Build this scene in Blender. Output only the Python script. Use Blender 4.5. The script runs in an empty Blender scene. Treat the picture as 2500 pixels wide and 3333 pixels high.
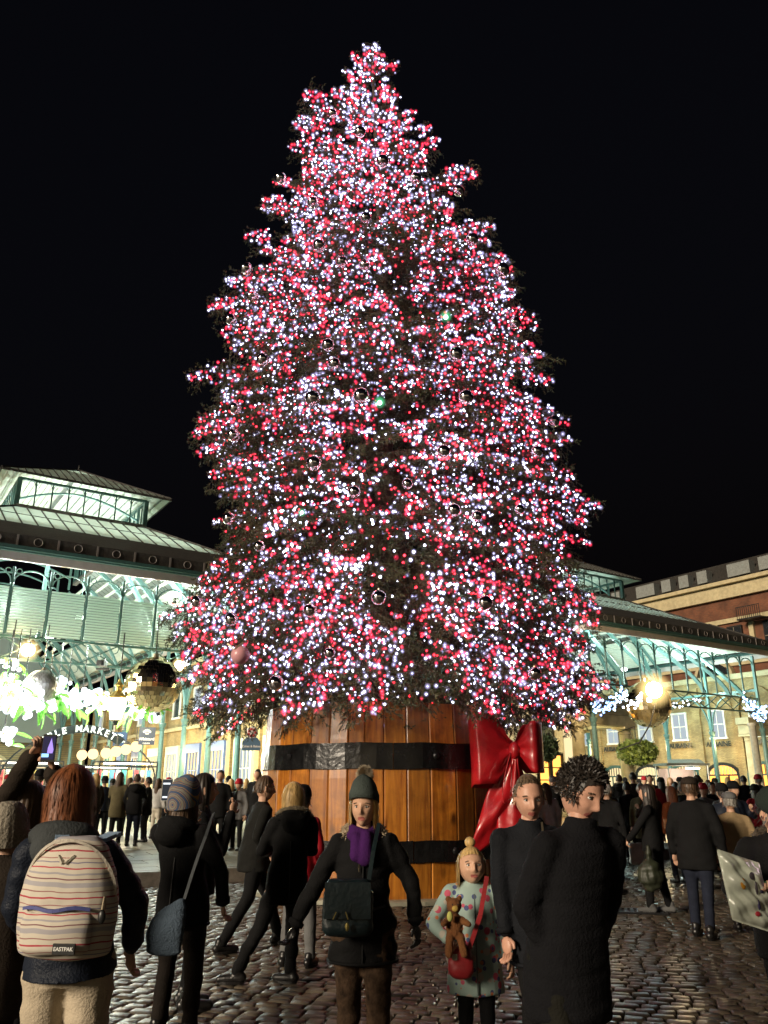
import bpy, bmesh, math, random
import numpy as np
from mathutils import Vector, Matrix, Euler
R = math.radians
SC = bpy.context.scene
COL = SC.collection
# ------------------------------------------------------------------ camera
F_PX = 798.6; TILT = R(19.0); CAMH = 1.6
cam = bpy.data.cameras.new('camera'); camo = bpy.data.objects.new('camera', cam); COL.objects.link(camo)
cam.sensor_fit = 'VERTICAL'; cam.sensor_height = 36; cam.lens = 36 * F_PX / 1024
cam.clip_start = 0.05; cam.clip_end = 1000
camo.location = (0, 0, CAMH); camo.rotation_euler = (R(90) + TILT, 0, 0)
SC.camera = camo
# ------------------------------------------------------------------ night sky
W = bpy.data.worlds.new('World'); SC.world = W; W.use_nodes = True
nt = W.node_tree; nt.nodes.clear()
wo = nt.nodes.new('ShaderNodeOutputWorld'); bg = nt.nodes.new('ShaderNodeBackground')
sky = nt.nodes.new('ShaderNodeTexSky'); sky.sky_type = 'NISHITA'; sky.sun_disc = False
sky.sun_elevation = R(-4); sky.sun_rotation = R(205); sky.air_density = 1.0; sky.dust_density = 2.0
hs = nt.nodes.new('ShaderNodeMixRGB'); hs.blend_type = 'ADD'; hs.inputs[0].default_value = 1
hs.inputs[2].default_value = (0.010, 0.009, 0.015, 1)
nt.links.new(sky.outputs[0], hs.inputs[1]); nt.links.new(hs.outputs[0], bg.inputs[0])
bg.inputs[1].default_value = 0.10
nt.links.new(bg.outputs[0], wo.inputs[0])
# ------------------------------------------------------------------ plaza light (warm street light from the front left)
sl = bpy.data.lights.new('plaza_light', 'SUN'); slo = bpy.data.objects.new('plaza_light', sl); COL.objects.link(slo)
sl.energy = 4.2; sl.angle = R(14); sl.color = (1.0, 0.85, 0.65)
slo.rotation_euler = Vector((0.70, 0.64, -0.29)).to_track_quat('-Z', 'Y').to_euler()
SC.view_settings.view_transform = 'Standard'; SC.view_settings.look = 'None'
SC.view_settings.exposure = 0; SC.view_settings.gamma = 1; SC.view_settings.use_curve_mapping = False
SC.render.engine = 'CYCLES'
SC.cycles.max_bounces = 5; SC.cycles.diffuse_bounces = 2; SC.cycles.glossy_bounces = 3
SC.cycles.transmission_bounces = 4; SC.cycles.transparent_max_bounces = 16
SC.cycles.use_denoising = True; SC.cycles.sample_clamp_indirect = 4
SC.cycles.use_adaptive_sampling = True; SC.cycles.adaptive_threshold = 0.02
SC.cycles.caustics_reflective = False; SC.cycles.caustics_refractive = False

# ------------------------------------------------------------------ picture -> place
def ray(u, v):
    z = 512 - v; Y = F_PX * math.cos(TILT) - z * math.sin(TILT)
    return ((u - 384) / Y, 1.0, (F_PX * math.sin(TILT) + z * math.cos(TILT)) / Y)
def P(u, v, Y):
    r = ray(u, v); return Vector((r[0] * Y, Y, CAMH + r[2] * Y))
ANG = R(33.4); CD, SD = math.cos(ANG), math.sin(ANG)
def WV(s, D, z): return Vector((s * CD - D * SD, s * SD + D * CD, z))      # market grid -> world
def SDZ(u, v, D):                                                       # picture point on the plane at depth D -> s, z
    r = ray(u, v); Y = D / (CD - SD * r[0]); return (Y * (r[0] * CD + SD), CAMH + r[2] * Y)
def DSZ(u, v, s):
    r = ray(u, v); Y = s / (r[0] * CD + SD); return (Y * (CD - SD * r[0]), CAMH + r[2] * Y)
GRID = Matrix.Rotation(ANG, 4, 'Z')

# ------------------------------------------------------------------ materials
def _n(t, kind, **kw):
    n = t.nodes.new(kind)
    for k, v in kw.items(): setattr(n, k, v)
    return n
MATS = {}
def mat(name, col, rough=0.6, metal=0.0, var=0.0, scale=6.0, bump=0.0, bscale=40.0, col2=None, coat=0.0, spec=0.5, stretch=None,
        sheen=0.0, rvar=0.0, trans=0.0, rand=0.0, obj=True):
    if name in MATS: return MATS[name]
    m = bpy.data.materials.new(name); m.use_nodes = True; t = m.node_tree; b = t.nodes['Principled BSDF']
    L = t.links.new
    b.inputs['Base Color'].default_value = (*col, 1); b.inputs['Roughness'].default_value = rough
    b.inputs['Metallic'].default_value = metal; b.inputs['Specular IOR Level'].default_value = spec
    b.inputs['Coat Weight'].default_value = coat; b.inputs['Coat Roughness'].default_value = 0.08
    if sheen: b.inputs['Sheen Weight'].default_value = sheen; b.inputs['Sheen Roughness'].default_value = 0.5
    tc = _n(t, 'ShaderNodeTexCoord'); src = tc.outputs['Object' if obj else 'Generated']
    mp = _n(t, 'ShaderNodeMapping'); L(src, mp.inputs[0])
    if stretch: mp.inputs['Scale'].default_value = stretch
    if var or col2 or rvar:
        nz = _n(t, 'ShaderNodeTexNoise'); nz.inputs['Scale'].default_value = scale; nz.inputs['Detail'].default_value = 6
        nz.inputs['Roughness'].default_value = 0.65; L(mp.outputs[0], nz.inputs[0])
        rp = _n(t, 'ShaderNodeValToRGB'); L(nz.outputs['Fac'], rp.inputs[0])
        c2 = col2 or tuple(c * (1 + var) for c in col); c1 = col if col2 else tuple(c * (1 - var) for c in col)
        rp.color_ramp.elements[0].position = 0.34; rp.color_ramp.elements[1].position = 0.66
        rp.color_ramp.elements[0].color = (*c1, 1); rp.color_ramp.elements[1].color = (*c2, 1)
        out = rp.outputs[0]
        if rand:
            oi = _n(t, 'ShaderNodeObjectInfo'); hv = _n(t, 'ShaderNodeHueSaturation')
            ma = _n(t, 'ShaderNodeMath', operation='MULTIPLY_ADD'); ma.inputs[1].default_value = 2 * rand; ma.inputs[2].default_value = 1 - rand
            L(oi.outputs['Random'], ma.inputs[0]); L(ma.outputs[0], hv.inputs['Value']); L(out, hv.inputs['Color']); out = hv.outputs[0]
        L(out, b.inputs['Base Color'])
        if rvar:
            ma = _n(t, 'ShaderNodeMath', operation='MULTIPLY_ADD'); ma.inputs[1].default_value = rvar * 2; ma.inputs[2].default_value = rough - rvar
            ma.use_clamp = True
            L(nz.outputs['Fac'], ma.inputs[0]); L(ma.outputs[0], b.inputs['Roughness'])
    if bump:
        n2 = _n(t, 'ShaderNodeTexNoise'); n2.inputs['Scale'].default_value = bscale; n2.inputs['Detail'].default_value = 4
        L(mp.outputs[0], n2.inputs[0]); bp = _n(t, 'ShaderNodeBump'); bp.inputs['Strength'].default_value = bump
        bp.inputs['Distance'].default_value = 0.02
        L(n2.outputs['Fac'], bp.inputs['Height']); L(bp.outputs[0], b.inputs['Normal'])
    if trans:
        tr = _n(t, 'ShaderNodeBsdfTranslucent'); tr.inputs[0].default_value = (*col, 1)
        mx = _n(t, 'ShaderNodeMixShader'); mx.inputs[0].default_value = trans
        L(b.outputs[0], mx.inputs[1]); L(tr.outputs[0], mx.inputs[2]); L(mx.outputs[0], t.nodes['Material Output'].inputs[0])
    MATS[name] = m; return m
def emat(name, col, s, edge=None):
    if name in MATS: return MATS[name]
    m = bpy.data.materials.new(name); m.use_nodes = True; t = m.node_tree; t.nodes.clear()
    o = _n(t, 'ShaderNodeOutputMaterial'); e = _n(t, 'ShaderNodeEmission'); e.inputs[0].default_value = (*col, 1); e.inputs[1].default_value = s
    t.links.new(e.outputs[0], o.inputs[0]); MATS[name] = m; return m
def glassy(name, tint, alpha_mix=0.75, rough=0.05):
    if name in MATS: return MATS[name]
    m = bpy.data.materials.new(name); m.use_nodes = True; t = m.node_tree; t.nodes.clear()
    o = _n(t, 'ShaderNodeOutputMaterial'); tr = _n(t, 'ShaderNodeBsdfTransparent'); tr.inputs[0].default_value = (*tint, 1)
    g = _n(t, 'ShaderNodeBsdfGlossy'); g.inputs['Roughness'].default_value = rough
    mx = _n(t, 'ShaderNodeMixShader'); mx.inputs[0].default_value = 1 - alpha_mix
    t.links.new(tr.outputs[0], mx.inputs[1]); t.links.new(g.outputs[0], mx.inputs[2]); t.links.new(mx.outputs[0], o.inputs[0])
    MATS[name] = m; return m

# ------------------------------------------------------------------ mesh builder
class MB:
    def __init__(s): s.v = []; s.f = []; s.m = []; s.mi = 0
    def add(s, vs, fs):
        o = len(s.v); s.v.extend([tuple(p) for p in vs]); s.f.extend([tuple(i + o for i in f) for f in fs]); s.m.extend([s.mi] * len(fs)); return s
    def hexa(s, p): return s.add(p, [(0, 3, 2, 1), (4, 5, 6, 7), (0, 1, 5, 4), (1, 2, 6, 5), (2, 3, 7, 6), (3, 0, 4, 7)])
    def box(s, c, d, M=None):
        x, y, z = d[0] / 2, d[1] / 2, d[2] / 2
        p = [Vector((a, b, e)) for e in (-z, z) for a, b in ((-x, -y), (x, -y), (x, y), (-x, y))]
        if M is not None: p = [M @ q for q in p]
        return s.hexa([q + Vector(c) for q in p])
    def bar(s, a, b, w, h, up=(0, 0, 1)):
        a, b = Vector(a), Vector(b); d = (b - a); L = d.length
        if L < 1e-6: return s
        d /= L; up = Vector(up)
        if abs(d.dot(up)) > 0.98: up = Vector((1, 0, 0)) if abs(d.x) < .9 else Vector((0, 1, 0))
        r = d.cross(up).normalized() * (w / 2); u2 = r.cross(d).normalized() * (h / 2)
        return s.hexa([a - r - u2, a + r - u2, b + r - u2, b - r - u2, a - r + u2, a + r + u2, b + r + u2, b - r + u2])
    def strip(s, pts, w, h, up=(0, 0, 1)):
        for a, b in zip(pts[:-1], pts[1:]): s.bar(a, b, w, h, up)
        return s
    def tube(s, pts, rs, n=8, cap=True, sx=1.0):
        pts = [Vector(p) for p in pts]; rings = []; k = len(pts)
        if not hasattr(rs, '__len__'): rs = [rs] * k
        prev = None
        for i, p in enumerate(pts):
            d = (pts[min(i + 1, k - 1)] - pts[max(i - 1, 0)]).normalized()
            if prev is None:
                a = Vector((0, 0, 1)) if abs(d.z) < .9 else Vector((0, 1, 0)); x = d.cross(a).normalized()
            else: x = (prev - d * prev.dot(d)).normalized()
            prev = x; y = d.cross(x)
            rings.append([p + (x * math.cos(t) * sx + y * math.sin(t)) * rs[i] for t in [2 * math.pi * j / n for j in range(n)]])
        vs = [q for r in rings for q in r]; fs = []
        for i in range(k - 1):
            for j in range(n): a = i * n + j; b = i * n + (j + 1) % n; fs.append((a, b, b + n, a + n))
        if cap: fs.append(tuple(range(n - 1, -1, -1))); fs.append(tuple((k - 1) * n + j for j in range(n)))
        return s.add(vs, fs)
    def capsule(s, a, b, ra, rb, n=12, m=4):
        a, b = Vector(a), Vector(b); d = (b - a).normalized() if (b - a).length > 1e-6 else Vector((0, 0, 1)); pts = []; rs = []
        for i in range(m): t = math.pi / 2 * (1 - i / m); pts.append(a - d * ra * math.sin(t)); rs.append(max(ra * math.cos(t), ra * .05))
        pts.append(a); rs.append(ra); pts.append(b); rs.append(rb)
        for i in range(1, m + 1): t = math.pi / 2 * i / m; pts.append(b + d * rb * math.sin(t)); rs.append(max(rb * math.cos(t), rb * .05))
        return s.tube(pts, rs, n)
    def chain(s, pts, rs, n=12):
        for i in range(len(pts) - 1): s.capsule(pts[i], pts[i + 1], rs[i], rs[i + 1], n)
        return s
    def lathe(s, prof, n=16, c=(0, 0, 0), M=None, sy=1.0):
        vs = [];
        for r, z in prof:
            for j in range(n):
                t = 2 * math.pi * j / n; q = Vector((r * math.cos(t), r * math.sin(t) * sy, z))
                if M is not None: q = M @ q
                vs.append(q + Vector(c))
        fs = [(i * n + j, i * n + (j + 1) % n, (i + 1) * n + (j + 1) % n, (i + 1) * n + j) for i in range(len(prof) - 1) for j in range(n)]
        fs.append(tuple(range(n - 1, -1, -1))); fs.append(tuple((len(prof) - 1) * n + j for j in range(n)))
        return s.add(vs, fs)
    def loft(s, rings):           # rings: (cx, cy, z, rx, ry)
        n = 20; vs = []
        for cx, cy, z, rx, ry in rings:
            for j in range(n): t = 2 * math.pi * j / n; vs.append((cx + rx * math.cos(t), cy + ry * math.sin(t), z))
        k = len(rings)
        fs = [(i * n + j, i * n + (j + 1) % n, (i + 1) * n + (j + 1) % n, (i + 1) * n + j) for i in range(k - 1) for j in range(n)]
        fs.append(tuple(range(n - 1, -1, -1))); fs.append(tuple((k - 1) * n + j for j in range(n)))
        return s.add(vs, fs)
    def ball(s, c, r, n=12, m=8, M=None):
        if not hasattr(r, '__len__'): r = (r, r, r)
        c = Vector(c); vs = [Vector((0, 0, -r[2]))]
        for i in range(1, m):
            t = -math.pi / 2 + math.pi * i / m
            for j in range(n): a = 2 * math.pi * j / n; vs.append(Vector((r[0] * math.cos(t) * math.cos(a), r[1] * math.cos(t) * math.sin(a), r[2] * math.sin(t))))
        vs.append(Vector((0, 0, r[2]))); fs = [(0, 1 + (j + 1) % n, 1 + j) for j in range(n)]
        for i in range(m - 2):
            for j in range(n): a = 1 + i * n + j; b = 1 + i * n + (j + 1) % n; fs.append((a, b, b + n, a + n))
        e = len(vs) - 1; o = 1 + (m - 2) * n; fs += [(o + j, o + (j + 1) % n, e) for j in range(n)]
        if M is not None: vs = [M @ q for q in vs]
        return s.add([q + c for q in vs], fs)
    def disc_prism(s, pts, depth, nrm):   # extruded polygon
        nrm = Vector(nrm) * depth; k = len(pts); vs = [Vector(p) for p in pts] + [Vector(p) + nrm for p in pts]
        fs = [tuple(range(k)), tuple(range(2 * k - 1, k - 1, -1))] + [(i, i + k, (i + 1) % k + k, (i + 1) % k) for i in range(k)]
        return s.add(vs, fs)
    def mesh(s, name, mats=None, smooth=False):
        me = bpy.data.meshes.new(name); me.from_pydata(s.v, [], s.f); me.update()
        if mats:
            for m in (mats if isinstance(mats, (list, tuple)) else [mats]): me.materials.append(m)
            if any(s.m): me.polygons.foreach_set('material_index', s.m)
        if smooth: me.polygons.foreach_set('use_smooth', [True] * len(me.polygons))
        return me
    def build(s, name, m, parent=None, smooth=False, fix=True, **tags):
        me = s.mesh(name, m, smooth)
        if fix:
            bm = bmesh.new(); bm.from_mesh(me); bmesh.ops.recalc_face_normals(bm, faces=bm.faces); bm.to_mesh(me); bm.free()
        return link(name, me, parent, **tags)
def link(name, me, parent=None, loc=None, label=None, cat=None, group=None, kind=None, M=None):
    o = bpy.data.objects.new(name, me); COL.objects.link(o)
    if loc is not None: o.location = loc
    if M is not None: o.matrix_world = M
    if parent is not None: o.parent = parent
    tag(o, label, cat, group, kind); return o
def tag(o, label=None, cat=None, group=None, kind=None):
    if label: o['label'] = label
    if cat: o['category'] = cat
    if group: o['group'] = group
    if kind: o['kind'] = kind
def thing(name, label, cat, loc=(0, 0, 0), rz=0, group=None, kind=None):
    o = bpy.data.objects.new(name, None); COL.objects.link(o); o.location = loc; o.rotation_euler = (0, 0, rz); o.empty_display_size = .2
    tag(o, label, cat, group, kind); return o
def copy_tree(o, parent=None):
    c = o.copy(); COL.objects.link(c)
    if parent is not None: c.parent = parent
    for ch in list(o.children): copy_tree(ch, c)
    return c
def np_mesh(name, v, f, m, smooth=False, mi=None):
    """v (n,3) array, f (k,3) or (k,4) array"""
    me = bpy.data.meshes.new(name); k = f.shape[1]
    me.vertices.add(len(v)); me.vertices.foreach_set('co', np.asarray(v, np.float32).ravel())
    me.loops.add(f.size); me.loops.foreach_set('vertex_index', f.ravel().astype(np.int32))
    me.polygons.add(len(f)); me.polygons.foreach_set('loop_start', np.arange(0, f.size, k, dtype=np.int32))
    try: me.polygons.foreach_set('loop_total', np.full(len(f), k, np.int32))
    except Exception: pass
    for q in (m if isinstance(m, (list, tuple)) else [m]): me.materials.append(q)
    if mi is not None: me.polygons.foreach_set('material_index', np.asarray(mi, np.int32))
    me.polygons.foreach_set('use_smooth', np.full(len(f), smooth))
    me.update(calc_edges=True); return me
def remesh(mb, voxel, smooth=3, noise=0.0, nscale=9.0, seed=0):
    me = mb.mesh('tmp'); o = bpy.data.objects.new('tmp', me); COL.objects.link(o)
    md = o.modifiers.new('r', 'REMESH'); md.mode = 'VOXEL'; md.voxel_size = voxel; md.use_smooth_shade = True
    if smooth: ms = o.modifiers.new('s', 'SMOOTH'); ms.iterations = smooth; ms.factor = .5
    dg = bpy.context.evaluated_depsgraph_get(); out = bpy.data.meshes.new_from_object(o.evaluated_get(dg), depsgraph=dg)
    bpy.data.objects.remove(o); bpy.data.meshes.remove(me)
    if noise:
        n = len(out.vertices); co = np.empty(n * 3, np.float32); out.vertices.foreach_get('co', co); co = co.reshape(-1, 3)
        nr = np.empty(n * 3, np.float32); out.vertices.foreach_get('normal', nr); nr = nr.reshape(-1, 3)
        rg = np.random.default_rng(seed); d = np.zeros(n)
        for q in range(7):
            k = rg.normal(size=3) * nscale * (1 + q * .35); k[2] *= 1.7; d += np.sin(co @ k + rg.uniform(0, 6.28)) / (1 + q * .3)
        co += nr * (d * noise / 2.2)[:, None]; out.vertices.foreach_set('co', co.ravel()); out.update()
    out.polygons.foreach_set('use_smooth', [True] * len(out.polygons))
    return out
def text(body, size, m, parent, M, extrude=.01, align='CENTER', name='lettering', font_scale=(1, 1)):
    cu = bpy.data.curves.new(name, 'FONT'); cu.body = body; cu.size = size; cu.extrude = extrude; cu.align_x = align; cu.align_y = 'CENTER'
    cu.offset = size * .02
    tmp = bpy.data.objects.new('tmp', cu); COL.objects.link(tmp); dg = bpy.context.evaluated_depsgraph_get()
    me = bpy.data.meshes.new_from_object(tmp.evaluated_get(dg), depsgraph=dg); bpy.data.objects.remove(tmp)
    me.materials.clear(); me.materials.append(m)
    o = bpy.data.objects.new(name, me); COL.objects.link(o); o.parent = parent; o.matrix_local = M; return o
def frame(c, right, up):
    """matrix: local x = right, y = up, z = out of the face"""
    r = Vector(right).normalized(); u = Vector(up).normalized(); n = r.cross(u)
    return Matrix(((r.x, u.x, n.x, c[0]), (r.y, u.y, n.y, c[1]), (r.z, u.z, n.z, c[2]), (0, 0, 0, 1)))
# ================================================================== ground
rng = np.random.default_rng(7); random.seed(7)
def ground_mat(name, c1, c2, rough, scale):
    return mat(name, c1, rough, 0, col2=c2, scale=scale, bump=.35, bscale=30, rvar=.16, rand=.30)
M_SETT = ground_mat('wet_granite_sett', (.050, .040, .028), (.125, .100, .070), .42, 5.5)
M_JOINT = mat('sett_joint', (.018, .016, .014), .7, var=.3)
M_FLAG = ground_mat('wet_yorkstone', (.11, .105, .08), (.22, .205, .155), .36, 2.0)
M_KERB = mat('kerb_granite', (.16, .15, .13), .4, var=.3, scale=8, bump=.3)
b = MB(); b.add([(-400, -400, -.055), (400, -400, -.055), (400, 400, -.055), (-400, 400, -.055)], [(0, 1, 2, 3)])
b.build('ground', mat('dark_ground', (.03, .028, .025), .6, var=.3, scale=.5), kind='structure')
KN = Vector((-.451, .8925, 0)); KT = Vector((.8925, .451, 0)); KOFF = 15.3
def kline(a, o, z): return KT * a + KN * (KOFF + o) + Vector((0, 0, z))
def sett_mesh(w, l, h, rg):
    """worn sett: skirt, shoulder and slightly domed, uneven top"""
    j = lambda a: rg.uniform(-a, a); vs = []
    for z, k in ((-.05, 1.0), (h - .011, 1.0), (h - .001, .84)):
        for sx, sy in ((-1, -1), (1, -1), (1, 1), (-1, 1)):
            vs.append((sx * w / 2 * k + j(.006), sy * l / 2 * k + j(.006), z + (j(.0025) if z > 0 - .04 else 0)))
    vs.append((j(.01), j(.01), h + .001))
    fs = [(i, (i + 1) % 4, 4 + (i + 1) % 4, 4 + i) for i in range(4)] + [(4 + i, 4 + (i + 1) % 4, 8 + (i + 1) % 4, 8 + i) for i in range(4)]
    fs += [(8 + i, 8 + (i + 1) % 4, 12) for i in range(4)]
    return vs, fs
# courses run parallel to the kerb, broken into staggered setts
paving = thing('sett_paving', None, None, kind='structure')
variants = []
for k in range(14):
    vs, fs = sett_mesh(.148, .118, 0, random); m0 = MB(); m0.add(vs, fs); me = m0.mesh('sett', M_SETT, smooth=True); variants.append((me, vs, fs))
pl = []
CA, SA = math.cos(R(-13)), math.sin(R(-13))
for row in range(-90, 160):
    a = -14 + random.random() * .1
    while a < 16:
        L = random.uniform(.125, .20); wv = .05 * math.sin(a * .8 + row * .05)
        x = (a + L / 2) * CA - (row * .128 + wv) * SA; y = (a + L / 2) * SA + (row * .128 + wv) * CA + 7.5
        if 1.5 < y and (KN.x * x + KN.y * y) < KOFF - .16 and -7.5 < x < 9.5 and math.hypot(x - .0, y - 14.72) > 2.2:
            pl.append((x, y, L))
        a += L + .004
def screen(x, y, z):
    zc = z - CAMH; fwd = y * math.cos(TILT) + zc * math.sin(TILT); up = -y * math.sin(TILT) + zc * math.cos(TILT)
    return 384 + F_PX * x / max(fwd, .01), 512 - F_PX * up / max(fwd, .01)
vis = []
for i, (x, y, L) in enumerate(pl):
    u, v = screen(x, y, 0)
    if 100 < u < 768 and v < 1024: vis.append((y + (0 if not (30 < u < 120) else 3), i))
vis.sort(); near = set(i for _, i in vis[:300])
va, fa = [], []; off = 0
for i, (x, y, L) in enumerate(pl):
    me, vs, fs = variants[random.randrange(14)]; sx = (L - .012) / .148; rz = R(-13) + random.uniform(-.03, .03); dz = random.uniform(-.006, .006)
    tx, ty = random.uniform(-.035, .035), random.uniform(-.035, .035)
    if i in near:
        o = bpy.data.objects.new('sett', me); COL.objects.link(o); o.location = (x, y, dz); o.rotation_euler = (tx, ty, rz); o.scale = (sx, 1, 1); o.parent = paving
    else:
        c, s_ = math.cos(rz), math.sin(rz)
        for (p, q, w) in vs: p *= sx; va.append((x + p * c - q * s_, y + p * s_ + q * c, w + dz + ty * -p + tx * q))
        fa += [tuple(k + off for k in f) for f in fs]; off += len(vs)
m0 = MB(); m0.v = va; m0.f = fa; m0.m = [0] * len(fa)
o = link('sett', m0.mesh('sett_field', M_SETT, smooth=True), paving, kind='stuff')
b = MB(); b.add([(-14, -6, -.03), (18, -6, -.03), (18, 24, -.03), (-14, 16, -.03)], [(0, 1, 2, 3)]); b.build('joint_bed', M_JOINT, paving)
# raised terrace of stone flags behind a kerb
terr = thing('terrace', None, None, kind='structure')
b = MB(); b.add([kline(-30, .28, -.05), kline(75, .28, -.05), kline(75, .28, .175), kline(-30, .28, .175), kline(75, 90, .175), kline(-30, 90, .175), kline(75, 90, -.05), kline(-30, 90, -.05)],
      [(0, 1, 2, 3), (3, 2, 4, 5), (1, 6, 4, 2), (7, 0, 3, 5), (6, 7, 5, 4)])
b.build('flag_bed', mat('flag_joint', (.06, .055, .045), .6, var=.3, scale=3), terr)
kb = MB().box((0, 0, .085), (1.18, .26, .25)).mesh('kerb_stone', M_KERB)
a = -14.0
while a < 24:
    o = link('kerb_stone', kb, terr, loc=kline(a, .14, 0)); o.rotation_euler = (0, 0, math.atan2(KT.y, KT.x)); a += 1.2
fl = MB().box((0, 0, 0), (.985, .685, .05)).mesh('flagstone', M_FLAG)
rest = MB(); cnt = 0
for j in range(46):
    for i in range(60):
        a = -14 + i * 1.0 + (.5 if j % 2 else 0); o_ = .28 + .35 + j * .7; c = kline(a, o_, .187 + random.uniform(-.003, .003))
        u, v = screen(c.x, c.y, c.z)
        if not (-40 < u < 800): continue
        if j < 12 and cnt < 290:
            q = link('flagstone', fl, terr, loc=c); q.rotation_euler = (random.uniform(-.003, .003), random.uniform(-.003, .003), math.atan2(KT.y, KT.x)); cnt += 1
        else: rest.box(c, (.985, .685, .05), Matrix.Rotation(math.atan2(KT.y, KT.x), 3, 'Z'))
rest.build('flagstone', M_FLAG, terr, kind='stuff')
# oblong iron drain grate in the setts
g = thing('drain_grate', 'cast iron slotted drain grate set flush in the wet cobbles', 'drain', loc=P(641, 910, 12.0).xy.to_3d() + Vector((0, 0, .004)), rz=R(-13))
M_IRON = mat('cast_iron', (.03, .03, .032), .35, metal=.6, var=.3, scale=20)
b = MB()
for sx in (-.32, .32): b.box((sx, 0, .004), (.03, .4, .02))
for sy in (-.2, .2): b.box((0, sy, .004), (.67, .03, .02))
b.build('grate_frame', M_IRON, g)
sm = MB().box((0, 0, 0), (.04, .36, .02)).mesh('grate_bar', M_IRON)
for k in range(8): link('grate_bar', sm, g, loc=(-.27 + k * .077, 0, .004))
# ================================================================== barrel
random.seed(11)
BC = Vector((0, 14.72, 0)); BR = 2.1
M_WOOD = None
def wood_mat():
    m = bpy.data.materials.new('varnished_pine'); m.use_nodes = True; t = m.node_tree; b = t.nodes['Principled BSDF']; L = t.links.new
    tc = _n(t, 'ShaderNodeTexCoord'); mp = _n(t, 'ShaderNodeMapping'); mp.inputs['Scale'].default_value = (7, 7, .55); L(tc.outputs['Object'], mp.inputs[0])
    oi = _n(t, 'ShaderNodeObjectInfo'); ad = _n(t, 'ShaderNodeVectorMath', operation='ADD'); cx = _n(t, 'ShaderNodeCombineXYZ')
    ml = _n(t, 'ShaderNodeMath', operation='MULTIPLY'); ml.inputs[1].default_value = 37; L(oi.outputs['Random'], ml.inputs[0]); L(ml.outputs[0], cx.inputs[2])
    L(mp.outputs[0], ad.inputs[0]); L(cx.outputs[0], ad.inputs[1])
    n1 = _n(t, 'ShaderNodeTexNoise'); n1.inputs['Scale'].default_value = 2.2; n1.inputs['Detail'].default_value = 8; n1.inputs['Distortion'].default_value = .6; L(ad.outputs[0], n1.inputs[0])
    rp = _n(t, 'ShaderNodeValToRGB'); L(n1.outputs['Fac'], rp.inputs[0]); e = rp.color_ramp.elements
    e[0].position = .3; e[0].color = (.26, .075, .008, 1); e[1].position = .72; e[1].color = (.58, .225, .026, 1)
    # knots
    mp2 = _n(t, 'ShaderNodeMapping'); mp2.inputs['Scale'].default_value = (3.4, 3.4, 2.0); L(tc.outputs['Object'], mp2.inputs[0])
    vo = _n(t, 'ShaderNodeTexVoronoi'); vo.inputs['Scale'].default_value = 1.0; L(mp2.outputs[0], vo.inputs[0])
    r2 = _n(t, 'ShaderNodeValToRGB'); L(vo.outputs['Distance'], r2.inputs[0]); r2.color_ramp.elements[0].position = .10; r2.color_ramp.elements[0].color = (.10, .07, .05, 1)
    r2.color_ramp.elements[1].position = .26; r2.color_ramp.elements[1].color = (1, 1, 1, 1)
    mx = _n(t, 'ShaderNodeMixRGB', blend_type='MULTIPLY'); mx.inputs[0].default_value = .9; L(rp.outputs[0], mx.inputs[1]); L(r2.outputs[0], mx.inputs[2])
    n3 = _n(t, 'ShaderNodeTexNoise'); n3.inputs['Scale'].default_value = 1.5; n3.inputs['Detail'].default_value = 7; n3.inputs['Roughness'].default_value = .7; L(tc.outputs['Object'], n3.inputs[0])
    r3 = _n(t, 'ShaderNodeValToRGB'); L(n3.outputs['Fac'], r3.inputs[0]); r3.color_ramp.elements[0].position = .33; r3.color_ramp.elements[0].color = (.30, .26, .24, 1); r3.color_ramp.elements[1].position = .55; r3.color_ramp.elements[1].color = (1, 1, 1, 1)
    m3 = _n(t, 'ShaderNodeMixRGB', blend_type='MULTIPLY'); m3.inputs[0].default_value = .75; L(mx.outputs[0], m3.inputs[1]); L(r3.outputs[0], m3.inputs[2]); mx = m3
    hv = _n(t, 'ShaderNodeHueSaturation'); ma = _n(t, 'ShaderNodeMath', operation='MULTIPLY_ADD'); ma.inputs[1].default_value = .75; ma.inputs[2].default_value = .62
    L(oi.outputs['Random'], ma.inputs[0]); L(ma.outputs[0], hv.inputs['Value']); L(mx.outputs[0], hv.inputs['Color']); L(hv.outputs[0], b.inputs['Base Color'])
    b.inputs['Roughness'].default_value = .34; b.inputs['Coat Weight'].default_value = .7; b.inputs['Coat Roughness'].default_value = .18
    bp = _n(t, 'ShaderNodeBump'); bp.inputs['Strength'].default_value = .25; bp.inputs['Distance'].default_value = .01; L(n1.outputs['Fac'], bp.inputs['Height']); L(bp.outputs[0], b.inputs['Normal'])
    return m
M_WOOD = wood_mat()
M_BAND = mat('black_painted_iron', (.012, .012, .013), .26, metal=.35, var=.4, scale=5, bump=.5, bscale=9, rvar=.1, coat=.3)
tub = thing('tree_barrel', 'giant varnished wooden half barrel with black iron hoops holding the Christmas tree', 'barrel', loc=BC)
ang = 0.0; ht = 2.85; cuts = []
while ang < 360: cuts.append(ang); ang += random.uniform(7.0, 12.5)
cuts[-1] = min(cuts[-1], 352); cuts.append(360)
def brad(z): return BR * (0.985 + .025 * math.sin(math.pi * z / ht))
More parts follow.
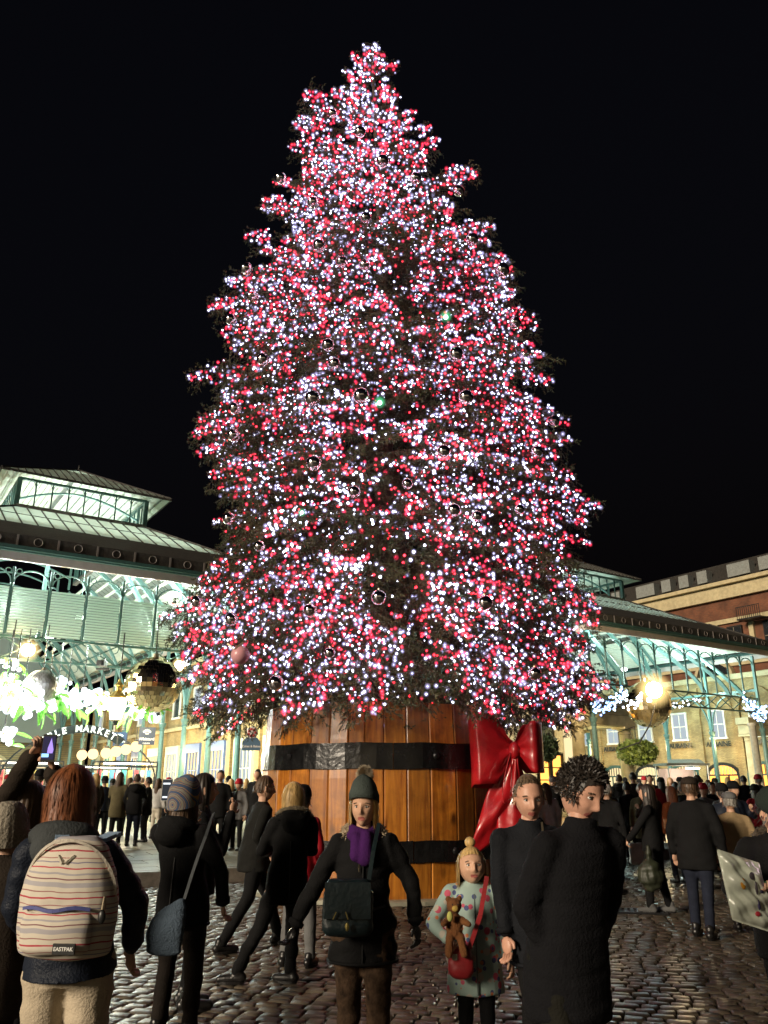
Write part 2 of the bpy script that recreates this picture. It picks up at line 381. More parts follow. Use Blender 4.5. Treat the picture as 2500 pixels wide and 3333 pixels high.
for a0, a1 in zip(cuts[:-1], cuts[1:]):
    b = MB(); g0, g1 = R(a0 + .09), R(a1 - .09); n = 5; jit = random.uniform(-.006, .006); top = ht + random.uniform(-.01, .01)
    vs = []; zs = [.03 + (top - .03) * k / n for k in range(n + 1)]
    for z in zs:
        for rr, gg in ((brad(z) + jit - .012, g0), (brad(z) + jit, g0 + .008), (brad(z) + jit, g1 - .008), (brad(z) + jit - .012, g1), (brad(z) - .09, g1), (brad(z) - .09, g0)):
            vs.append((rr * math.sin(gg), -rr * math.cos(gg), z))
    fs = [(k * 6 + j, k * 6 + (j + 1) % 6, (k + 1) * 6 + (j + 1) % 6, (k + 1) * 6 + j) for k in range(n) for j in range(6)]
    fs += [tuple(range(5, -1, -1)), tuple(n * 6 + j for j in range(6))]
    b.add(vs, fs); b.build('stave', M_WOOD, tub)
def hoop(z0, z1, segs, nm):
    for a0, a1 in segs:
        b = MB(); n = max(2, int((a1 - a0) / 6)); vs = []; fs = []
        for k in range(n + 1):
            g = R(a0 + (a1 - a0) * k / n); wob = .007 * math.sin(k * 1.7 + a0)
            for rr, z in ((brad(z0) + .004, z0 + wob), (brad(z0) + .03, z0 + wob), (brad(z1) + .03, z1 + wob), (brad(z1) + .004, z1 + wob)):
                vs.append((rr * math.sin(g), -rr * math.cos(g), z))
        fs = [(k * 4 + j, k * 4 + (j + 1) % 4, (k + 1) * 4 + (j + 1) % 4, (k + 1) * 4 + j) for k in range(n) for j in range(4)] + [(0, 1, 2, 3), (n * 4 + 3, n * 4 + 2, n * 4 + 1, n * 4)]
        b.add(vs, fs); h = b.build(nm, M_BAND, tub, smooth=False)
        for q in (a0 + (a1 - a0) * .27, ):
            g = R(q); zz = (z0 + z1) / 2; rr = brad(zz) + .03; c = Vector((rr * math.sin(g), -rr * math.cos(g), zz)); nn = Vector((math.sin(g), -math.cos(g), 0))
            MB().tube([c, c + nn * .012, c + nn * .03], [.05, .05, .03], 10).build('bolt', M_IRON, h)
SEG = [(-128, -62.5), (-62, 3.5), (4, 70), (70.5, 128)]
hoop(1.86, 2.24, SEG, 'hoop'); hoop(.555, .85, [(a + 8, c + 8) for a, c in SEG], 'hoop')
for a, zz in ((-175, 1.86), (-175, .555)): hoop(zz, zz + .33, [(129, 231)], 'hoop')
MB().lathe([(2.0, 2.62), (1.99, 2.7)], 40).build('soil', mat('bark_mulch', (.03, .02, .012), .9, var=.5, scale=9, bump=1), tub)
pl_ = MB(); pl_.lathe([(2.2, -.02), (2.26, .0), (2.26, .055), (2.2, .07)], 24); pl_.build('plinth', mat('plinth_stone', (.25, .24, .18), .5, var=.25), tub)

# ================================================================== spruce
RNG = np.random.default_rng(5)
# outline of the crown read as left / right half-widths at heights
OUT = [(100, 795, 818), (150, 748, 862), (200, 700, 872), (260, 655, 900), (300, 636, 942), (350, 612, 935), (400, 600, 1000), (430, 578, 992), (480, 588, 1028), (520, 545, 1048),
       (560, 518, 1098), (600, 506, 1112), (660, 462, 1135), (700, 478, 1142), (750, 488, 1148), (800, 430, 1155), (830, 438, 1190), (900, 442, 1212), (950, 462, 1192), (1000, 500, 1210),
       (1050, 482, 1236), (1100, 468, 1250), (1150, 470, 1238), (1200, 442, 1248), (1260, 410, 1252), (1300, 404, 1266), (1340, 392, 1272), (1400, 420, 1268), (1450, 402, 1278), (1500, 402, 1286), (1560, 430, 1262)]
OZ, OL, ORr = [], [], []
for y, l, r in OUT:
    p = P(l * .46293, y * .46293, 14.72); q = P(r * .46293, y * .46293, 14.72); OZ.append(p.z); OL.append(-p.x); ORr.append(q.x)
OZ = np.array(OZ[::-1]); OL = np.array(OL[::-1]); ORr = np.array(ORr[::-1])
AX = -.30
# the near side of a lower ring rises above the far rings in a view from below: shrink the radii until the outline seen fits
def _fit():
    global OL, ORr
    zt = np.linspace(2.6, 19.2, 70); l0 = np.interp(zt, OZ, OL) + AX * zt / 19; r0 = np.interp(zt, OZ, ORr) - AX * zt / 19
    l, r = l0.copy(), r0.copy(); az = np.linspace(-math.pi, 0, 60)
    c = np.cos(az)[None]; sn = np.sin(az)[None]
    def proj(x, y, z):
        zc = z - CAMH; fwd = y * math.cos(TILT) + zc * math.sin(TILT); up = -y * math.sin(TILT) + zc * math.cos(TILT)
        return F_PX * x / fwd, -F_PX * up / fwd
    ax = (AX * zt / 19)
    tul, tv = proj(-l0 + ax, BC.y, zt); tur, _ = proj(r0 + ax, BC.y, zt)
    for it in range(14):
        rr = (r[:, None] * (1 + c) + l[:, None] * (1 - c)) / 2
        u, v = proj(rr * c + ax[:, None], BC.y + rr * sn, zt[:, None] + 0 * rr)
        for i in range(len(zt)):
            near = np.abs(v - tv[i]) < 6
            if near.any():
                um, ux = u[near].min(), u[near].max()
                cu = (tul[i] + tur[i]) / 2
                l[i] *= np.clip((cu - tul[i]) / max(1, cu - um), .93, 1.05); r[i] *= np.clip((tur[i] - cu) / max(1, ux - cu), .93, 1.05)
        l = np.convolve(np.pad(l, 1, 'edge'), [.15, .7, .15], 'valid'); r = np.convolve(np.pad(r, 1, 'edge'), [.15, .7, .15], 'valid')
    return zt, l - AX * zt / 19, r + AX * zt / 19
_z, _l, _r = _fit(); _b = 1 + .22 * np.clip((_z - 14.5) / 2.5, 0, 1); _l = _l * _b; _r = _r * _b; OZ, OL, ORr = _z, _l, _r
def crown_r(z, az):        # az: 0 = +x
    l = np.interp(z, OZ, OL) + AX * z / 19; r = np.interp(z, OZ, ORr) - AX * z / 19
    c = math.cos(az); return (r * (1 + c) + l * (1 - c)) / 2
def needle_mat():
    m = bpy.data.materials.new('spruce_needles'); m.use_nodes = True; t = m.node_tree; b = t.nodes['Principled BSDF']; L = t.links.new
    geo = _n(t, 'ShaderNodeNewGeometry'); nz = _n(t, 'ShaderNodeTexNoise'); nz.inputs['Scale'].default_value = 1.6; nz.inputs['Detail'].default_value = 5
    L(geo.outputs['Position'], nz.inputs[0]); rp = _n(t, 'ShaderNodeValToRGB'); L(nz.outputs['Fac'], rp.inputs[0]); e = rp.color_ramp.elements
    e[0].position = .35; e[0].color = (.026, .040, .016, 1); e[1].position = .68; e[1].color = (.118, .104, .055, 1)
    mid = e.new(.5); mid.color = (.062, .072, .034, 1)
    L(rp.outputs[0], b.inputs['Base Color']); b.inputs['Roughness'].default_value = .5; b.inputs['Specular IOR Level'].default_value = .35
    return m
M_NEED = needle_mat(); M_BARK = mat('spruce_bark', (.06, .042, .03), .85, var=.4, scale=30, bump=.6)
def bough_arrays(seed, L=1.0):
    """flat drooping fan: stem, side branchlets, twigs, needles. x outward"""
    rg = random.Random(seed); V = []; Fc = []; MI = []
    def quad(a, b, w, mi):
        d = (b - a); s_ = d.cross(Vector((rg.uniform(-1, 1), rg.uniform(-1, 1), rg.uniform(.2, 1)))).normalized() * w
        k = len(V); V.extend([a - s_, a + s_, b]); Fc.append((k, k + 1, k + 2)); MI.append(mi)
    def twig(a, d, ln, dens):
        b_ = a + d * ln + Vector((0, 0, -ln * .25)); quad(a, b_, .004, 1)
        n = int(ln / dens)
        for i in range(n):
            t = (i + .5) / n; p = a.lerp(b_, t); ax = (b_ - a).normalized()
            o = ax.cross(Vector((rg.gauss(0, 1), rg.gauss(0, 1), rg.gauss(0, 1)))).normalized()
            quad(p, p + (ax * .8 + o).normalized() * rg.uniform(.026, .042), .0065, 0)
    stem = []; z = 0
    for i in range(15):
        t = i / 14; stem.append(Vector((t * L, .03 * math.sin(t * 5 + seed), -.16 * t * t * L + .05 * math.sin(t * 3))))
    for i in range(14): quad(stem[i], stem[i + 1], .012 * (1 - i / 16), 1); quad(stem[i], stem[i + 1], .012 * (1 - i / 16), 1)
    nb = 22
    for i in range(nb):
        t = .12 + .88 * i / nb; k = t * 14; p = stem[int(k)].lerp(stem[min(14, int(k) + 1)], k - int(k))
        side = 1 if i % 2 else -1; ln = (.10 + .34 * math.sin(math.pi * min(1, (1 - t) * 1.15 + .12)) * rg.uniform(.7, 1.15))
        ang = R(rg.uniform(38, 62)) * side; d = Vector((math.cos(ang), math.sin(ang), rg.uniform(-.35, .12))).normalized()
        q = p + d * ln + Vector((0, 0, -.22 * ln)); quad(p, q, .005, 1)
        m = max(2, int(ln / .055))
        for j in range(m):
            tt = (j + .6) / m; s2 = 1 if j % 2 else -1; a2 = ang + s2 * R(rg.uniform(30, 55))
            dd = Vector((math.cos(a2), math.sin(a2), rg.uniform(-.9, -.05))).normalized()
            twig(p.lerp(q, tt), dd, rg.uniform(.06, .12) * (1.15 - .5 * tt), .0105)
        twig(p.lerp(q, .8), (q - p).normalized(), .09, .0085)
    for k in range(3): twig(stem[14], Vector((1, rg.uniform(-.5, .5), rg.uniform(-.3, .3))).normalized(), .13, .008)
    return np.array([tuple(v) for v in V], np.float32), np.array(Fc, np.int32), np.array(MI, np.int32)
BV = [bough_arrays(s) for s in range(7)]
BM = [np_mesh('bough', v, f, [M_NEED, M_BARK], mi=mi) for v, f, mi in BV]
tree = thing('christmas_tree', 'towering lit spruce Christmas tree rising from the barrel in the square', 'tree', loc=BC)
b = MB(); b.tube([(0, 0, 2.6), (.03, 0, 6), (-.02, .02, 12), (AX, 0, 18.6)], [.26, .2, .11, .015], 12); b.build('trunk', M_BARK, tree, smooth=True)
def bough_matrix(z, az, tip, sc, el, roll):
    d = Vector((math.cos(az) * math.cos(el), math.sin(az) * math.cos(el), math.sin(el)))
    side = Vector((-math.sin(az), math.cos(az), 0)); up = d.cross(side)
    side2 = side * math.cos(roll) + up * math.sin(roll); up2 = d.cross(side2)
    p = Vector((math.cos(az) * tip + AX * (z / 19), math.sin(az) * tip, z)) - d * sc
    M = Matrix(((d.x, side2.x, up2.x, p.x), (d.y, side2.y, up2.y, p.y), (d.z, side2.z, up2.z, p.z), (0, 0, 0, 1)))
    return M @ Matrix.Diagonal((sc, sc * 1.15, sc, 1))
def elev(z): return R(np.interp(z, [2.6, 5, 9, 14, 17, 19], [-24, -16, -6, 8, 22, 62]))
boughs = []   # (M, variant, front score)
zz = 2.75
def lobe(z, az): return 1 + .07 * math.sin(az * 5 + z * 2.1) + .05 * math.sin(az * 9 - z * 3.3)
random.seed(3)
total = 0
ZS = []
# number of boughs per height follows the girth
z = 2.95
while z < 18.9:
    r = max(.08, (crown_r(z, 0) + crown_r(z, math.pi)) / 2)
    n = max(4, int(r * 9.5)); 
    for k in range(n):
        az = 2 * math.pi * (k + random.random() * .8) / n; zz = z + random.uniform(-.25, .25)
        if math.sin(az) > .55 and random.random() < .35: continue
        rr = crown_r(zz, az); sc = min(1.25, max(.34, rr * .42)) * random.uniform(.8, 1.2)
        boughs.append([bough_matrix(zz, az, max(.12, rr * lobe(zz, az) * random.uniform(.9, 1.03)), sc, elev(zz) + random.uniform(-.25, .2), random.uniform(-.5, .5)), random.randrange(7), -math.sin(az), 0])
    n2 = int(r * 7)
    for k in range(n2):
        az = 2 * math.pi * (k + random.random()) / n2; zz = z + random.uniform(-.25, .25)
        if math.sin(az) > .55 and random.random() < .6: continue
        rr = crown_r(zz, az); sc = min(1.3, max(.3, rr * .45)) * random.uniform(.85, 1.2)
        boughs.append([bough_matrix(zz, az, rr * random.uniform(.55, .86), sc, elev(zz) + random.uniform(-.4, .1), random.uniform(-.9, .9)), random.randrange(7), -math.sin(az) - 1.2, 1])
    z += .36 if z > 4 else .3
for k in range(5): boughs.append([bough_matrix(18.3 - k * .12, k * 1.26, .16, .5, R(72), 0), k, 2, 0])
boughs.append([bough_matrix(18.62, 0, .02, .5, R(86), 0), 2, 2, 0])
# longer single boughs that break the outline, read from the photograph (u, v of the tip)
for (x, y, s_) in ((1025, 372, 1.0), (995, 400, .8), (1058, 492, .8), (420, 820, 1.0), (440, 905, .9), (1255, 1105, .8), (1262, 1172, .7), (385, 1345, .9), (395, 1452, 1.0), (1290, 1500, .9),
                   (575, 432, .6), (598, 392, .55), (540, 515, .7), (460, 672, .8), (1145, 690, .6), (1218, 915, .8), (945, 296, .4), (1240, 1065, .7), (470, 1120, .8), (1185, 830, .8), (1270, 1390, .8)):
    tp = P(x * .46293, y * .46293, 14.5); az = 0.15 - .3 if x > 830 else math.pi + .15
    M = bough_matrix(tp.z, az, abs(tp.x - (AX * tp.z / 19)), s_, R(-4 if y > 600 else 12), random.uniform(-.3, .3)); boughs.append([M, random.randrange(7), 3, 0])
print('boughs', len(boughs))
order = sorted(range(len(boughs)), key=lambda i: -boughs[i][2]); keep = set(order[:298])
Vs, Fs, Ms = [], [], []; off = 0
for i, (M, k, sc_, inner) in enumerate(boughs):
    if i in keep:
        o = bpy.data.objects.new('bough', BM[k]); COL.objects.link(o); o.parent = tree; o.matrix_local = M
    else:
        A = np.array(M)[:3]; v, f, mi = BV[k]
        if boughs[i][2] < -1.3: sel = RNG.random(len(f)) < .8; f = f[sel]; mi = mi[sel]
        Vs.append(v @ A[:, :3].T + A[:, 3]); Fs.append(f + off); Ms.append(mi); off += len(v)
o = link('bough', np_mesh('back_boughs', np.concatenate(Vs), np.concatenate(Fs), [M_NEED, M_BARK], mi=np.concatenate(Ms)), tree, kind='stuff')
print('foliage tris', sum(len(f) for f in Fs))

# ------------------------------------------------------------------ fairy lights on the boughs
M_LW = emat('white_led', (.74, .82, 1.0), 15.0); M_LR = emat('red_led', (1.0, .02, .03), 12.0); M_LP = emat('pink_led', (1.0, .42, .72), 15)
M_LWs = emat('white_led_dim', (.52, .56, 1.0), 3.2); M_LRs = emat('red_led_dim', (1.0, .03, .09), 4.0)
pts = []
def gapfield(p):
    return math.sin(p.x * 1.7 + p.z * 1.25 + 1.0) * math.sin(p.x * -1.15 + p.z * .8 + .4) + .45 * math.sin(p.x * 3.1 - p.z * 2.3)
# dark hollows seen in the photograph
HOL = [P(x * .46293, y * .46293, 12.6) for x, y in ((880, 1235), (850, 1300), (640, 1000), (850, 560), (520, 1140), (900, 700), (700, 1165), (770, 1190), (870, 900), (900, 470), (930, 1510), (560, 1520), (800, 1010), (1200, 1200), (500, 900), (690, 790))]
for (M, k, sc_, inner) in boughs:
    if inner == 1 and random.random() < .5: continue
    ax = M.to_3x3() @ Vector((1, 0, 0)); L = ax.length
    c = M @ Vector((.6, 0, 0))
    if c.y > 1.3: continue
    hz = c.z
    n = int(110 * L)
    if hz < 3.2: n = int(n * .5)
    for q in range(n):
        t = random.uniform(.3, 1.03); w = (1 - t) * .42 + .06
        p = M @ Vector((t, random.uniform(-w, w) * .9, -.16 * t * t + random.uniform(-.06, .05)))
        out = Vector((p.x - AX, p.y, 0)).normalized(); p = p + out * .05
        pts.append((p, random.random()))
random.shuffle(pts); cells = {}; kept = []
pts.sort(key=lambda t: (round(t[0].y * 1.2), t[1]))
for p, c in pts:
    w = p + BC; u, v = screen(w.x, w.y, w.z); key = (int(u / 8), int(v / 8)); g = gapfield(w)
    cap = 5.6 if v < 200 else 4.9 if v < 320 else 4.1 if v < 460 else 3.3
    cap *= 1.25 if g > .15 else 1.0 if g > -.35 else .68
    for h in HOL:
        if (Vector((h.x - w.x, 0, h.z - w.z))).length < .5: cap = .55
    hsh = (math.sin(key[0] * 12.9898 + key[1] * 78.233) * 43758.5453) % 1
    lim = int(cap) + (1 if hsh < cap - int(cap) else 0)
    if cells.get(key, 0) >= lim: continue
    if any(abs(u - a_) < 2.0 and abs(v - b_) < 2.0 for a_, b_ in cells.get(('p',) + key, ())): continue
    cells[key] = cells.get(key, 0) + 1; cells.setdefault(('p',) + key, []).append((u, v)); kept.append((p, c))
random.shuffle(kept); pts = [(p, random.random()) for p, c in kept]
print('lights', len(pts))
LT = thing('fairy_light_string', 'red and cool white fairy light strings wound all over the big spruce', 'fairy lights', loc=BC)
ICO = MB().ball((0, 0, 0), 1.0, 7, 5)
def bulb_mesh(m, r):
    q = MB(); q.v = [tuple(c * r for c in p) for p in ICO.v]; q.f = ICO.f[:]; q.m = [0] * len(q.f); return q.mesh('bulb', m, smooth=True)
bw, br = bulb_mesh(M_LW, .020), bulb_mesh(M_LR, .020)
o_v = np.array([(1, 0, 0), (-1, 0, 0), (0, 1, 0), (0, -1, 0), (0, 0, 1), (0, 0, -1)], np.float32)
o_f = np.array([(0, 2, 4), (2, 1, 4), (1, 3, 4), (3, 0, 4), (2, 0, 5), (1, 2, 5), (3, 1, 5), (0, 3, 5)], np.int32)
fr = sorted(range(len(pts)), key=lambda i: pts[i][0].y + .35 * abs(pts[i][0].z - 6)); fr = set(fr[::2][:300])
acc = {0: [], 1: [], 2: [], 3: []}
for i, (p, c) in enumerate(pts):
    red = c < .43
    if i in fr: link('bulb', br if red else bw, LT, loc=p)
    else:
        dim = random.random() < .35; acc[(0 if red else 1) + (2 if dim else 0)].append((p, random.uniform(.72, 1.12) * (.0145 if dim else .0175) * (1 + .018 * max(0, p.z - 8))))
for key, m in ((0, M_LR), (1, M_LW), (2, M_LRs), (3, M_LWs)):
    A = acc[key]; n = len(A); C = np.array([tuple(p) for p, r in A], np.float32); Rr = np.array([r for p, r in A], np.float32)
    v = (C[:, None, :] + o_v[None] * Rr[:, None, None]).reshape(-1, 3); f = (o_f[None] + (np.arange(n) * 6)[:, None, None]).reshape(-1, 3)
    link('bulb', np_mesh('bulbs', v, f, m), LT, kind='stuff')
# glowing shells added round every LED to imitate lens bloom, clear at the rim
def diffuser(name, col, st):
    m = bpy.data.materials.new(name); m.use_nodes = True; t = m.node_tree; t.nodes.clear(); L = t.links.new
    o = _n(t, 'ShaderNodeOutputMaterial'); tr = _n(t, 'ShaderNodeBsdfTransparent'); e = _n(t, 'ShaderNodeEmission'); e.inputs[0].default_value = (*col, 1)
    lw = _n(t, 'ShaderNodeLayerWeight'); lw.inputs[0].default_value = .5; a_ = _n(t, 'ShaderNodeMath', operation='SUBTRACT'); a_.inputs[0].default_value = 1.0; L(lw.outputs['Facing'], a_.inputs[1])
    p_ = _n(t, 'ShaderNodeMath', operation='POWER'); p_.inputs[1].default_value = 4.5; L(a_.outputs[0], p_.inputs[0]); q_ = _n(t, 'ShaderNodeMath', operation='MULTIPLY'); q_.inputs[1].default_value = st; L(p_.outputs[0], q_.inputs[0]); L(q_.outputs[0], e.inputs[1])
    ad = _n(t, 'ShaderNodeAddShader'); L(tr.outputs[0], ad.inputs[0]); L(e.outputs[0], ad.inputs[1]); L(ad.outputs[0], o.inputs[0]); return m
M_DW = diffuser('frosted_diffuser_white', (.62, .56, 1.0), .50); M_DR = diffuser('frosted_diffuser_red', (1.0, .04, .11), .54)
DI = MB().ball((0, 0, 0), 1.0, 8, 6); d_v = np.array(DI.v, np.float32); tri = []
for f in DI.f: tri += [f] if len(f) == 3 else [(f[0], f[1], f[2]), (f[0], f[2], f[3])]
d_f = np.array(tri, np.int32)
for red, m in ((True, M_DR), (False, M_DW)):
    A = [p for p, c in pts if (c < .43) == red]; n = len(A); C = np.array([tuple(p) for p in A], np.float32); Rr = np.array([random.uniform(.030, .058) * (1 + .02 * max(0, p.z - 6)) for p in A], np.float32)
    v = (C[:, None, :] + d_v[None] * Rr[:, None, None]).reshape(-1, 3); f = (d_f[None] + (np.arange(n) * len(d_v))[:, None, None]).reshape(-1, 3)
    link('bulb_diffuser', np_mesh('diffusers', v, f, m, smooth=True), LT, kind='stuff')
# ------------------------------------------------------------------ mirror baubles
M_MIR = mat('mirror_bauble', (.92, .86, .88), .10, metal=1.0, var=.06, scale=2)
M_CAP = mat('bauble_cap', (.6, .5, .35), .3, metal=1)
BA = [(718, 245, 9), (778, 285, 11), (826, 348, 13), (606, 385, 12), (898, 385, 12), (990, 412, 12), (676, 437, 13), (790, 470, 11), (1020, 517, 13), (690, 530, 14), (738, 565, 13), (788, 572, 12), (532, 580, 13),
      (1085, 583, 15), (545, 640, 13), (498, 690, 12), (1112, 697, 13), (708, 745, 14), (985, 765, 16), (568, 776, 14), (722, 785, 13), (1135, 768, 12), (676, 860, 18), (780, 855, 18), (1006, 858, 17), (508, 882, 13),
      (1196, 910, 13), (958, 975, 15), (505, 940, 14), (678, 1000, 17), (1160, 975, 13), (765, 1062, 14), (495, 1120, 14), (980, 1102, 15), (1030, 1115, 12), (818, 1290, 17), (1047, 1302, 17), (670, 1318, 15), (500, 1337, 14),
      (1122, 1100, 11), (596, 1475, 17), (1155, 1455, 14), (712, 1410, 12), (425, 1300, 13), (560, 1180, 12), (880, 1045, 12)]
BA.sort(key=lambda t: t[1]); rows = []
for t in BA:
    if rows and len(rows[-1]) < 6: rows[-1].append(t)
    else: rows.append([t])
ORD = ['first', 'second', 'third', 'fourth', 'fifth', 'sixth', 'seventh', 'eighth', 'ninth']
def crown_front(u, v):
    r = ray(u, v)
    best = 13.0
    for k in range(900, 1900):
        Y = k / 100; x = r[0] * Y; z = CAMH + r[2] * Y; dx = x - AX * z / 19; dy = Y - BC.y
        rr = crown_r(z, math.atan2(dy, dx)) if OZ[0] < z < OZ[-1] else 0
        if math.hypot(dx, dy) < rr * 1.06 + .02: return Y - .05
        if Y > BC.y: break
    return BC.y - .4
def put_bauble(x, y, pr, lab, mt=M_MIR):
    u, v = x * .46293, y * .46293; Y = crown_front(u, v) - .12; c = P(u, v, Y); dist = (c - camo.location).length
    r = pr * .46293 / F_PX * dist * .98
    t = thing('bauble', lab, 'bauble', loc=c, group='mirror baubles hung on the Christmas tree')
    bl = MB().ball((0, 0, 0), r, 20, 14); bl.build('globe', mt, t, smooth=True, fix=False)
    MB().tube([(0, 0, r * .96), (0, 0, r * 1.16)], [r * .16, r * .13], 8).build('cap', M_CAP, t); return t
places = ['topmost', 'second highest', 'third highest', 'fourth highest', 'fifth highest', 'sixth highest', 'second lowest', 'lowest']
for ri, rw in enumerate(rows):
    for ci, (x, y, pr) in enumerate(sorted(rw)):
        nm = ['far left', 'second from left', 'third from left', 'fourth from left', 'fifth from left', 'far right']
        pos = nm[ci] if ci < len(rw) - 1 or ci == 0 else 'far right'
        put_bauble(x, y, pr, 'mirror bauble on the spruce, %s in the %s row of baubles' % (pos, places[ri] if ri < 6 else places[6 + ri - 6]))
t = put_bauble(519, 1415, 20, 'matt pink bauble low on the left side of the spruce', mat('pink_bauble', (.62, .30, .33), .32, var=.1, scale=4))
MB().strip([(-.12, -.36, .1), (-.02, -.375, .02), (.1, -.365, .12)], .03, .02).build('curl', M_CAP, t)
# added glowing balls standing in for green laser spots on the boughs
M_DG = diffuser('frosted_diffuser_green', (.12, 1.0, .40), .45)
M_GRN = emat('green_lamp', (.55, 1.0, .72), 6)
for (x, y, r, lab) in ((820, 870, .038, 'green glowing effect lamp beside the pair of large central baubles'), (963, 685, .038, 'green glowing effect lamp in the upper right of the spruce'), (652, 1108, .025, 'small green effect lamp on the lower left of the spruce')):
    u, v = x * .46293, y * .46293; Y = crown_front(u, v) - .06
    t = thing('effect_lamp', lab, 'lamp', loc=P(u, v, Y)); MB().ball((0, 0, 0), r, 10, 8).build('lens', M_GRN, t, smooth=True)
    MB().tube([(0, r * .5, 0), (0, r * 3, 0)], [r * 1.1, r * 1.1], 8).build('housing', M_IRON, t); MB().ball((0, -.02, 0), (r * 3.0, r * 3.0, r * 3.0), 16, 12).build('diffuser', M_DG, t, smooth=True)  # invented housing and glare shell round the laser spot

# ------------------------------------------------------------------ red bow
M_RED = mat('red_patent_vinyl', (.36, .008, .013), .34, var=.22, scale=3, coat=.5, bump=.5, bscale=7)
KNOT = P(513, 750, 12.75)
bow = thing('giant_bow', 'giant glossy red vinyl bow with long tails on the right side of the barrel', 'bow', loc=KNOT)
def sheet(name, fn, nu=22, nv=10, th=.007, label=None):
    b = MB(); vs = [fn(i / nu, j / nv) for i in range(nu + 1) for j in range(nv + 1)]
    fs = [(i * (nv + 1) + j, i * (nv + 1) + j + 1, (i + 1) * (nv + 1) + j + 1, (i + 1) * (nv + 1) + j) for i in range(nu) for j in range(nv)]
    b.add(vs, fs); o = b.build(name, M_RED, bow, smooth=True); md = o.modifiers.new('t', 'SOLIDIFY'); md.thickness = th; md.offset = 0
    return o
def sm(t): t = min(1, max(0, t)); return t * t * (3 - 2 * t)
def loopL(s, t):          # goes out to the left in front, turns round the end and comes back behind
    a = s * 2; h = .5 * (t - .5) * 2
    if a < 1: x = -a * .66; hh = .10 + .41 * sm(a * 2.1); y = -.06 - .20 * math.sin(a * math.pi * .55) 
    else: x = -.66 + (a - 1) * .66; hh = .10 + .41 * sm((2 - a) * 2.1); y = .10 + .16 * math.sin((2 - a) * math.pi * .55)
    e = math.exp(-((a - 1) / .10) ** 2); y = y * (1 - e) + e * (-.22 + (a - .85) * 1.25 if a > .85 else y)
    c_ = max(0, 1 - abs(x) / .5); return (x + .012 * math.sin(t * 5), y + .008 * math.sin(t * 9 + a * 4) + .045 * c_ * math.sin(t * 17), h * hh * 2 - .02 * a + (.05 if a < 1 else .0) - .02)
sheet('left_loop', loopL, 40, 12)
def loopR(s, t):
    a = s * 2; h = (t - .5)
    if a < 1: x = a * .40; hh = .12 + .62 * sm(a * 1.6); y = -.05 - .34 * math.sin(a * 2.2)
    else: x = .40 - (a - 1) * .40; hh = .12 + .62 * sm((2 - a) * 1.6); y = .05 + .30 * math.sin((2 - a) * 2.2)
    e = math.exp(-((a - 1) / .16) ** 2); x += .06 * e; y *= 1 - .6 * e
    return (x, y + .012 * math.sin(t * 8) + .04 * max(0, 1 - x / .35) * math.sin(t * 16 + 1), h * hh + .035)
sheet('right_loop', loopR, 36, 12)
def tail(x1, z1, w0, w1, dy, notch=0., lean=0.):
    def fn(s, t):
        x = x1 * s ** 1.1 + (t - .5) * (w0 + (w1 - w0) * sm(s * 2.4)); z = z1 * s + (notch * abs(t - .5) * -2 if s > .98 else 0) + lean * (t - .5) * s
        return (x, -.12 + dy * s + .035 * math.sin(t * 5 + s * 4) * (1 - .3 * s) + .05 * math.sin(s * 7) + .022 * math.sin(t * 13 + 3) * (1 - s) + .02 * math.sin(s * 15 + t * 4), z)
    return fn
sheet('left_tail', tail(-.58, -1.45, .10, .46, .02, 0, .30), 26, 12)
sheet('right_tail', tail(-.24, -2.05, .09, .40, -.10), 30, 12)
sheet('hanging_loop', lambda s, t: (-.10 - .10 * math.sin(s * math.pi) * math.cos(0) * (1 if s < .5 else 1) + (.15 * (s > .5)) * 0 + .12 * math.sin(s * 2 * math.pi) * -.6, -.32 - .04 * t * 2 - .06 * math.sin(s * 2 * math.pi), -.05 - .72 * math.sin(s * math.pi)), 30, 6)
sheet('short_tail', tail(.12, -1.15, .08, .24, .10, 0, .1), 20, 8)
b = MB(); b.ball((0, -.12, -.01), (.085, .12, .13), 14, 10); b.build('knot', M_RED, bow, smooth=True)
# ================================================================== market halls
random.seed(21)
M_TEAL = mat('teal_iron', (.085, .165, .150), .42, metal=.1, var=.18, scale=9)
M_TEALD = mat('dark_green_iron', (.035, .085, .075), .45, metal=.1, var=.18, scale=9)
M_BOARD = mat('cream_boards', (.46, .48, .40), .7, var=.12, scale=5)
M_BOARD2 = mat('pale_boards', (.50, .53, .45), .7, var=.1, scale=5)
M_SLATE = mat('slate', (.030, .026, .022), .7, var=.45, scale=5, bump=.5, bscale=12)
M_FASC = mat('pinkish_fascia', (.42, .36, .33), .6, var=.1, scale=2)
M_LOUV = mat('louvre_glass', (.62, .72, .64), .45, var=.07, scale=3, trans=.45)
M_LIP = mat('louvre_lip', (.20, .26, .22), .6)  # darker strip colour painted in as the shade line between slats
M_RGL = mat('frosted_roof_glass', (.72, .76, .72), .30, var=.08, scale=1.3, trans=.8, rvar=.1)
M_LAMPW = emat('hall_tube', (.92, 1.0, .93), 9.0)
M_WARM = emat('warm_globe', (1.0, .72, .34), 22.0); M_WARMS = emat('warm_globe_soft', (1.0, .78, .42), 9.0)
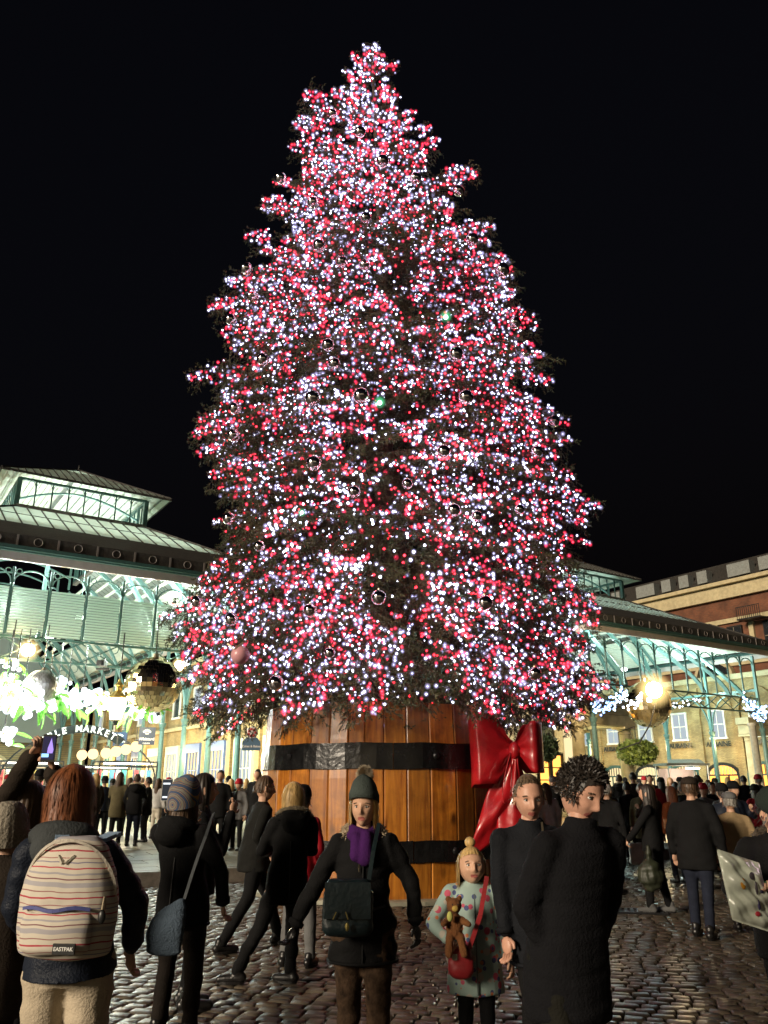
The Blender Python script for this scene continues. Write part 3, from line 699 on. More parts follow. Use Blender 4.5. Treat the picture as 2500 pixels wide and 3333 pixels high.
def hall(sc, D0, lab, left, Llen=40, HW=7.55):
    ox = sc; H = thing('market_hall', lab, 'market hall', loc=WV(sc, D0, 0), rz=ANG)
    # local: x = s - sc, y = D - D0
    OV = 1.0; ZE = 10.2; SL = .5; e = HW + OV
    lb = 2.95 if left else 2.95; ly0 = 6.0; zl = ZE + SL * (ly0 + OV); k2 = (zl - ZE) / (e - lb)
    yb = Llen + OV
    def hip(t, back=False):   # t 0..1 from eave to lantern foot; corner of the hip
        return (e + (lb - e) * t, -OV + (ly0 + OV) * t, ZE + (zl - ZE) * t)
    tg = (33.9 - 31) / 7.0
    # slate lower courses: front and both sides (real thickness)
    for nm, q in (('slate_roof', [(-e, -OV, ZE), (e, -OV, ZE), hip(tg), tuple((-hip(tg)[0], *hip(tg)[1:]))]),
                  ('slate_roof', [(e, -OV, ZE), (e, yb, ZE), (hip(tg)[0], yb, hip(tg)[2]), hip(tg)]),
                  ('slate_roof', [(-e, yb, ZE), (-e, -OV, ZE), (-hip(tg)[0], *hip(tg)[1:]), (-hip(tg)[0], yb, hip(tg)[2])])):
        b = MB(); b.disc_prism(q, .10, (0, 0, 1)); b.build(nm, M_SLATE, H)
        n = Vector(q[1]) - Vector(q[0]); b = MB(); b.disc_prism([Vector(p) - Vector((0, 0, .06)) for p in q], .04, (0, 0, 1)); b.build('soffit', M_BOARD, H)
    # glazed skirt panes
    h0, h1 = hip(tg), hip(1.0); ps = .62
    bars = MB()
    def panes(y_of, A0, A1, Bo, Bi, zo, zi, axis, sgn=1, gap=.03):
        """row of panes between eave line (span A0..A1 at Bo) and head line (span clipped by hips)"""
        pass
    x = -h0[0]; n = int(round(2 * h0[0] / ps)); w = 2 * h0[0] / n
    def ytop(xx):   # limit of the front skirt at that x
        ax = abs(xx); t = 1.0 if ax <= lb else (e - ax) / (e - lb); t = max(tg, min(1, t)); return (-OV + (ly0 + OV) * t, ZE + (zl - ZE) * t)
    for i in range(n):
        a, c = -h0[0] + i * w + .025, -h0[0] + (i + 1) * w - .025; ya, za = ytop(a); yc, zc_ = ytop(c)
        q = [(a, h0[1], h0[2] + .03), (c, h0[1], h0[2] + .03), (c, yc, zc_ + .03), (a, ya, za + .03)]
        MB().disc_prism(q, .02, (0, 0, 1)).build('roof_pane', M_RGL, H)
        bars.bar((a - .025, h0[1], h0[2] + .06), (a - .025, ya, za + .06), .045, .06)
    for sg in (-1, 1):
        m = 26; wy = .66
        for i in range(m):
            y0, y1 = h0[1] + i * wy + .025, h0[1] + (i + 1) * wy - .025
            def xtop(yy): t = min(1, (yy + OV) / (ly0 + OV)); return (e + (lb - e) * t, ZE + (zl - ZE) * t)
            xa, za = xtop(y0); xc, zc_ = xtop(y1)
            q = [(sg * h0[0], y0, h0[2] + .03), (sg * h0[0], y1, h0[2] + .03), (sg * xc, y1, zc_ + .03), (sg * xa, y0, za + .03)]
            MB().disc_prism(q, .02, (0, 0, 1)).build('roof_pane', M_RGL, H)
            bars.bar((sg * h0[0], y0 - .025, h0[2] + .06), (sg * xa, y0 - .025, za + .06), .045, .06)
        bars.bar((sg * h0[0], h0[1], h0[2] + .08), (sg * lb, ly0, zl + .08), .09, .09)
        bars.bar((sg * e, -OV, ZE + .12), (sg * h0[0], h0[1], h0[2] + .12), .12, .1)
    bars.bar((-h0[0], h0[1], h0[2] + .07), (h0[0], h0[1], h0[2] + .07), .07, .06)
    tm = .55; bars.bar((-(e + (lb - e) * (tg + (1 - tg) * tm)), -OV + (ly0 + OV) * (tg + (1 - tg) * tm), ZE + (zl - ZE) * (tg + (1 - tg) * tm) + .06), ((e + (lb - e) * (tg + (1 - tg) * tm)), -OV + (ly0 + OV) * (tg + (1 - tg) * tm), ZE + (zl - ZE) * (tg + (1 - tg) * tm) + .06), .03, .03)
    bars.build('glazing_bars', M_SLATE, H)
    # lantern
    lh = 1.30; lz0 = zl + .12; lz1 = lz0 + lh; LL = 14.0; ov2 = .95; rise = 1.75
    la = MB()
    for a, c in (((-lb, ly0, zl + .06), (lb, ly0, zl + .06)), ((lb, ly0, zl + .06), (lb, ly0 + LL, zl + .06)), ((-lb, ly0, zl + .06), (-lb, ly0 + LL, zl + .06))): la.bar(a, c, .22, .2)
    la.build('lantern_curb', mat('curb_stone', (.10, .09, .08), .6, var=.2), H)
    for sx in (-1, 1):
        for yy in (ly0, ly0 + LL): MB().box((sx * lb, yy, (lz0 + lz1) / 2), (.2, .2, lh)).build('lantern_post', M_TEALD, H)
    lm = MB().tube([(0, 0, 0), (0, 0, lh)], .035, 6); 
    for sx in (-1, 1): lm.strip([(0, 0, lh * .72), (sx * .06, 0, lh * .88), (sx * .18, 0, lh)], .025, .025)
    lm = lm.mesh('lantern_mullion', M_TEALD)
    for i in range(1, 8): link('lantern_mullion', lm, H, loc=(-lb + 2 * lb * i / 8, ly0, lz0))
    for sx in (-1, 1):
        for i in range(1, 22): o = link('lantern_mullion', lm, H, loc=(sx * lb, ly0 + i * LL / 22, lz0)); o.rotation_euler = (0, 0, R(90))
    la = MB()
    for z in (lz1,): 
        la.bar((-lb, ly0, z), (lb, ly0, z), .12, .12); la.bar((lb, ly0, z), (lb, ly0 + LL, z), .12, .12); la.bar((-lb, ly0, z), (-lb, ly0 + LL, z), .12, .12)
    la.build('lantern_head', M_TEALD, H)
    a = lb + ov2; zE = lz1 - .05; yF = ly0 - ov2; yB = ly0 + LL + ov2; zR = zE + rise; yr = ly0 + lb * .78
    # lantern roof: glass panes above, boards below
    n = 22; br2 = MB(); bd = MB()
    def lr_top(xx): t = 1 - abs(xx) / a; return (yF + (yr - yF) * t, zE + rise * t)
    for i in range(n):
        x0, x1 = -a + 2 * a * i / n + .02, -a + 2 * a * (i + 1) / n - .02
        y0_, z0_ = lr_top(x0); y1_, z1_ = lr_top(x1)
        MB().disc_prism([(x0, yF, zE + .06), (x1, yF, zE + .06), (x1, y1_, z1_ + .06), (x0, y0_, z0_ + .06)], .02, (0, 0, 1)).build('lantern_pane', M_RGL, H)
        br2.bar((x0 - .02, yF, zE + .09), (x0 - .02, y0_, z0_ + .09), .03, .045)
    for sg in (-1, 1):
        m = 26
        for i in range(m):
            y0, y1 = yF + (yB - yF) * i / m + .02, yF + (yB - yF) * (i + 1) / m - .02
            def lx(yy): t = min(1, (yy - yF) / (yr - yF)); return (sg * a * (1 - t), zE + rise * t)
            xa, za = lx(y0); xc, zc_ = lx(y1)
            MB().disc_prism([(sg * a, y0, zE + .06), (sg * a, y1, zE + .06), (xc, y1, zc_ + .06), (xa, y0, za + .06)], .02, (0, 0, 1)).build('lantern_pane', M_RGL, H)
            br2.bar((sg * a, y0 - .02, zE + .09), (xa, y0 - .02, za + .09), .03, .045)
        br2.bar((sg * a, yF, zE + .1), (0, yr, zR + .1), .07, .07)
        # eaves boards seen from below
        for k in range(11):
            t0, t1 = k / 11, (k + .82) / 11
            bd.disc_prism([(sg * a * (1 - t0 * .98), yF + (yr - yF) * t0, zE + rise * t0 * .98), (sg * a * (1 - t1 * .98), yF + (yr - yF) * t1, zE + rise * t1 * .98), (sg * a * (1 - t1 * .98), yB, zE + rise * t1 * .98), (sg * a * (1 - t0 * .98), yB, zE + rise * t0 * .98)], .02, (0, 0, 1))
    for k in range(9):
        t0, t1 = k / 11, (k + .82) / 11
        x0, x1 = a * (1 - t0), a * (1 - t1)
        bd.disc_prism([(-x0, yF + (yr - yF) * t0, zE + rise * t0 + .004), (x0, yF + (yr - yF) * t0, zE + rise * t0 + .004), (x1, yF + (yr - yF) * t1, zE + rise * t1 + .004), (-x1, yF + (yr - yF) * t1, zE + rise * t1 + .004)], .02, (0, 0, 1))
    br2.bar((0, yr, zR + .12), (0, yB, zR + .12), .1, .1); br2.tube([(0, yr, zR + .1), (0, yr, zR + .38)], [.05, .02], 6)
    for q0, q1 in (((-a, yF), (a, yF)), ((a, yF), (a, yB)), ((-a, yF), (-a, yB))): br2.bar((*q0, zE + .03), (*q1, zE + .03), .06, .1)
    br2.build('lantern_bars', M_SLATE, H); bd.build('eaves_boards', M_BOARD2, H)
    # cornice, gutter, fascia
    for (x0, y0, x1, y1) in ((-e, -OV, e, -OV), (e, -OV, e, yb), (-e, -OV, -e, yb)):
        nx, ny = (0, -1) if y0 == y1 else (1 if x0 > 0 else -1, 0)
        def eb(nm, z0, z1, out, th, m): c0 = Vector((x0 + nx * out, y0 + ny * out, (z0 + z1) / 2)); c1 = Vector((x1 + nx * out, y1 + ny * out, (z0 + z1) / 2)); MB().bar(c0, c1, th, z1 - z0).build(nm, m, H)
        eb('cornice', 9.98, 10.42, .06, .14, M_SLATE); eb('gutter', 9.84, 9.975, .12, .22, M_TEALD); eb('gutter_lip', 9.775, 9.835, .02, .16, M_TEAL); eb('fascia', 9.46, 9.77, -.06, .12, M_FASC)
    rg = MB().tube([(.15 * math.cos(t), 0, .15 * math.sin(t)) for t in [2 * math.pi * i / 20 for i in range(21)]], .014, 4, cap=False).mesh('ring', mat('grey_trim', (.16, .14, .13), .5))
    dv = MB().box((0, 0, 0), (.07, .03, .40)).mesh('cornice_strap', MATS['grey_trim'])
    k = -e + .6; alt = 0
    while k < e:
        if alt % 2: link('ring', rg, H, loc=(k, -OV - .145, 10.2))
        else: link('cornice_strap', dv, H, loc=(k, -OV - .145, 10.2))
        alt += 1; k += .72
    # front screen
    bay = 1.42; nb = 11; xs = [(-nb / 2 + i) * (2 * HW / nb) for i in range(nb + 1)]; bw_ = 2 * HW / nb
    zt, zb = 9.46, 6.92
    mull = MB().tube([(0, 0, zb), (0, 0, zt)], .052, 8); mull.box((0, 0, 8.85), (.14, .14, .06)); mull = mull.mesh('mullion', M_TEALD)
    for x in xs[1:-1]: link('mullion', mull, H, loc=(x, 0, 0))
    arch = MB(); r_ = bw_ / 2 - .05
    arch.strip([(r_ * math.cos(t), 0, 8.86 + (r_ - .08) * math.sin(t) * .9) for t in [math.pi * i / 14 for i in range(15)]], .05, .05, (0, 1, 0)); arch = arch.mesh('arch_bracket', M_TEAL)
    for i in range(nb): link('arch_bracket', arch, H, loc=((xs[i] + xs[i + 1]) / 2, 0, 0))
    rg2 = MB().tube([(.10 * math.cos(t), 0, .10 * math.sin(t)) for t in [2 * math.pi * i / 12 for i in range(13)]], .018, 4, cap=False).mesh('spandrel_ring', M_TEAL)
    for x in xs[1:-1]:
        for sx in (-1, 1): link('spandrel_ring', rg2, H, loc=(x + sx * .19, 0, 9.3))
    if left:
        for i in range(nb):
            x0, x1 = xs[i] + .07, xs[i + 1] - .07
            if x1 + sc < 1.5: continue
            me = MB().box((0, 0, .008), (x1 - x0, .012, .080), Matrix.Rotation(R(10), 3, 'X')); me.mi = 1; me.box((0, -.018, -.042), (x1 - x0, .055, .018)); me = me.mesh('louvre_slat', [M_LOUV, M_LIP])
            for k in range(17): link('louvre_slat', me, H, loc=((x0 + x1) / 2, .02, 6.99 + k * .104))
    # lattice beam
    lt = MB()
    for z in (6.85, 6.02): lt.bar((-HW, 0, z), (HW, 0, z), .12, .085)
    lt.build('lattice_beam', M_TEALD, H)
    xb = MB(); 
    for p, q in (((-bw_ / 2, .02, 6.06), (bw_ / 2, .02, 6.81)), ((-bw_ / 2, -.02, 6.81), (bw_ / 2, -.02, 6.06))): xb.bar(p, q, .03, .05)
    xb.ball((0, 0, 6.435), (.07, .05, .07), 8, 6); xb = xb.mesh('cross_brace', M_TEALD)
    for i in range(nb): link('cross_brace', xb, H, loc=((xs[i] + xs[i + 1]) / 2, 0, 0))
    # main columns down both sides with arched ribs
    cm = MB().lathe([(.26, .18), (.26, .5), (.2, .6), (.16, .7), (.13, 4.6), (.17, 4.68), (.13, 4.75), (.2, 4.95), (.22, 5.05)], 12)
    cm.box((0, 0, 7.3), (.16, .16, 4.5)); cmesh = cm.mesh('iron_column', M_TEAL)
    sp = MB()
    for q in (0, 1):
        sp.strip([(.08 + 1.4 * (1 - math.cos(t)), 0, 5.1 + 3.1 * math.sin(t)) for t in [math.pi / 2 * i / 8 for i in range(9)]], .06, .09, (0, 1, 0))
    ny_ = int(Llen / 3.6)
    sidearch = MB(); rr_ = 1.7
    sidearch.strip([(0, 1.8 + rr_ * math.cos(t), 5.15 + rr_ * 1.25 * math.sin(t)) for t in [math.pi * i / 14 for i in range(15)]], .06, .1, (1, 0, 0))
    sidearch.tube([(0, .38 + .2 * math.cos(t), 6.9 + .2 * math.sin(t)) for t in [2 * math.pi * i / 12 for i in range(13)]], .03, 4, cap=False)
    sidearch.bar((0, 0, 7.4), (0, 3.6, 7.4), .12, .14); sidearch = sidearch.mesh('side_arch', M_TEAL)
    rib = MB()
    zr0, zr1 = 6.0, zl - .2
    for sx in (-1, 1):
        bz = lambda t: (sx * ((1 - t) ** 2 * HW + 2 * t * (1 - t) * (HW - .35) + t * t * (lb + .1)), 0, (1 - t) ** 2 * 5.4 + 2 * t * (1 - t) * 10.0 + t * t * (zl - .35))
        pa = [bz(i / 12) for i in range(13)]
        rib.strip(pa, .14, .24, (0, 1, 0))
        rib.bar((sx * HW, 0, 9.45), (sx * lb, 0, zl - .15), .1, .18)
        for i in (4, 6, 8):
            x_, _, z_ = pa[i]; zt_ = 9.4 + (HW - abs(x_)) * (zl - 9.5) / (HW - lb); rr0 = min(.3, max(.06, (zt_ - z_) / 2))
            rib.tube([(x_ + rr0 * math.cos(t), 0, (z_ + zt_) / 2 + rr0 * math.sin(t)) for t in [2 * math.pi * j / 12 for j in range(13)]], .03, 4, cap=False)
        rib.strip([(sx * lb * (1 - i / 8), 0, lz1 + .1 - .8 * (1 - math.sin(math.pi / 2 * (i / 8))) ** 1.0) for i in range(9)], .08, .12, (0, 1, 0))
        rib.bar((sx * lb, 0, zl), (sx * lb, 0, lz1), .12, .12)
    rib = rib.mesh('arched_rib', M_TEAL)
    for j in range(ny_ + 1):
        for sx in (-1, 1): link('iron_column', cmesh, H, loc=(sx * HW, j * 3.6, 0)); 
        if j < ny_:
            for sx in (-1, 1): link('side_arch', sidearch, H, loc=(sx * HW, j * 3.6, 0))
        if j > 1: link('arched_rib', rib, H, loc=(0, j * 3.6, 0))
    for sx in (-1, 1):       # curved hip ribs from the corner columns and the front to the lantern
        for (xa, xe) in ((HW, lb), (HW * .62, lb * .75), (HW * .3, lb * .3)):
            hb = MB(); zs_ = 5.4 if xa == HW else 6.9
            q = lambda t: (sx * ((1 - t) ** 2 * xa + 2 * t * (1 - t) * (xa - .2) + t * t * xe), .05 + (1 - (1 - t) ** 1.6) * (ly0 - .1) * t ** .6, (1 - t) ** 2 * zs_ + 2 * t * (1 - t) * 9.6 + t * t * (zl - .35))
            hb.strip([q(i / 12) for i in range(13)], .12, .22, (0, 1, 0)); hb.build('hip_rib', M_TEAL, H)
    ra = MB(); 
    for sx in (-1, 1): ra.strip([(sx * (HW - .1 - 1.5 * (1 - math.cos(t))), .02, 5.1 + .92 * math.sin(t)) for t in [math.pi / 2 * i / 10 for i in range(11)]], .09, .09, (0, 1, 0)); ra.tube([(sx * (HW - .32 + .16 * math.cos(t)), .02, 5.75 + .16 * math.sin(t)) for t in [2 * math.pi * i / 12 for i in range(13)]], .025, 4, cap=False)
    ra.build('corner_bracket', M_TEAL, H)
    # boarded ceiling under the slates and rafters under the glass
    bd = MB()
    for sx in (-1, 1):
        for k in range(30):
            t0, t1 = k / 30, (k + .8) / 30
            xa, xc = HW - (HW - lb) * t0, HW - (HW - lb) * t1; za, zc_ = 9.9 + (zl - 10.0) * t0, 9.9 + (zl - 10.0) * t1
            if t0 > .97: continue
            ya = max(.1, 6.4 * t0 - .3)
            if t0 < .42 or k % 3 == 0:
                bd.disc_prism([(sx * xa, ya, za), (sx * xc, ya, zc_), (sx * xc, Llen, zc_), (sx * xa, Llen, za)], .03, (0, 0, 1))
    for k in range(14):
        t0, t1 = k / 30, (k + .8) / 30
        bd.disc_prism([(-HW + (HW - lb) * t0, .1 + 6 * t0, 9.9 + 3.5 * t0), (HW - (HW - lb) * t0, .1 + 6 * t0, 9.9 + 3.5 * t0), (HW - (HW - lb) * t1, .1 + 6 * t1, 9.9 + 3.5 * t1), (-HW + (HW - lb) * t1, .1 + 6 * t1, 9.9 + 3.5 * t1)], .03, (0, 0, 1))
    bd.build('ceiling_boards', M_BOARD2, H)
    # far gable
    MB().disc_prism([(-HW, Llen + .1, 5), (HW, Llen + .1, 5), (HW, Llen + .1, 9.9), (lb, Llen + .1, zl), (lb, Llen + .1, lz1), (-lb, Llen + .1, lz1), (-lb, Llen + .1, zl), (-HW, Llen + .1, 9.9)], .15, (0, 1, 0)).build('gable_glazing', M_RGL, H)
    return H
HL = hall(7.85, 32, 'glass and iron market hall with louvred front, left of the tree', True)
HR = hall(40.5, 30, 'glass and iron market hall with open arched front, right of the tree', False)
def lamp(loc, en, col, rad=.3, name='hall_light'):
    l = bpy.data.lights.new(name, 'POINT'); l.energy = en; l.color = col; l.shadow_soft_size = rad
    o = bpy.data.objects.new(name, l); COL.objects.link(o); o.location = loc; return o
# bare point lights added inside the halls, without any fitting
def hall_point(H, x, y, z, en, col=(.80, 1.0, .90), w=2.2, upw=True, cat_lab=None):
    M_ = H.matrix_basis if False else Matrix.Translation(H.location) @ Matrix.Rotation(ANG, 4, 'Z')
    lamp(M_ @ Vector((x, y, z)), en, col, .35)
for (x, y, en) in ((-3, 3, 3300), (3, 3, 3300), (0, 12, 2900), (0, 22, 1900), (0, 33, 1600)): hall_point(HL, x, y, 7.4, en)
for (x, y, en) in ((-5, 4, 1250), (0, 5, 1100), (5, 4, 1000), (0, 14, 1300), (0, 25, 1300)): hall_point(HR, x, y, 7.6, en, (.66, 1.0, .96))
for H, e1, e2 in ((HL, 2000, 130), (HR, 550, 60)):  # lights added under the roof glass and lantern to brighten the panes
    for x in (-4.5, 0, 4.5): hall_point(H, x, 2.6, 10.6, e1, (.82, 1.0, .97))
    hall_point(H, 0, 8.5, 14.4, e2); hall_point(H, 0, 14, 14.4, e2)
for H, w_ in ((HL, 'left'), (HR, 'right')):
    fm = MB().tube([(0, 0, .12), (0, 0, 0)], [.05, .22], 10).ball((0, 0, -.03), (.2, .2, .09), 10, 6).mesh('uplighter', M_LAMPW)
    for k in range(6):
        q = Matrix.Translation(H.location) @ Matrix.Rotation(ANG, 4, 'Z') @ Vector((0, 4 + k * 6, 8.6))
        t = thing('pendant_lamp', 'white pendant lamp in the %s market hall, %s from the front' % (w_, ['nearest', 'second', 'third', 'fourth', 'fifth', 'farthest'][k]), 'lamp', loc=q, group='pendant lamps inside the %s hall' % w_)
        link('shade', fm, t); MB().tube([(0, 0, .12), (0, 0, 2.2)], .015, 5).build('rod', M_TEALD, t)
# ================================================================== shop ranges, far buildings
random.seed(33)
def brick_mat(name, c1, c2, mortar, scale=1.0, plane='y'):
    m = bpy.data.materials.new(name); m.use_nodes = True; t = m.node_tree; b = t.nodes['Principled BSDF']; L = t.links.new
    tc = _n(t, 'ShaderNodeTexCoord'); sx = _n(t, 'ShaderNodeSeparateXYZ'); cx = _n(t, 'ShaderNodeCombineXYZ'); L(tc.outputs['Object'], sx.inputs[0])
    L(sx.outputs['Y' if plane == 'y' else 'X'], cx.inputs[0]); L(sx.outputs['Z'], cx.inputs[1])
    br = _n(t, 'ShaderNodeTexBrick'); br.inputs['Color1'].default_value = (*c1, 1); br.inputs['Color2'].default_value = (*c2, 1); br.inputs['Mortar'].default_value = (*mortar, 1)
    br.inputs['Scale'].default_value = scale; br.inputs['Mortar Size'].default_value = .012; br.inputs['Brick Width'].default_value = .23; br.inputs['Row Height'].default_value = .075
    L(cx.outputs[0], br.inputs['Vector']); nz = _n(t, 'ShaderNodeTexNoise'); nz.inputs['Scale'].default_value = .9; nz.inputs['Detail'].default_value = 7; L(tc.outputs['Object'], nz.inputs[0])
    rp = _n(t, 'ShaderNodeValToRGB'); L(nz.outputs['Fac'], rp.inputs[0]); rp.color_ramp.elements[0].color = (.55, .52, .48, 1); rp.color_ramp.elements[0].position = .3; rp.color_ramp.elements[1].color = (1.25, 1.2, 1.1, 1); rp.color_ramp.elements[1].position = .7
    mx = _n(t, 'ShaderNodeMixRGB', blend_type='MULTIPLY'); mx.inputs[0].default_value = 1; L(br.outputs[0], mx.inputs[1]); L(rp.outputs[0], mx.inputs[2]); L(mx.outputs[0], b.inputs['Base Color'])
    b.inputs['Roughness'].default_value = .8; return m
M_YB = brick_mat('yellow_stock_brick', (.30, .21, .09), (.42, .31, .14), (.22, .18, .11))
M_RB = brick_mat('red_brick', (.14, .038, .014), (.20, .058, .022), (.11, .07, .045))
M_STONE = mat('bath_stone', (.46, .38, .22), .7, var=.18, scale=2.5, bump=.3)
M_STONE2 = mat('pale_granite', (.36, .33, .26), .6, var=.15, scale=6)
M_BLUE = mat('blue_door_paint', (.10, .16, .34), .4, var=.15)
M_CREAMP = mat('cream_paint', (.62, .58, .42), .5, var=.1)
M_WHITE = mat('white_paint', (.74, .74, .70), .45, var=.05)
M_SHOP = emat('lit_shop_interior', (1.0, .78, .42), 1.2); M_SHOPO = emat('orange_shop_interior', (1.0, .42, .08), 2.6); M_SHOPW = emat('white_lit_window', (.80, .92, 1.0), .62)
M_DARKW = mat('dark_window_glass', (.02, .022, .025), .08, var=.2, spec=.8)
M_BLACK = mat('black_paint', (.012, .012, .012), .4); M_NAVY = mat('navy_sign', (.02, .035, .075), .4); M_LET = mat('white_lettering', (.8, .8, .78), .5)
M_TER = mat('terracotta_light', (.5, .3, .15), .7)
ROTG = Matrix.Rotation(ANG, 4, 'Z')
def at(s, D, z): return Matrix.Translation(WV(s, D, z)) @ ROTG
# local frame of every building: x = s, y = D. The range walls lie along y
# --- left hall's right-hand range: facade at s = 17.5 facing -x
def range_left():
    T = thing('shop_range', 'long yellow brick shop range with pilasters and blue doors, seen under the left hall', 'shops', loc=WV(17.5, 0, 0), rz=ANG)
    y0, bay, n = 34.5, 3.6, 10
    MB().box((2.0, y0 + bay * n / 2, 4.6), (3.6, bay * n, 9.0)).build('wall', M_YB, T)
    pil = MB().box((0, 0, 0), (.22, .55, 8.6)); pil.box((0, 0, 4.1), (.34, .7, .25)); pil.box((0, 0, -4.1), (.3, .66, .5)); pil = pil.mesh('pilaster', M_YB)
    win = []
    for i in range(n + 1): link('pilaster', pil, T, loc=(.13, y0 + bay * i, 4.45))
    MB().bar((.1, y0, 5.0), (.1, y0 + bay * n, 5.0), .2, .22).build('string_course', M_STONE, T)
    MB().bar((.0, y0, 8.8), (.0, y0 + bay * n, 8.8), .5, .3).build('cornice', M_STONE, T)
    for i in range(n):
        yc = y0 + bay * (i + .5); kind = i % 4
        fm = (M_CREAMP, M_CREAMP, M_BLUE, M_BLUE)[i % 4] if i < 8 else M_CREAMP
        f = MB().box((.12, yc, 3.75), (.18, 2.3, .5)).box((.12, yc - 1.05, 1.85), (.16, .2, 3.3)).box((.12, yc + 1.05, 1.85), (.16, .2, 3.3)).box((.12, yc, .45), (.16, 1.9, .5)).build('shop_window', fm, T)
        MB().box((.17, yc, 2.1), (.03, 1.9, 2.8)).build('pane', M_SHOP if i % 3 != 1 else M_SHOPW, f)
        g = MB()
        for k in (-.48, 0, .48): g.box((.12, yc + k, 2.1), (.06, .05, 2.8))
        for z in (1.6, 2.5): g.box((.12, yc, z), (.05, 1.9, .05))
        g.build('glazing_bar', fm, f)
        u = MB().box((.16, yc, 7.3), (.12, 1.3, .12)).box((.16, yc, 5.7), (.14, 1.4, .12)).box((.16, yc - .6, 6.5), (.12, .1, 1.6)).box((.16, yc + .6, 6.5), (.12, .1, 1.6)).build('upper_window', M_WHITE, T)
        MB().box((.19, yc, 6.5), (.02, 1.15, 1.5)).build('pane', M_DARKW if i % 3 else M_SHOPW, u)
        MB().strip([(.06, yc + .95 * math.cos(t), 7.35 + .75 * math.sin(t)) for t in [math.pi * k / 10 for k in range(11)]], .14, .22, (1, 0, 0)).build('window_arch', M_YB, T)
    return T
range_left()
# left side range of the left hall (beyond the frame edge, closes the hall)
T = thing('shop_range', 'brick range with arched openings closing the far left side of the left hall', 'shops', loc=WV(-2.6, 0, 0), rz=ANG)
MB().box((-2, 52, 4.6), (3.6, 34, 9.0)).build('wall', M_YB, T)
for i in range(9):
    y = 37 + i * 3.6; f = MB().box((-.16, y, 3.6), (.2, 2.2, .3)).box((-.16, y - 1.05, 1.9), (.2, .18, 3.3)).box((-.16, y + 1.05, 1.9), (.2, .18, 3.3)).build('shop_window', M_CREAMP, T)
    MB().box((-.18, y, 2.0), (.04, 1.9, 3.0)).build('pane', M_SHOP, f)
T = thing('end_building', 'cream lit end wall deep inside the left hall beyond the stalls', 'building', loc=WV(7.8, 73, 0), rz=ANG)
MB().box((0, 1, 4.5), (20, 2, 9)).build('wall', M_YB, T)
for i in range(5):
    f = MB().strip([(-6 + i * 3 + 1.0 * math.cos(t), -.08, 3 + 1.0 * math.sin(t)) for t in [math.pi * k / 10 for k in range(11)]], .2, .2, (0, 1, 0)).box((-7 + i * 3, -.08, 1.5), (.2, .2, 3)).box((-5 + i * 3, -.08, 1.5), (.2, .2, 3)).build('arch', M_STONE, T)
    MB().disc_prism([(-6 + i * 3 + .95 * math.cos(t), -.03, 3 + .95 * math.sin(t)) for t in [math.pi * k / 10 for k in range(11)]] + [(-6.95 + i * 3, -.03, .2), (-5.05 + i * 3, -.03, .2)], .02, (0, 1, 0)).build('pane', M_SHOP, f)

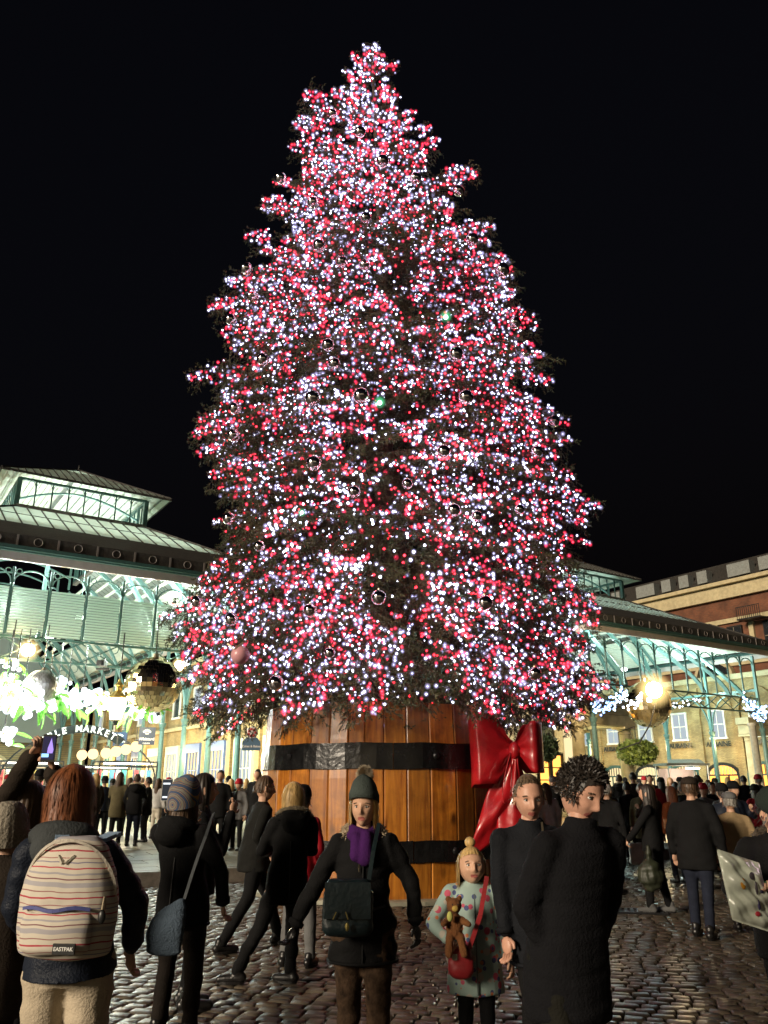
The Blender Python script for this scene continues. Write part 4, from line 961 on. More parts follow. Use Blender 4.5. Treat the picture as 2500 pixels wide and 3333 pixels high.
# --- right hall's range: arched shopfronts, s = 50.2, bay 3.2
def range_right():
    S0 = 50.2; T = thing('shop_range', 'yellow brick restaurant range with arched shopfronts and sash windows behind the right hall', 'restaurant', loc=WV(S0, 0, 0), rz=ANG)
    D1, z1 = DSZ(679.3, 726.8, S0); D2, z2 = DSZ(717, 724.5, S0); bay = D1 - D2; print('range right', D1, z1, D2, z2, bay)
    zc = (z1 + z2) / 2; n0, n1 = -3, 9
    ytop = 8.6
    MB().box((2.1, (D1 + bay * n1 + D2 + bay * n0) / 2, ytop / 2), (4, bay * (n1 - n0 + 2), ytop)).build('wall', M_YB, T)
    MB().bar((.0, D1 + bay * n0 - 3, ytop + .1), (.0, D1 + bay * n1 + 2, ytop + .1), .4, .35).build('cornice', M_STONE, T)
    for i in range(n0, n1):
        y = D1 + bay * i
        MB().box((.02, y + bay / 2, 4.1), (.22, .6, 8.2)).build('pier', M_YB, T)
        w = MB().box((.06, y, zc + .92), (.14, 1.3, .12)).box((.06, y, zc - .92), (.2, 1.4, .12)).box((.06, y - .58, zc), (.14, .11, 1.8)).box((.06, y + .58, zc), (.14, .11, 1.8)).box((.06, y, zc), (.12, 1.1, .07)).box((.06, y, zc), (.1, .04, 1.8)).build('sash_window', M_WHITE, T)
        MB().box((.09, y, zc), (.03, 1.08, 1.76)).build('pane', M_SHOPW, w)
        MB().strip([(.0, y + 1.28 * math.cos(t), 6.6 + 1.28 * math.sin(t)) for t in [math.pi * k / 12 for k in range(13)]], .2, .26, (1, 0, 0)).build('blind_arch', M_YB, T)
        # arched shopfront: sunburst fanlight, lit interior
        za = 2.35; r = 1.18
        f = MB().strip([(.0, y + r * math.cos(t), za + r * .62 * math.sin(t)) for t in [math.pi * k / 14 for k in range(15)]], .2, .14, (1, 0, 0)).box((0, y - r, za / 2 + .1), (.2, .14, za)).box((0, y + r, za / 2 + .1), (.2, .14, za)).box((0, y, za), (.16, 2 * r, .09)).box((0, y - .4, za / 2), (.12, .07, za)).box((0, y + .4, za / 2), (.12, .07, za)).build('shopfront', M_BLACK if i % 2 else M_TEALD, T)
        warm = i in (-1, -2, 0, 3); lit = M_SHOPO if i in (-1, -2, 3) else M_SHOP
        MB().disc_prism([(.06, y + r * math.cos(t), za + r * .6 * math.sin(t)) for t in [math.pi * k / 12 for k in range(13)]] + [(.06, y - r, .4), (.06, y + r, .4)], .03, (-1, 0, 0)).build('pane', lit if (i != 1) else M_SHOP, f)
        aw = MB()
        for k in range(1, 14):
            t = math.pi * k / 14; c_, s_ = math.cos(t), math.sin(t)
            aw.bar((.0, y + r * c_ * .94, za + .04), (.0, y + r * c_ * .94, za + r * .58 * s_), .03, .06)
        aw.build('fanlight_bar', M_CREAMP if i % 2 else M_BLACK, f)
        if i in (0, -1, -2, -3, 1, 2):
            Mt = Matrix.Translation((-.12, y, 4.35)) @ Matrix(((0, 0, -1, 0), (-1, 0, 0, 0), (0, 1, 0, 0), (0, 0, 0, 1)))
            text('AUBAINE', .46, M_BLACK, T, Mt, .02)
    return T
range_right()
# --- tall red brick building beyond the right hall
def tall_block():
    S0 = 67.0; T = thing('brick_block', 'tall red brick block with cream cornice, bands and white dormers in a dark mansard', 'building', loc=WV(S0, 0, 0), rz=ANG)
    Da, za = DSZ(645, 599.6, S0); Db, zb = DSZ(768, 572, S0); print('block', Da, za, Db, zb); zt = (za + zb) / 2
    y0, y1 = Db - 14, Da + 30; ym = (y0 + y1) / 2; Lb = y1 - y0
    MB().box((5, ym, (zt - 1.6) / 2), (9.6, Lb, zt - 1.6)).build('wall', M_RB, T)
    c = MB(); c.bar((0, y0, zt - 1.0), (0, y1, zt - 1.0), .5, 1.25); c.bar((-.25, y0, zt - .22), (-.25, y1, zt - .22), .9, .34); c.build('cornice', M_STONE, T)
    for z in (zt - 3.7, zt - 7.6, 8.2, 9.6): MB().bar((.1, y0, z), (.1, y1, z), .3, .42).build('band', M_STONE, T)
    MB().disc_prism([(.1, y0, zt), (2.4, y0, zt + 2.4), (8.5, y0, zt + 2.4), (8.5, y0, zt)], Lb, (0, 1, 0)).build('mansard', M_SLATE, T)
    y = y0 + 1.5; k = 0
    while y < y1:
        w = (1.1, 1.1, 2.3, 1.1)[k % 4]
        d = MB().box((.55, y, zt + .95), (.9, w, 1.2)).build('dormer', mat('dormer_lead', (.20, .21, .20), .6, var=.2), T)
        y += w + (1.0, 1.5, 1.6, 1.0)[k % 4]; k += 1
    y = y0 + 2; k = 0
    while y < y1:
        MB().box((.05, y, zt - 5.6), (.25, .45, 3.6)).build('pilaster', M_STONE, T)
        f = MB().box((.05, y + 1.7, zt - 5.6), (.2, 1.5, 2.7)).build('window_frame', M_BLACK, T); MB().box((-.07, y + 1.7, zt - 5.6), (.03, 1.25, 2.4)).build('pane', M_DARKW, f)
        MB().box((-.09, y + 1.7, zt - 5.6), (.04, .05, 2.4)).box((-.09, y + 1.7, zt - 5.6), (.04, 1.25, .06)).build('glazing_bar', mat('window_bars', (.2, .17, .12), .6), f)
        k += 1; y += 3.6
    yb, zbc = DSZ(752, 610, S0 - .6)
    b = MB().box((-.7, yb, zbc - .8), (1.3, 2.3, .12))
    b.bar((-1.3, yb - 1.15, zbc + .3), (-1.3, yb + 1.15, zbc + .3), .06, .06)
    b2 = b.build('balcony', M_BLACK, T)
    for j in range(12): MB().box((-1.3, yb - 1.1 + j * .2, zbc - .25), (.04, .04, 1.1)).build('baluster', M_BLACK, b2)
    # round headed window low on the facade, seen through the hall
    yw, zw = DSZ(716, 680, S0)
    a = MB().strip([(-.12, yw + 1.9 * math.cos(t), zw + 1.9 * math.sin(t)) for t in [math.pi * k / 16 for k in range(17)]], .3, .55, (1, 0, 0)).build('round_arch', M_STONE, T)
    MB().disc_prism([(-.05, yw + 1.5 * math.cos(t), zw + 1.5 * math.sin(t)) for t in [math.pi * k / 14 for k in range(15)]], .04, (-1, 0, 0)).build('pane', M_DARKW, a)
    MB().bar((-.15, y0, zw - .5), (-.15, y1, zw - .5), .4, 1.0).build('stone_band', M_STONE2, T)
tall_block()

# ------------------------------------------------------------------ stone colonnade in front of the halls
CD0 = 30.6
def tuscan(name='stone_column'):
    b = MB().box((0, 0, .22), (.95, .95, .14)); b.lathe([(.46, .28), (.46, .38), (.41, .45), (.38, .6), (.375, 2.2), (.33, 4.2), (.33, 4.3), (.37, 4.32), (.37, 4.38), (.34, 4.4), (.34, 4.5), (.43, 4.58)], 20); b.box((0, 0, 4.64), (.95, .95, .12)); return b.mesh(name, M_STONE)
tcm = tuscan()
s577 = SDZ(577, 728, CD0)[0]; s624 = SDZ(624, 728, CD0)[0]; s748 = SDZ(750, 738, CD0)[0]; print('cols', s577, s624, s748)
T = thing('portico', 'stone portico with round columns and a deep entablature, right of the tree', 'portico', loc=WV(0, CD0, 0), rz=ANG)
stp = s624 - s577
for k in range(-4, 1):
    c = link('column', tcm, T, loc=(s624 + (k - 0) * stp, 0, 0))
    if k % 2 == 0: link('column', tcm, T, loc=(s624 + k * stp, 3.4, 0))
b = MB(); b.box((s624 - 2 * stp, .0, 5.0), (stp * 4 + 1.0, .8, .56)); b.box((s624 + .1, 1.9, 5.0), (.78, 3.4, .56)); b.build('architrave', M_STONE, T)
b = MB(); b.box((s624 - 2 * stp, .0, 5.5), (stp * 4 + 1.1, .86, .40)); b.box((s624 + .1, 1.9, 5.5), (.84, 3.4, .40)); b.build('frieze', M_STONE, T)
b = MB(); b.box((s624 - 2 * stp, -.1, 5.85), (stp * 4 + 1.5, 1.3, .26)); b.box((s624 + .2, 1.9, 5.85), (1.2, 3.4, .26)); b.build('cornice', mat('weathered_stone', (.16, .15, .13), .8, var=.3), T)
T = thing('portico', 'stone portico with pale column at the far right edge of the picture', 'portico', loc=WV(0, CD0, 0), rz=ANG)
for k in range(0, 4): link('column', tcm, T, loc=(s748 + k * stp, 0, 0))
MB().box((s748 + 1.5 * stp, 0, 5.0), (stp * 3 + 1.0, .8, .56)).build('architrave', M_STONE, T)
MB().box((s748 + 1.5 * stp, 0, 5.5), (stp * 3 + 1.2, .9, .40)).build('frieze', M_STONE, T)
pp = P(757, 760, 46)
T = thing('flag_pole', 'pale round pole standing before the portico at the right edge', 'pole', loc=(pp.x, pp.y, .18)); MB().lathe([(.3, 0), (.3, .15), (.22, .25), (.19, 4.6), (.24, 4.65), (.24, 4.8)], 14).build('pole', M_STONE2, T, smooth=True)
# shop front with lit orange windows between tub and portico
def shop():
    o = P(556, 790, 42.5); T = thing('lit_shop', 'dark framed shop front with glowing orange windows and a chalkboard sign above', 'shop', loc=(o.x, o.y, .18), rz=ANG)
    # its face looks towards -D; extends along s
    MB().box((-2, 2.2, 3.0), (9, 4, 6.0)).build('wall', M_CREAMP, T)
    MB().box((-.9, .12, 4.2), (2.0, .14, 1.8)).build('sign_board', mat('chalkboard', (.09, .11, .09), .5, var=.2), T)
    fr = MB().box((-.9, .05, 5.2), (2.3, .12, .12)).box((-.9, .05, 3.25), (2.3, .12, .12)).box((-2.0, .05, 4.2), (.12, .12, 2)).box((.2, .05, 4.2), (.12, .12, 2)).build('sign_frame', M_CREAMP, T)
    for x, m, w, h, z in ((.25, M_SHOPO, .7, 2.4, 1.75), (-.65, M_SHOPO, .7, 2.4, 1.75), (-2.0, M_SHOP, .9, 2.2, 1.7), (1.7, M_SHOPO, .7, 2.2, 1.7)):
        f = MB().box((x, .1, z + h / 2 + .05), (w + .2, .18, .12)).box((x - w / 2 - .05, .1, z), (.1, .18, h)).box((x + w / 2 + .05, .1, z), (.1, .18, h)).box((x, .1, z - h / 2), (w + .2, .18, .12)).build('window', M_BLACK, T)
        MB().box((x, .15, z), (w, .03, h)).build('pane', m, f); MB().box((x, .08, z), (w, .04, .05)).box((x, .08, z + .6), (w, .04, .05)).build('glazing_bar', M_BLACK, f)
    for x in (1.15, -2.6): MB().box((x, .05, 3.9), (.5, .1, 2.6)).build('lit_panel', M_SHOP, T)
    q = P(566, 745, 41.5); return T
shop()
MB_T = thing('small_shop_wall', 'cream wall with tall lit doorway seen beneath the bow', 'shop', loc=(P(515, 790, 38).x, 38, .18), rz=ANG)
MB().box((0, 1.2, 2.6), (3.2, 2, 5.2)).build('wall', M_CREAMP, MB_T); MB().box((-.7, .17, 1.5), (.5, .06, 2.4)).build('doorway', M_SHOP, MB_T); MB().box((.4, .17, 1.5), (.7, .06, 2.4)).build('doorway', M_SHOP, MB_T)
# small windows glowing in the shadowed gap behind the portico
# hanging basket and topiary ball
def leaf_ball(name, lab, cat, c, r, flat, m, n, seed, post=None):
    rg = np.random.default_rng(seed); T = thing(name, lab, cat, loc=c)
    d = rg.normal(size=(n, 3)); d /= np.linalg.norm(d, axis=1)[:, None]; rad = r * rg.uniform(.72, 1.06, n)[:, None]; p = d * rad * np.array([1, 1, flat]); 
    a = rg.normal(size=(n, 3)) * .075; b_ = rg.normal(size=(n, 3)) * .075
    v = np.stack([p - a, p + a, p + b_], 1).reshape(-1, 3); f = np.arange(3 * n).reshape(-1, 3)
    link('foliage', np_mesh('foliage', v, f, m), T, kind='stuff'); MB().ball((0, 0, 0), (r * .8, r * .8, r * .8 * flat), 14, 9).build('basket', mat('dark_moss', (.03, .045, .015), .9, var=.5, scale=8), T); return T
M_LEAF = mat('clipped_leaves', (.10, .16, .03), .5, col2=(.25, .30, .06), scale=4)
M_LEAFD = mat('dark_leaves', (.025, .04, .012), .5, var=.5, scale=4)
c = P(637, 752, 44.0); t = leaf_ball('hanging_basket', 'big green hanging basket fixed to the stone column', 'hanging basket', c, .98, .62, M_LEAF, 3800, 1)
MB().tube([(-.9, 0, .2), (-.9, 0, 1.0), (0, 0, 1.3), (0, 0, .5)], .03, 6).build('bracket', M_BLACK, t)
c = P(545, 748, 36.5); t = leaf_ball('hanging_basket', 'dark round hanging ball of leaves right beside the red bow', 'hanging basket', c, .52, 1.0, M_LEAFD, 2600, 2)
MB().tube([(0, 0, .5), (0, 0, 1.6)], .015, 5).build('chain', M_BLACK, t)
# kiosk
kp = P(684, 792, 49); T = thing('kiosk', 'small market kiosk with grey canopy roof and bright counter', 'kiosk', loc=(kp.x, kp.y, .18), rz=R(5)); T.scale = (.56, .8, .98)
MB().disc_prism([(-2.3, -1.2, 2.65), (2.3, -1.2, 2.65), (2.3, 1.2, 2.65), (-2.3, 1.2, 2.65)], .12, (0, 0, 1)).disc_prism([(-2.0, -1.0, 2.77), (2.0, -1.0, 2.77), (1.7, -.6, 3.0), (-1.7, -.6, 3.0)], .1, (0, .8, 0)).build('roof', mat('kiosk_canvas', (.16, .16, .13), .7, var=.2), T)
for x in (-2.1, 2.1):
    for y in (-1.1, 1.1): MB().bar((x, y, 0), (x, y, 2.65), .08, .08).build('post', M_WHITE, T)
MB().box((0, -.8, .5), (4, .5, 1.0)).build('counter', mat('counter_wood', (.3, .2, .12), .5), T); MB().box((0, 1.0, 1.7), (3.9, .06, 1.6)).build('back_wall', mat('kiosk_wall', (.55, .42, .36), .6), T)
MB().box((.9, -.5, 2.5), (1.4, .15, .08)).build('tube_light', emat('kiosk_tube', (1, .95, .9), 20), T); lamp(Vector((kp.x, kp.y - .2, 2.4)), 60, (1, .85, .7), .15, 'kiosk_light')
# blade signs on the left range
def blade(u, v, Y, w, h, lab, words, m=M_NAVY, sizes=(.15,), shape='rect'):
    c = P(u, v, Y); T = thing('hanging_sign', lab, 'sign', loc=c, rz=R(6))
    MB().box((0, 0, 0), (w, .05, h)).build('board', m, T)
    for i, wd in enumerate(words):
        text(wd, sizes[min(i, len(sizes) - 1)], M_LET, T, Matrix.Translation((0, -.04, -h * .18 - i * sizes[0] * 1.0)) @ Matrix.Rotation(R(90), 4, 'X'), .006)
    MB().tube([(0, 0, h / 2), (0, 0, h / 2 + .15), (w * .9, 0, h / 2 + .15)], .015, 5).build('bracket', M_BLACK, T); return T
t = blade(147, 736, 32.5, .62, .66, 'navy square hanging sign with white crest and lettering by the teal columns', ['Whittard', 'CHELSEA'], sizes=(.16, .07))
for k in range(5): a = R(30 + k * 30); MB().ball((.13 * math.cos(a), -.035, .10 + .11 * math.sin(a)), (.045, .02, .045), 8, 6).build('crest_petal', M_LET, t)
MB().box((0, -.035, .09), (.13, .02, .06)).build('crest_base', M_LET, t)
t = blade(120, 739, 38.5, .6, .62, 'small dark hanging sign with white crest farther down the arcade', ['Whittard'], sizes=(.13,))
for k in range(5): a = R(30 + k * 30); MB().ball((.12 * math.cos(a), -.035, .09 + .1 * math.sin(a)), (.04, .02, .04), 8, 6).build('crest_petal', M_LET, t)
c = P(251.5, 742, 27.5); T = thing('hanging_sign', 'round headed blue sign with red and white roundel just left of the barrel', 'sign', loc=c, rz=R(4))
MB().box((0, 0, -.12), (.60, .05, .30)).ball((0, 0, .02), (.26, .025, .16), 14, 8).build('board', mat('slate_blue_sign', (.09, .16, .24), .4), T)
text('Cakes & Bakes', .10, M_LET, T, Matrix.Translation((0, -.04, -.14)) @ Matrix.Rotation(R(90), 4, 'X'), .004)
r2 = MB().ball((0, 0, .30), (.2, .05, .2), 14, 9).build('roundel', mat('white_roundel', (.7, .66, .62), .4), T)
for k in range(7): a = R(k * 51); MB().ball((.11 * math.cos(a), -.04, .30 + .11 * math.sin(a)), (.045, .03, .045), 8, 6).build('red_dot', mat('red_dot', (.5, .03, .03), .4), T)
# APPLE MARKET arch
ac = P(80, 752, 35.5); T = thing('arch_sign', 'curved dark sign reading APPLE MARKET in white over the stalls', 'sign', loc=ac, rz=R(3))
RA = 2.45; a0, a1 = 150, 30; TH = lambda d, r: (r * math.cos(R(d)) , 0, r * math.sin(R(d)) * .82 - 1.05)
bd = MB(); n = 24; q = []
for k in range(n + 1): d = 142 - (142 - 46) * k / n; q.append((TH(d, RA - .22), TH(d, RA + .20)))
for k in range(n): bd.hexa([Vector(q[k][0]) + Vector((0, -.04, 0)), Vector(q[k + 1][0]) + Vector((0, -.04, 0)), Vector(q[k + 1][0]) + Vector((0, .04, 0)), Vector(q[k][0]) + Vector((0, .04, 0)), Vector(q[k][1]) + Vector((0, -.04, 0)), Vector(q[k + 1][1]) + Vector((0, -.04, 0)), Vector(q[k + 1][1]) + Vector((0, .04, 0)), Vector(q[k][1]) + Vector((0, .04, 0))])
bd.build('sign_band', mat('sign_grey', (.010, .013, .013), .6, spec=.2), T)
wd = 'APPLE MARKET'
for k, chh in enumerate(wd):
    if chh == ' ': continue
    d = 137 - (137 - 57) * k / (len(wd) - 1); p = TH(d, RA - .01); tl = d - 90
    text(chh, .38, M_LET, T, Matrix.Translation((p[0], -.055, p[2])) @ Matrix.Rotation(-R(tl) * .85, 4, 'Y') @ Matrix.Rotation(R(90), 4, 'X'), .01, name='letter')
MB().strip([(3.3 * math.cos(t), 0, 2.2 * math.sin(t) - 1.35) for t in [math.pi * (.04 + .92 * k / 18) for k in range(19)]], .06, .08, (0, 1, 0)).build('arch_rail', M_BLACK, T)
for x in (-3.25, 3.25): MB().bar((x, 0, -3.9 + .1), (x, 0, -1.0), .12, .12).build('arch_post', M_BLACK, T)

# ------------------------------------------------------------------ market stalls in the left hall
def stall(s, D, lab, i):
    T = thing('market_stall', lab, 'stall', loc=WV(s, D, .18), rz=ANG, group='stalls of the covered market')
    f = MB()
    for x in (-1.3, 1.3):
        for y in (-.6, .6): f.bar((x, y, 0), (x, y, 2.5), .05, .05)
    for z in (2.3, 2.5): f.bar((-1.3, -.6, z), (1.3, -.6, z), .05, .05); f.bar((-1.3, .6, z), (1.3, .6, z), .05, .05); f.bar((-1.3, -.6, z), (-1.3, .6, z), .05, .05); f.bar((1.3, -.6, z), (1.3, .6, z), .05, .05)
    f.build('frame', M_BLACK, T); MB().box((0, 0, .85), (2.6, 1.1, .06)).build('table_top', mat('stall_cloth', (.55, .5, .42), .8), T)
    cols = [(.5, .08, .08), (.6, .55, .45), (.12, .3, .45), (.65, .6, .6), (.1, .4, .35), (.5, .35, .1)]
    for q_ in range(6): mat('goods_%d' % q_, cols[q_], .7, var=.3)
    for k in range(9):
        m = mat('goods_%d' % (k % 6), cols[(k + i) % 6], .7, var=.3)
        MB().box((-1.15 + k * .28, -.1, 1.75), (.2, .03, .8)).build('hanging_goods', m, T)
        MB().box((-1.1 + k * .27, 0, 1.0), (.2, .5, .22)).build('goods', MATS['goods_%d' % ((k + 2) % 6)], T)
    MB().box((0, -.5, 2.42), (2.2, .06, .05)).build('striplight', emat('stall_strip', (1, .92, .75), 14), T)
for i, (s, D, l) in enumerate(((3.5, 38, 'front left market stall hung with clothes under strip light'), (7.4, 40, 'front middle stall with goods on a cloth, under the arch sign'), (11.2, 38.5, 'front right open frame stall beside the arcade columns'),
                               (4.2, 45, 'second row stall on the left, piled with bright goods'), (8.6, 46, 'second row stall in the middle of the hall'), (12.4, 46.5, 'second row stall next to the brick arcade'), (1.0, 40.5, 'stall at the far left picture edge, half hidden by raised arms'))): stall(s, D, l, i)
lamp(WV(6, 40, 3.6), 500, (1, .85, .6), .3, 'stall_light'); lamp(WV(11, 47, 3.6), 700, (1, .82, .55), .3, 'stall_light')
for (y, en) in ((37, 420), (42, 420), (48, 500), (55, 600), (63, 600)): lamp(WV(15.9, y, 3.2), en, (1, .74, .36), .2, 'arcade_light')
for (y, en) in ((33, 420), (38, 420), (44, 420), (50, 420), (57, 420)): lamp(WV(48.2, y, 4.2), en * .55, (1, .74, .38), .25, 'arcade_light')
lamp(WV(s624 - 2.5, CD0 + 1.6, 4.3), 160, (1, .75, .36), .2, 'portico_light')
# ------------------------------------------------------------------ lamps
def globe_lamp(u, v, Y, r, lab, m=M_WARM, en=0, grp=None, stem=True):
    c = P(u, v, Y); T = thing('globe_lamp', lab, 'lamp', loc=c, group=grp); MB().ball((0, 0, 0), r, 16, 12).build('globe', m, T, smooth=True)
    MB().tube([(0, 0, r * .9), (0, 0, r * 1.25), (0, 0, r * 1.3)], [r * .45, r * .5, r * .15], 10).build('cap', M_BLACK, T)
    if stem: MB().tube([(0, 0, r * 1.2), (0, 0, r * 1.2 + .5)], .02, 5).build('stem', M_BLACK, T)
    if en: lamp(c + Vector((0, -.1 - r, -r * .2)), en, (1, .72, .36), r, 'globe_light')
    return T
M_WARMR = emat('row_globe_glow', (1.0, .74, .38), 1.9)
pos6 = [(82, 755), (93, 754), (106, 753), (116, 751.5), (126, 749.5), (136, 746.5)]
nm6 = ['leftmost', 'second', 'third', 'fourth', 'fifth', 'rightmost']
for k, (u, v) in enumerate(pos6): globe_lamp(u, v, 34.2 - k * .25, .21, 'warm glowing globe, %s of the six in a row under the arch sign' % nm6[k], M_WARMR, 60, 'row of warm globe lamps', True)
T = globe_lamp(28, 650, 29.2, .24, 'bright warm lamp on the lattice beam at upper left', M_WARM, 300); GL1 = T
T = globe_lamp(179.5, 665.5, 32.0, .20, 'small warm lamp on the lattice beam beside the tree', M_WARM, 120); GL2 = T
globe_lamp(186, 663, 33.2, .13, 'tiny white lamp right beside the small warm lamp by the tree', emat('white_globe', (.95, .97, 1), 18), 0)
# hexagonal gas lantern with crown
def gas_lantern(c, sc_, lab, en, col=(1, .84, .55), m=None, bracket=True):
    T = thing('gas_lantern', lab, 'lantern', loc=c); m = m or emat('lantern_glow', (1, .86, .52), 17)
    MB().lathe([(.20 * sc_, -.42 * sc_), (.34 * sc_, .28 * sc_)], 6).build('glass', m, T)
    MB().lathe([(.40 * sc_, .29 * sc_), (.38 * sc_, .34 * sc_), (.14 * sc_, .55 * sc_), (.12 * sc_, .66 * sc_), (.17 * sc_, .74 * sc_), (.06 * sc_, .86 * sc_), (.02 * sc_, .98 * sc_)], 12).build('crown', mat('gilt_iron', (.35, .24, .06), .4, metal=.7), T)
    MB().lathe([(.06 * sc_, -.62 * sc_), (.1 * sc_, -.5 * sc_), (.21 * sc_, -.44 * sc_)], 8).build('base', M_BLACK, T)
    cg = MB()
    for k in range(6): a = 2 * math.pi * k / 6; cg.bar((.205 * sc_ * math.cos(a), .205 * sc_ * math.sin(a), -.42 * sc_), (.345 * sc_ * math.cos(a), .345 * sc_ * math.sin(a), .28 * sc_), .02, .02)
    cg.build('cage', M_BLACK, T)
    if bracket:
        MB().tube([(0, 0, .9 * sc_), (0, 0, 2.6 * sc_)], .025, 6).build('rod', M_BLACK, T)
    for a in (0, 2.1, 4.2): lamp(c + Vector((math.cos(a - 1.57) * .5 * sc_, math.sin(a - 1.57) * .5 * sc_, -.1)), en / 3, col, .15 * sc_, 'lantern_light')
    return T
gas_lantern(P(117, 707, 30.0), 1.05, 'big glowing glass lantern with a gilt crown hanging in the left hall front', 900)
def halo(T, r, col, st): MB().ball((0, 0, 0), r, 20, 14).build('frosted_globe', diffuser('frosted_%s' % T.name, col, st), T, smooth=True)  # see-through glowing shell added round a lamp to imitate its bloom
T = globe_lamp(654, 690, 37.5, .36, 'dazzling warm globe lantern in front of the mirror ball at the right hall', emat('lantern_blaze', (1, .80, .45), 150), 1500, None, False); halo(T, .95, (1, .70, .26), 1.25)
MB().tube([(0, .0, -.6), (-.3, .1, -1.5), (-.8, .3, -2.3), (-1.6, .9, -2.6)], .035, 6).build('scroll_bracket', M_BLACK, T)
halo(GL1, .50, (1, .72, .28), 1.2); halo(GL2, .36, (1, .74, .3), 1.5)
# ------------------------------------------------------------------ giant mirror balls and mistletoe
def mirror_ball(u, v, Y, r, lab, m, tint, facets=(34, 20)):
    c = P(u, v, Y); T = thing('mirror_ball', lab, 'mirror ball', loc=c, group=None)
    b = MB(); rg = random.Random(int(u)); n, mm = facets
    for i in range(mm):
        t0, t1 = -math.pi / 2 + math.pi * i / mm, -math.pi / 2 + math.pi * (i + 1) / mm; nn = max(4, int(n * math.cos((t0 + t1) / 2)))
        for j in range(nn):
            p0, p1 = 2 * math.pi * (j + .03) / nn, 2 * math.pi * (j + .97) / nn; q = []
            tx, ty = rg.uniform(-.03, .03), rg.uniform(-.03, .03)
            for k, (t, p) in enumerate(((t0, p0), (t0, p1), (t1, p1), (t1, p0))):
                rr = r * (1 + (tx if k in (0, 1) else -tx) * .35 + (ty if k in (0, 3) else -ty) * .35)
                q.append((rr * math.cos(t) * math.cos(p), rr * math.cos(t) * math.sin(p), rr * math.sin(t)))
            b.add(q, [(0, 1, 2, 3)])
    b.build('mirror_tiles', m, T, kind='stuff', fix=False); MB().ball((0, 0, 0), r * .975, 24, 16).build('core', mat('ball_core', (.12, .10, .08), .5), T, smooth=True)
    MB().tube([(0, 0, r * .97), (0, 0, r * 1.12)], [r * .12, r * .1], 10).build('cap', M_CAP, T); MB().tube([(0, 0, r * 1.1), (0, 0, r * 1.1 + 1.5)], .02, 5).build('cable', M_BLACK, T); return T
M_MT = mat('mirror_tile', (.9, .9, .9), .5, metal=1, var=.08, scale=3); M_MG = mat('gold_mirror_tile', (.85, .68, .42), .10, metal=1, var=.15, scale=3)
mirror_ball(153, 685, 30.0, 1.02, 'largest golden mirror ball under the lattice beam, half behind the tree', M_MG, 0)
mirror_ball(41, 688, 27.5, .60, 'silver mirror ball among the white mistletoe lights', M_MT, 0)
mirror_ball(648, 704, 40.5, 1.12, 'giant mirror ball behind the dazzling lantern at right', M_MG, 0)
M_BERRY = emat('led_berry', (.93, .98, 1.0), 5.5); M_BERRY2 = emat('led_berry_soft', (.80, .93, 1.0), 1.7); M_MLEAF = mat('lit_mistletoe_leaf', (.22, .60, .10), .45, var=.3, scale=3, trans=.35)
bm_ = [MB().ball((0, 0, 0), r, 10, 7).mesh('berry', m, smooth=True) for r, m in ((.11, M_BERRY), (.075, M_BERRY), (.15, M_BERRY2))]
lfm = MB(); n = 8
for i in range(n): 
    t0, t1 = i / n, (i + 1) / n; w0, w1 = .085 * math.sin(math.pi * t0) ** .7, .085 * math.sin(math.pi * t1) ** .7; z0, z1 = -.35 * t0 * t0, -.35 * t1 * t1
    lfm.add([(t0 * .62, -w0, z0 * .6), (t0 * .62, w0, z0 * .6), (t1 * .62, w1, z1 * .6), (t1 * .62, -w1, z1 * .6), (t0 * .62, 0, z0 * .6 - .03), (t1 * .62, 0, z1 * .6 - .03)], [(0, 4, 5, 3), (4, 1, 2, 5)])
lfm = lfm.mesh('mistletoe_leaf', M_MLEAF)
def mistletoe(u, v, Y, R_, lab, nb, en, flat=.55):
    c = P(u, v, Y); T = thing('mistletoe_chandelier', lab, 'mistletoe light', loc=c, group='giant lit mistletoe bunches'); rg = random.Random(int(u * 7 + v))
    st = MB()
    for k in range(nb):
        d = Vector((rg.gauss(0, 1), rg.gauss(0, 1), rg.gauss(-.1, .8) * flat)).normalized() * R_ * rg.uniform(.35, 1.0)
        o = link('berry', bm_[rg.choice((0, 0, 1, 1, 2))], T, loc=d)
        if k % 3 == 0: st.bar((0, 0, R_ * .3), d, .025, .025)
    st.build('stems', mat('mistletoe_stem', (.2, .4, .1), .5), T)
    for k in range(int(nb * .5)):
        d = Vector((rg.gauss(0, 1), rg.gauss(-.5, 1), rg.gauss(.25, .8) * flat)).normalized() * R_ * rg.uniform(.7, 1.05)
        o = link('leaf', lfm, T, loc=d); o.rotation_euler = (rg.uniform(-.8, .8), rg.uniform(-.2, 1.2), math.atan2(d.y, d.x) + rg.uniform(-1, 1)); s_ = rg.uniform(.7, 1.25); o.scale = (s_, s_, s_)
    MB().tube([(0, 0, R_ * .3), (0, 0, R_ + 1.2)], .02, 5).build('cable', M_BLACK, T)
    if en: lamp(c + Vector((0, -R_ * .9, 0)), en, (.9, .97, 1), R_ * .7, 'mistletoe_glow')
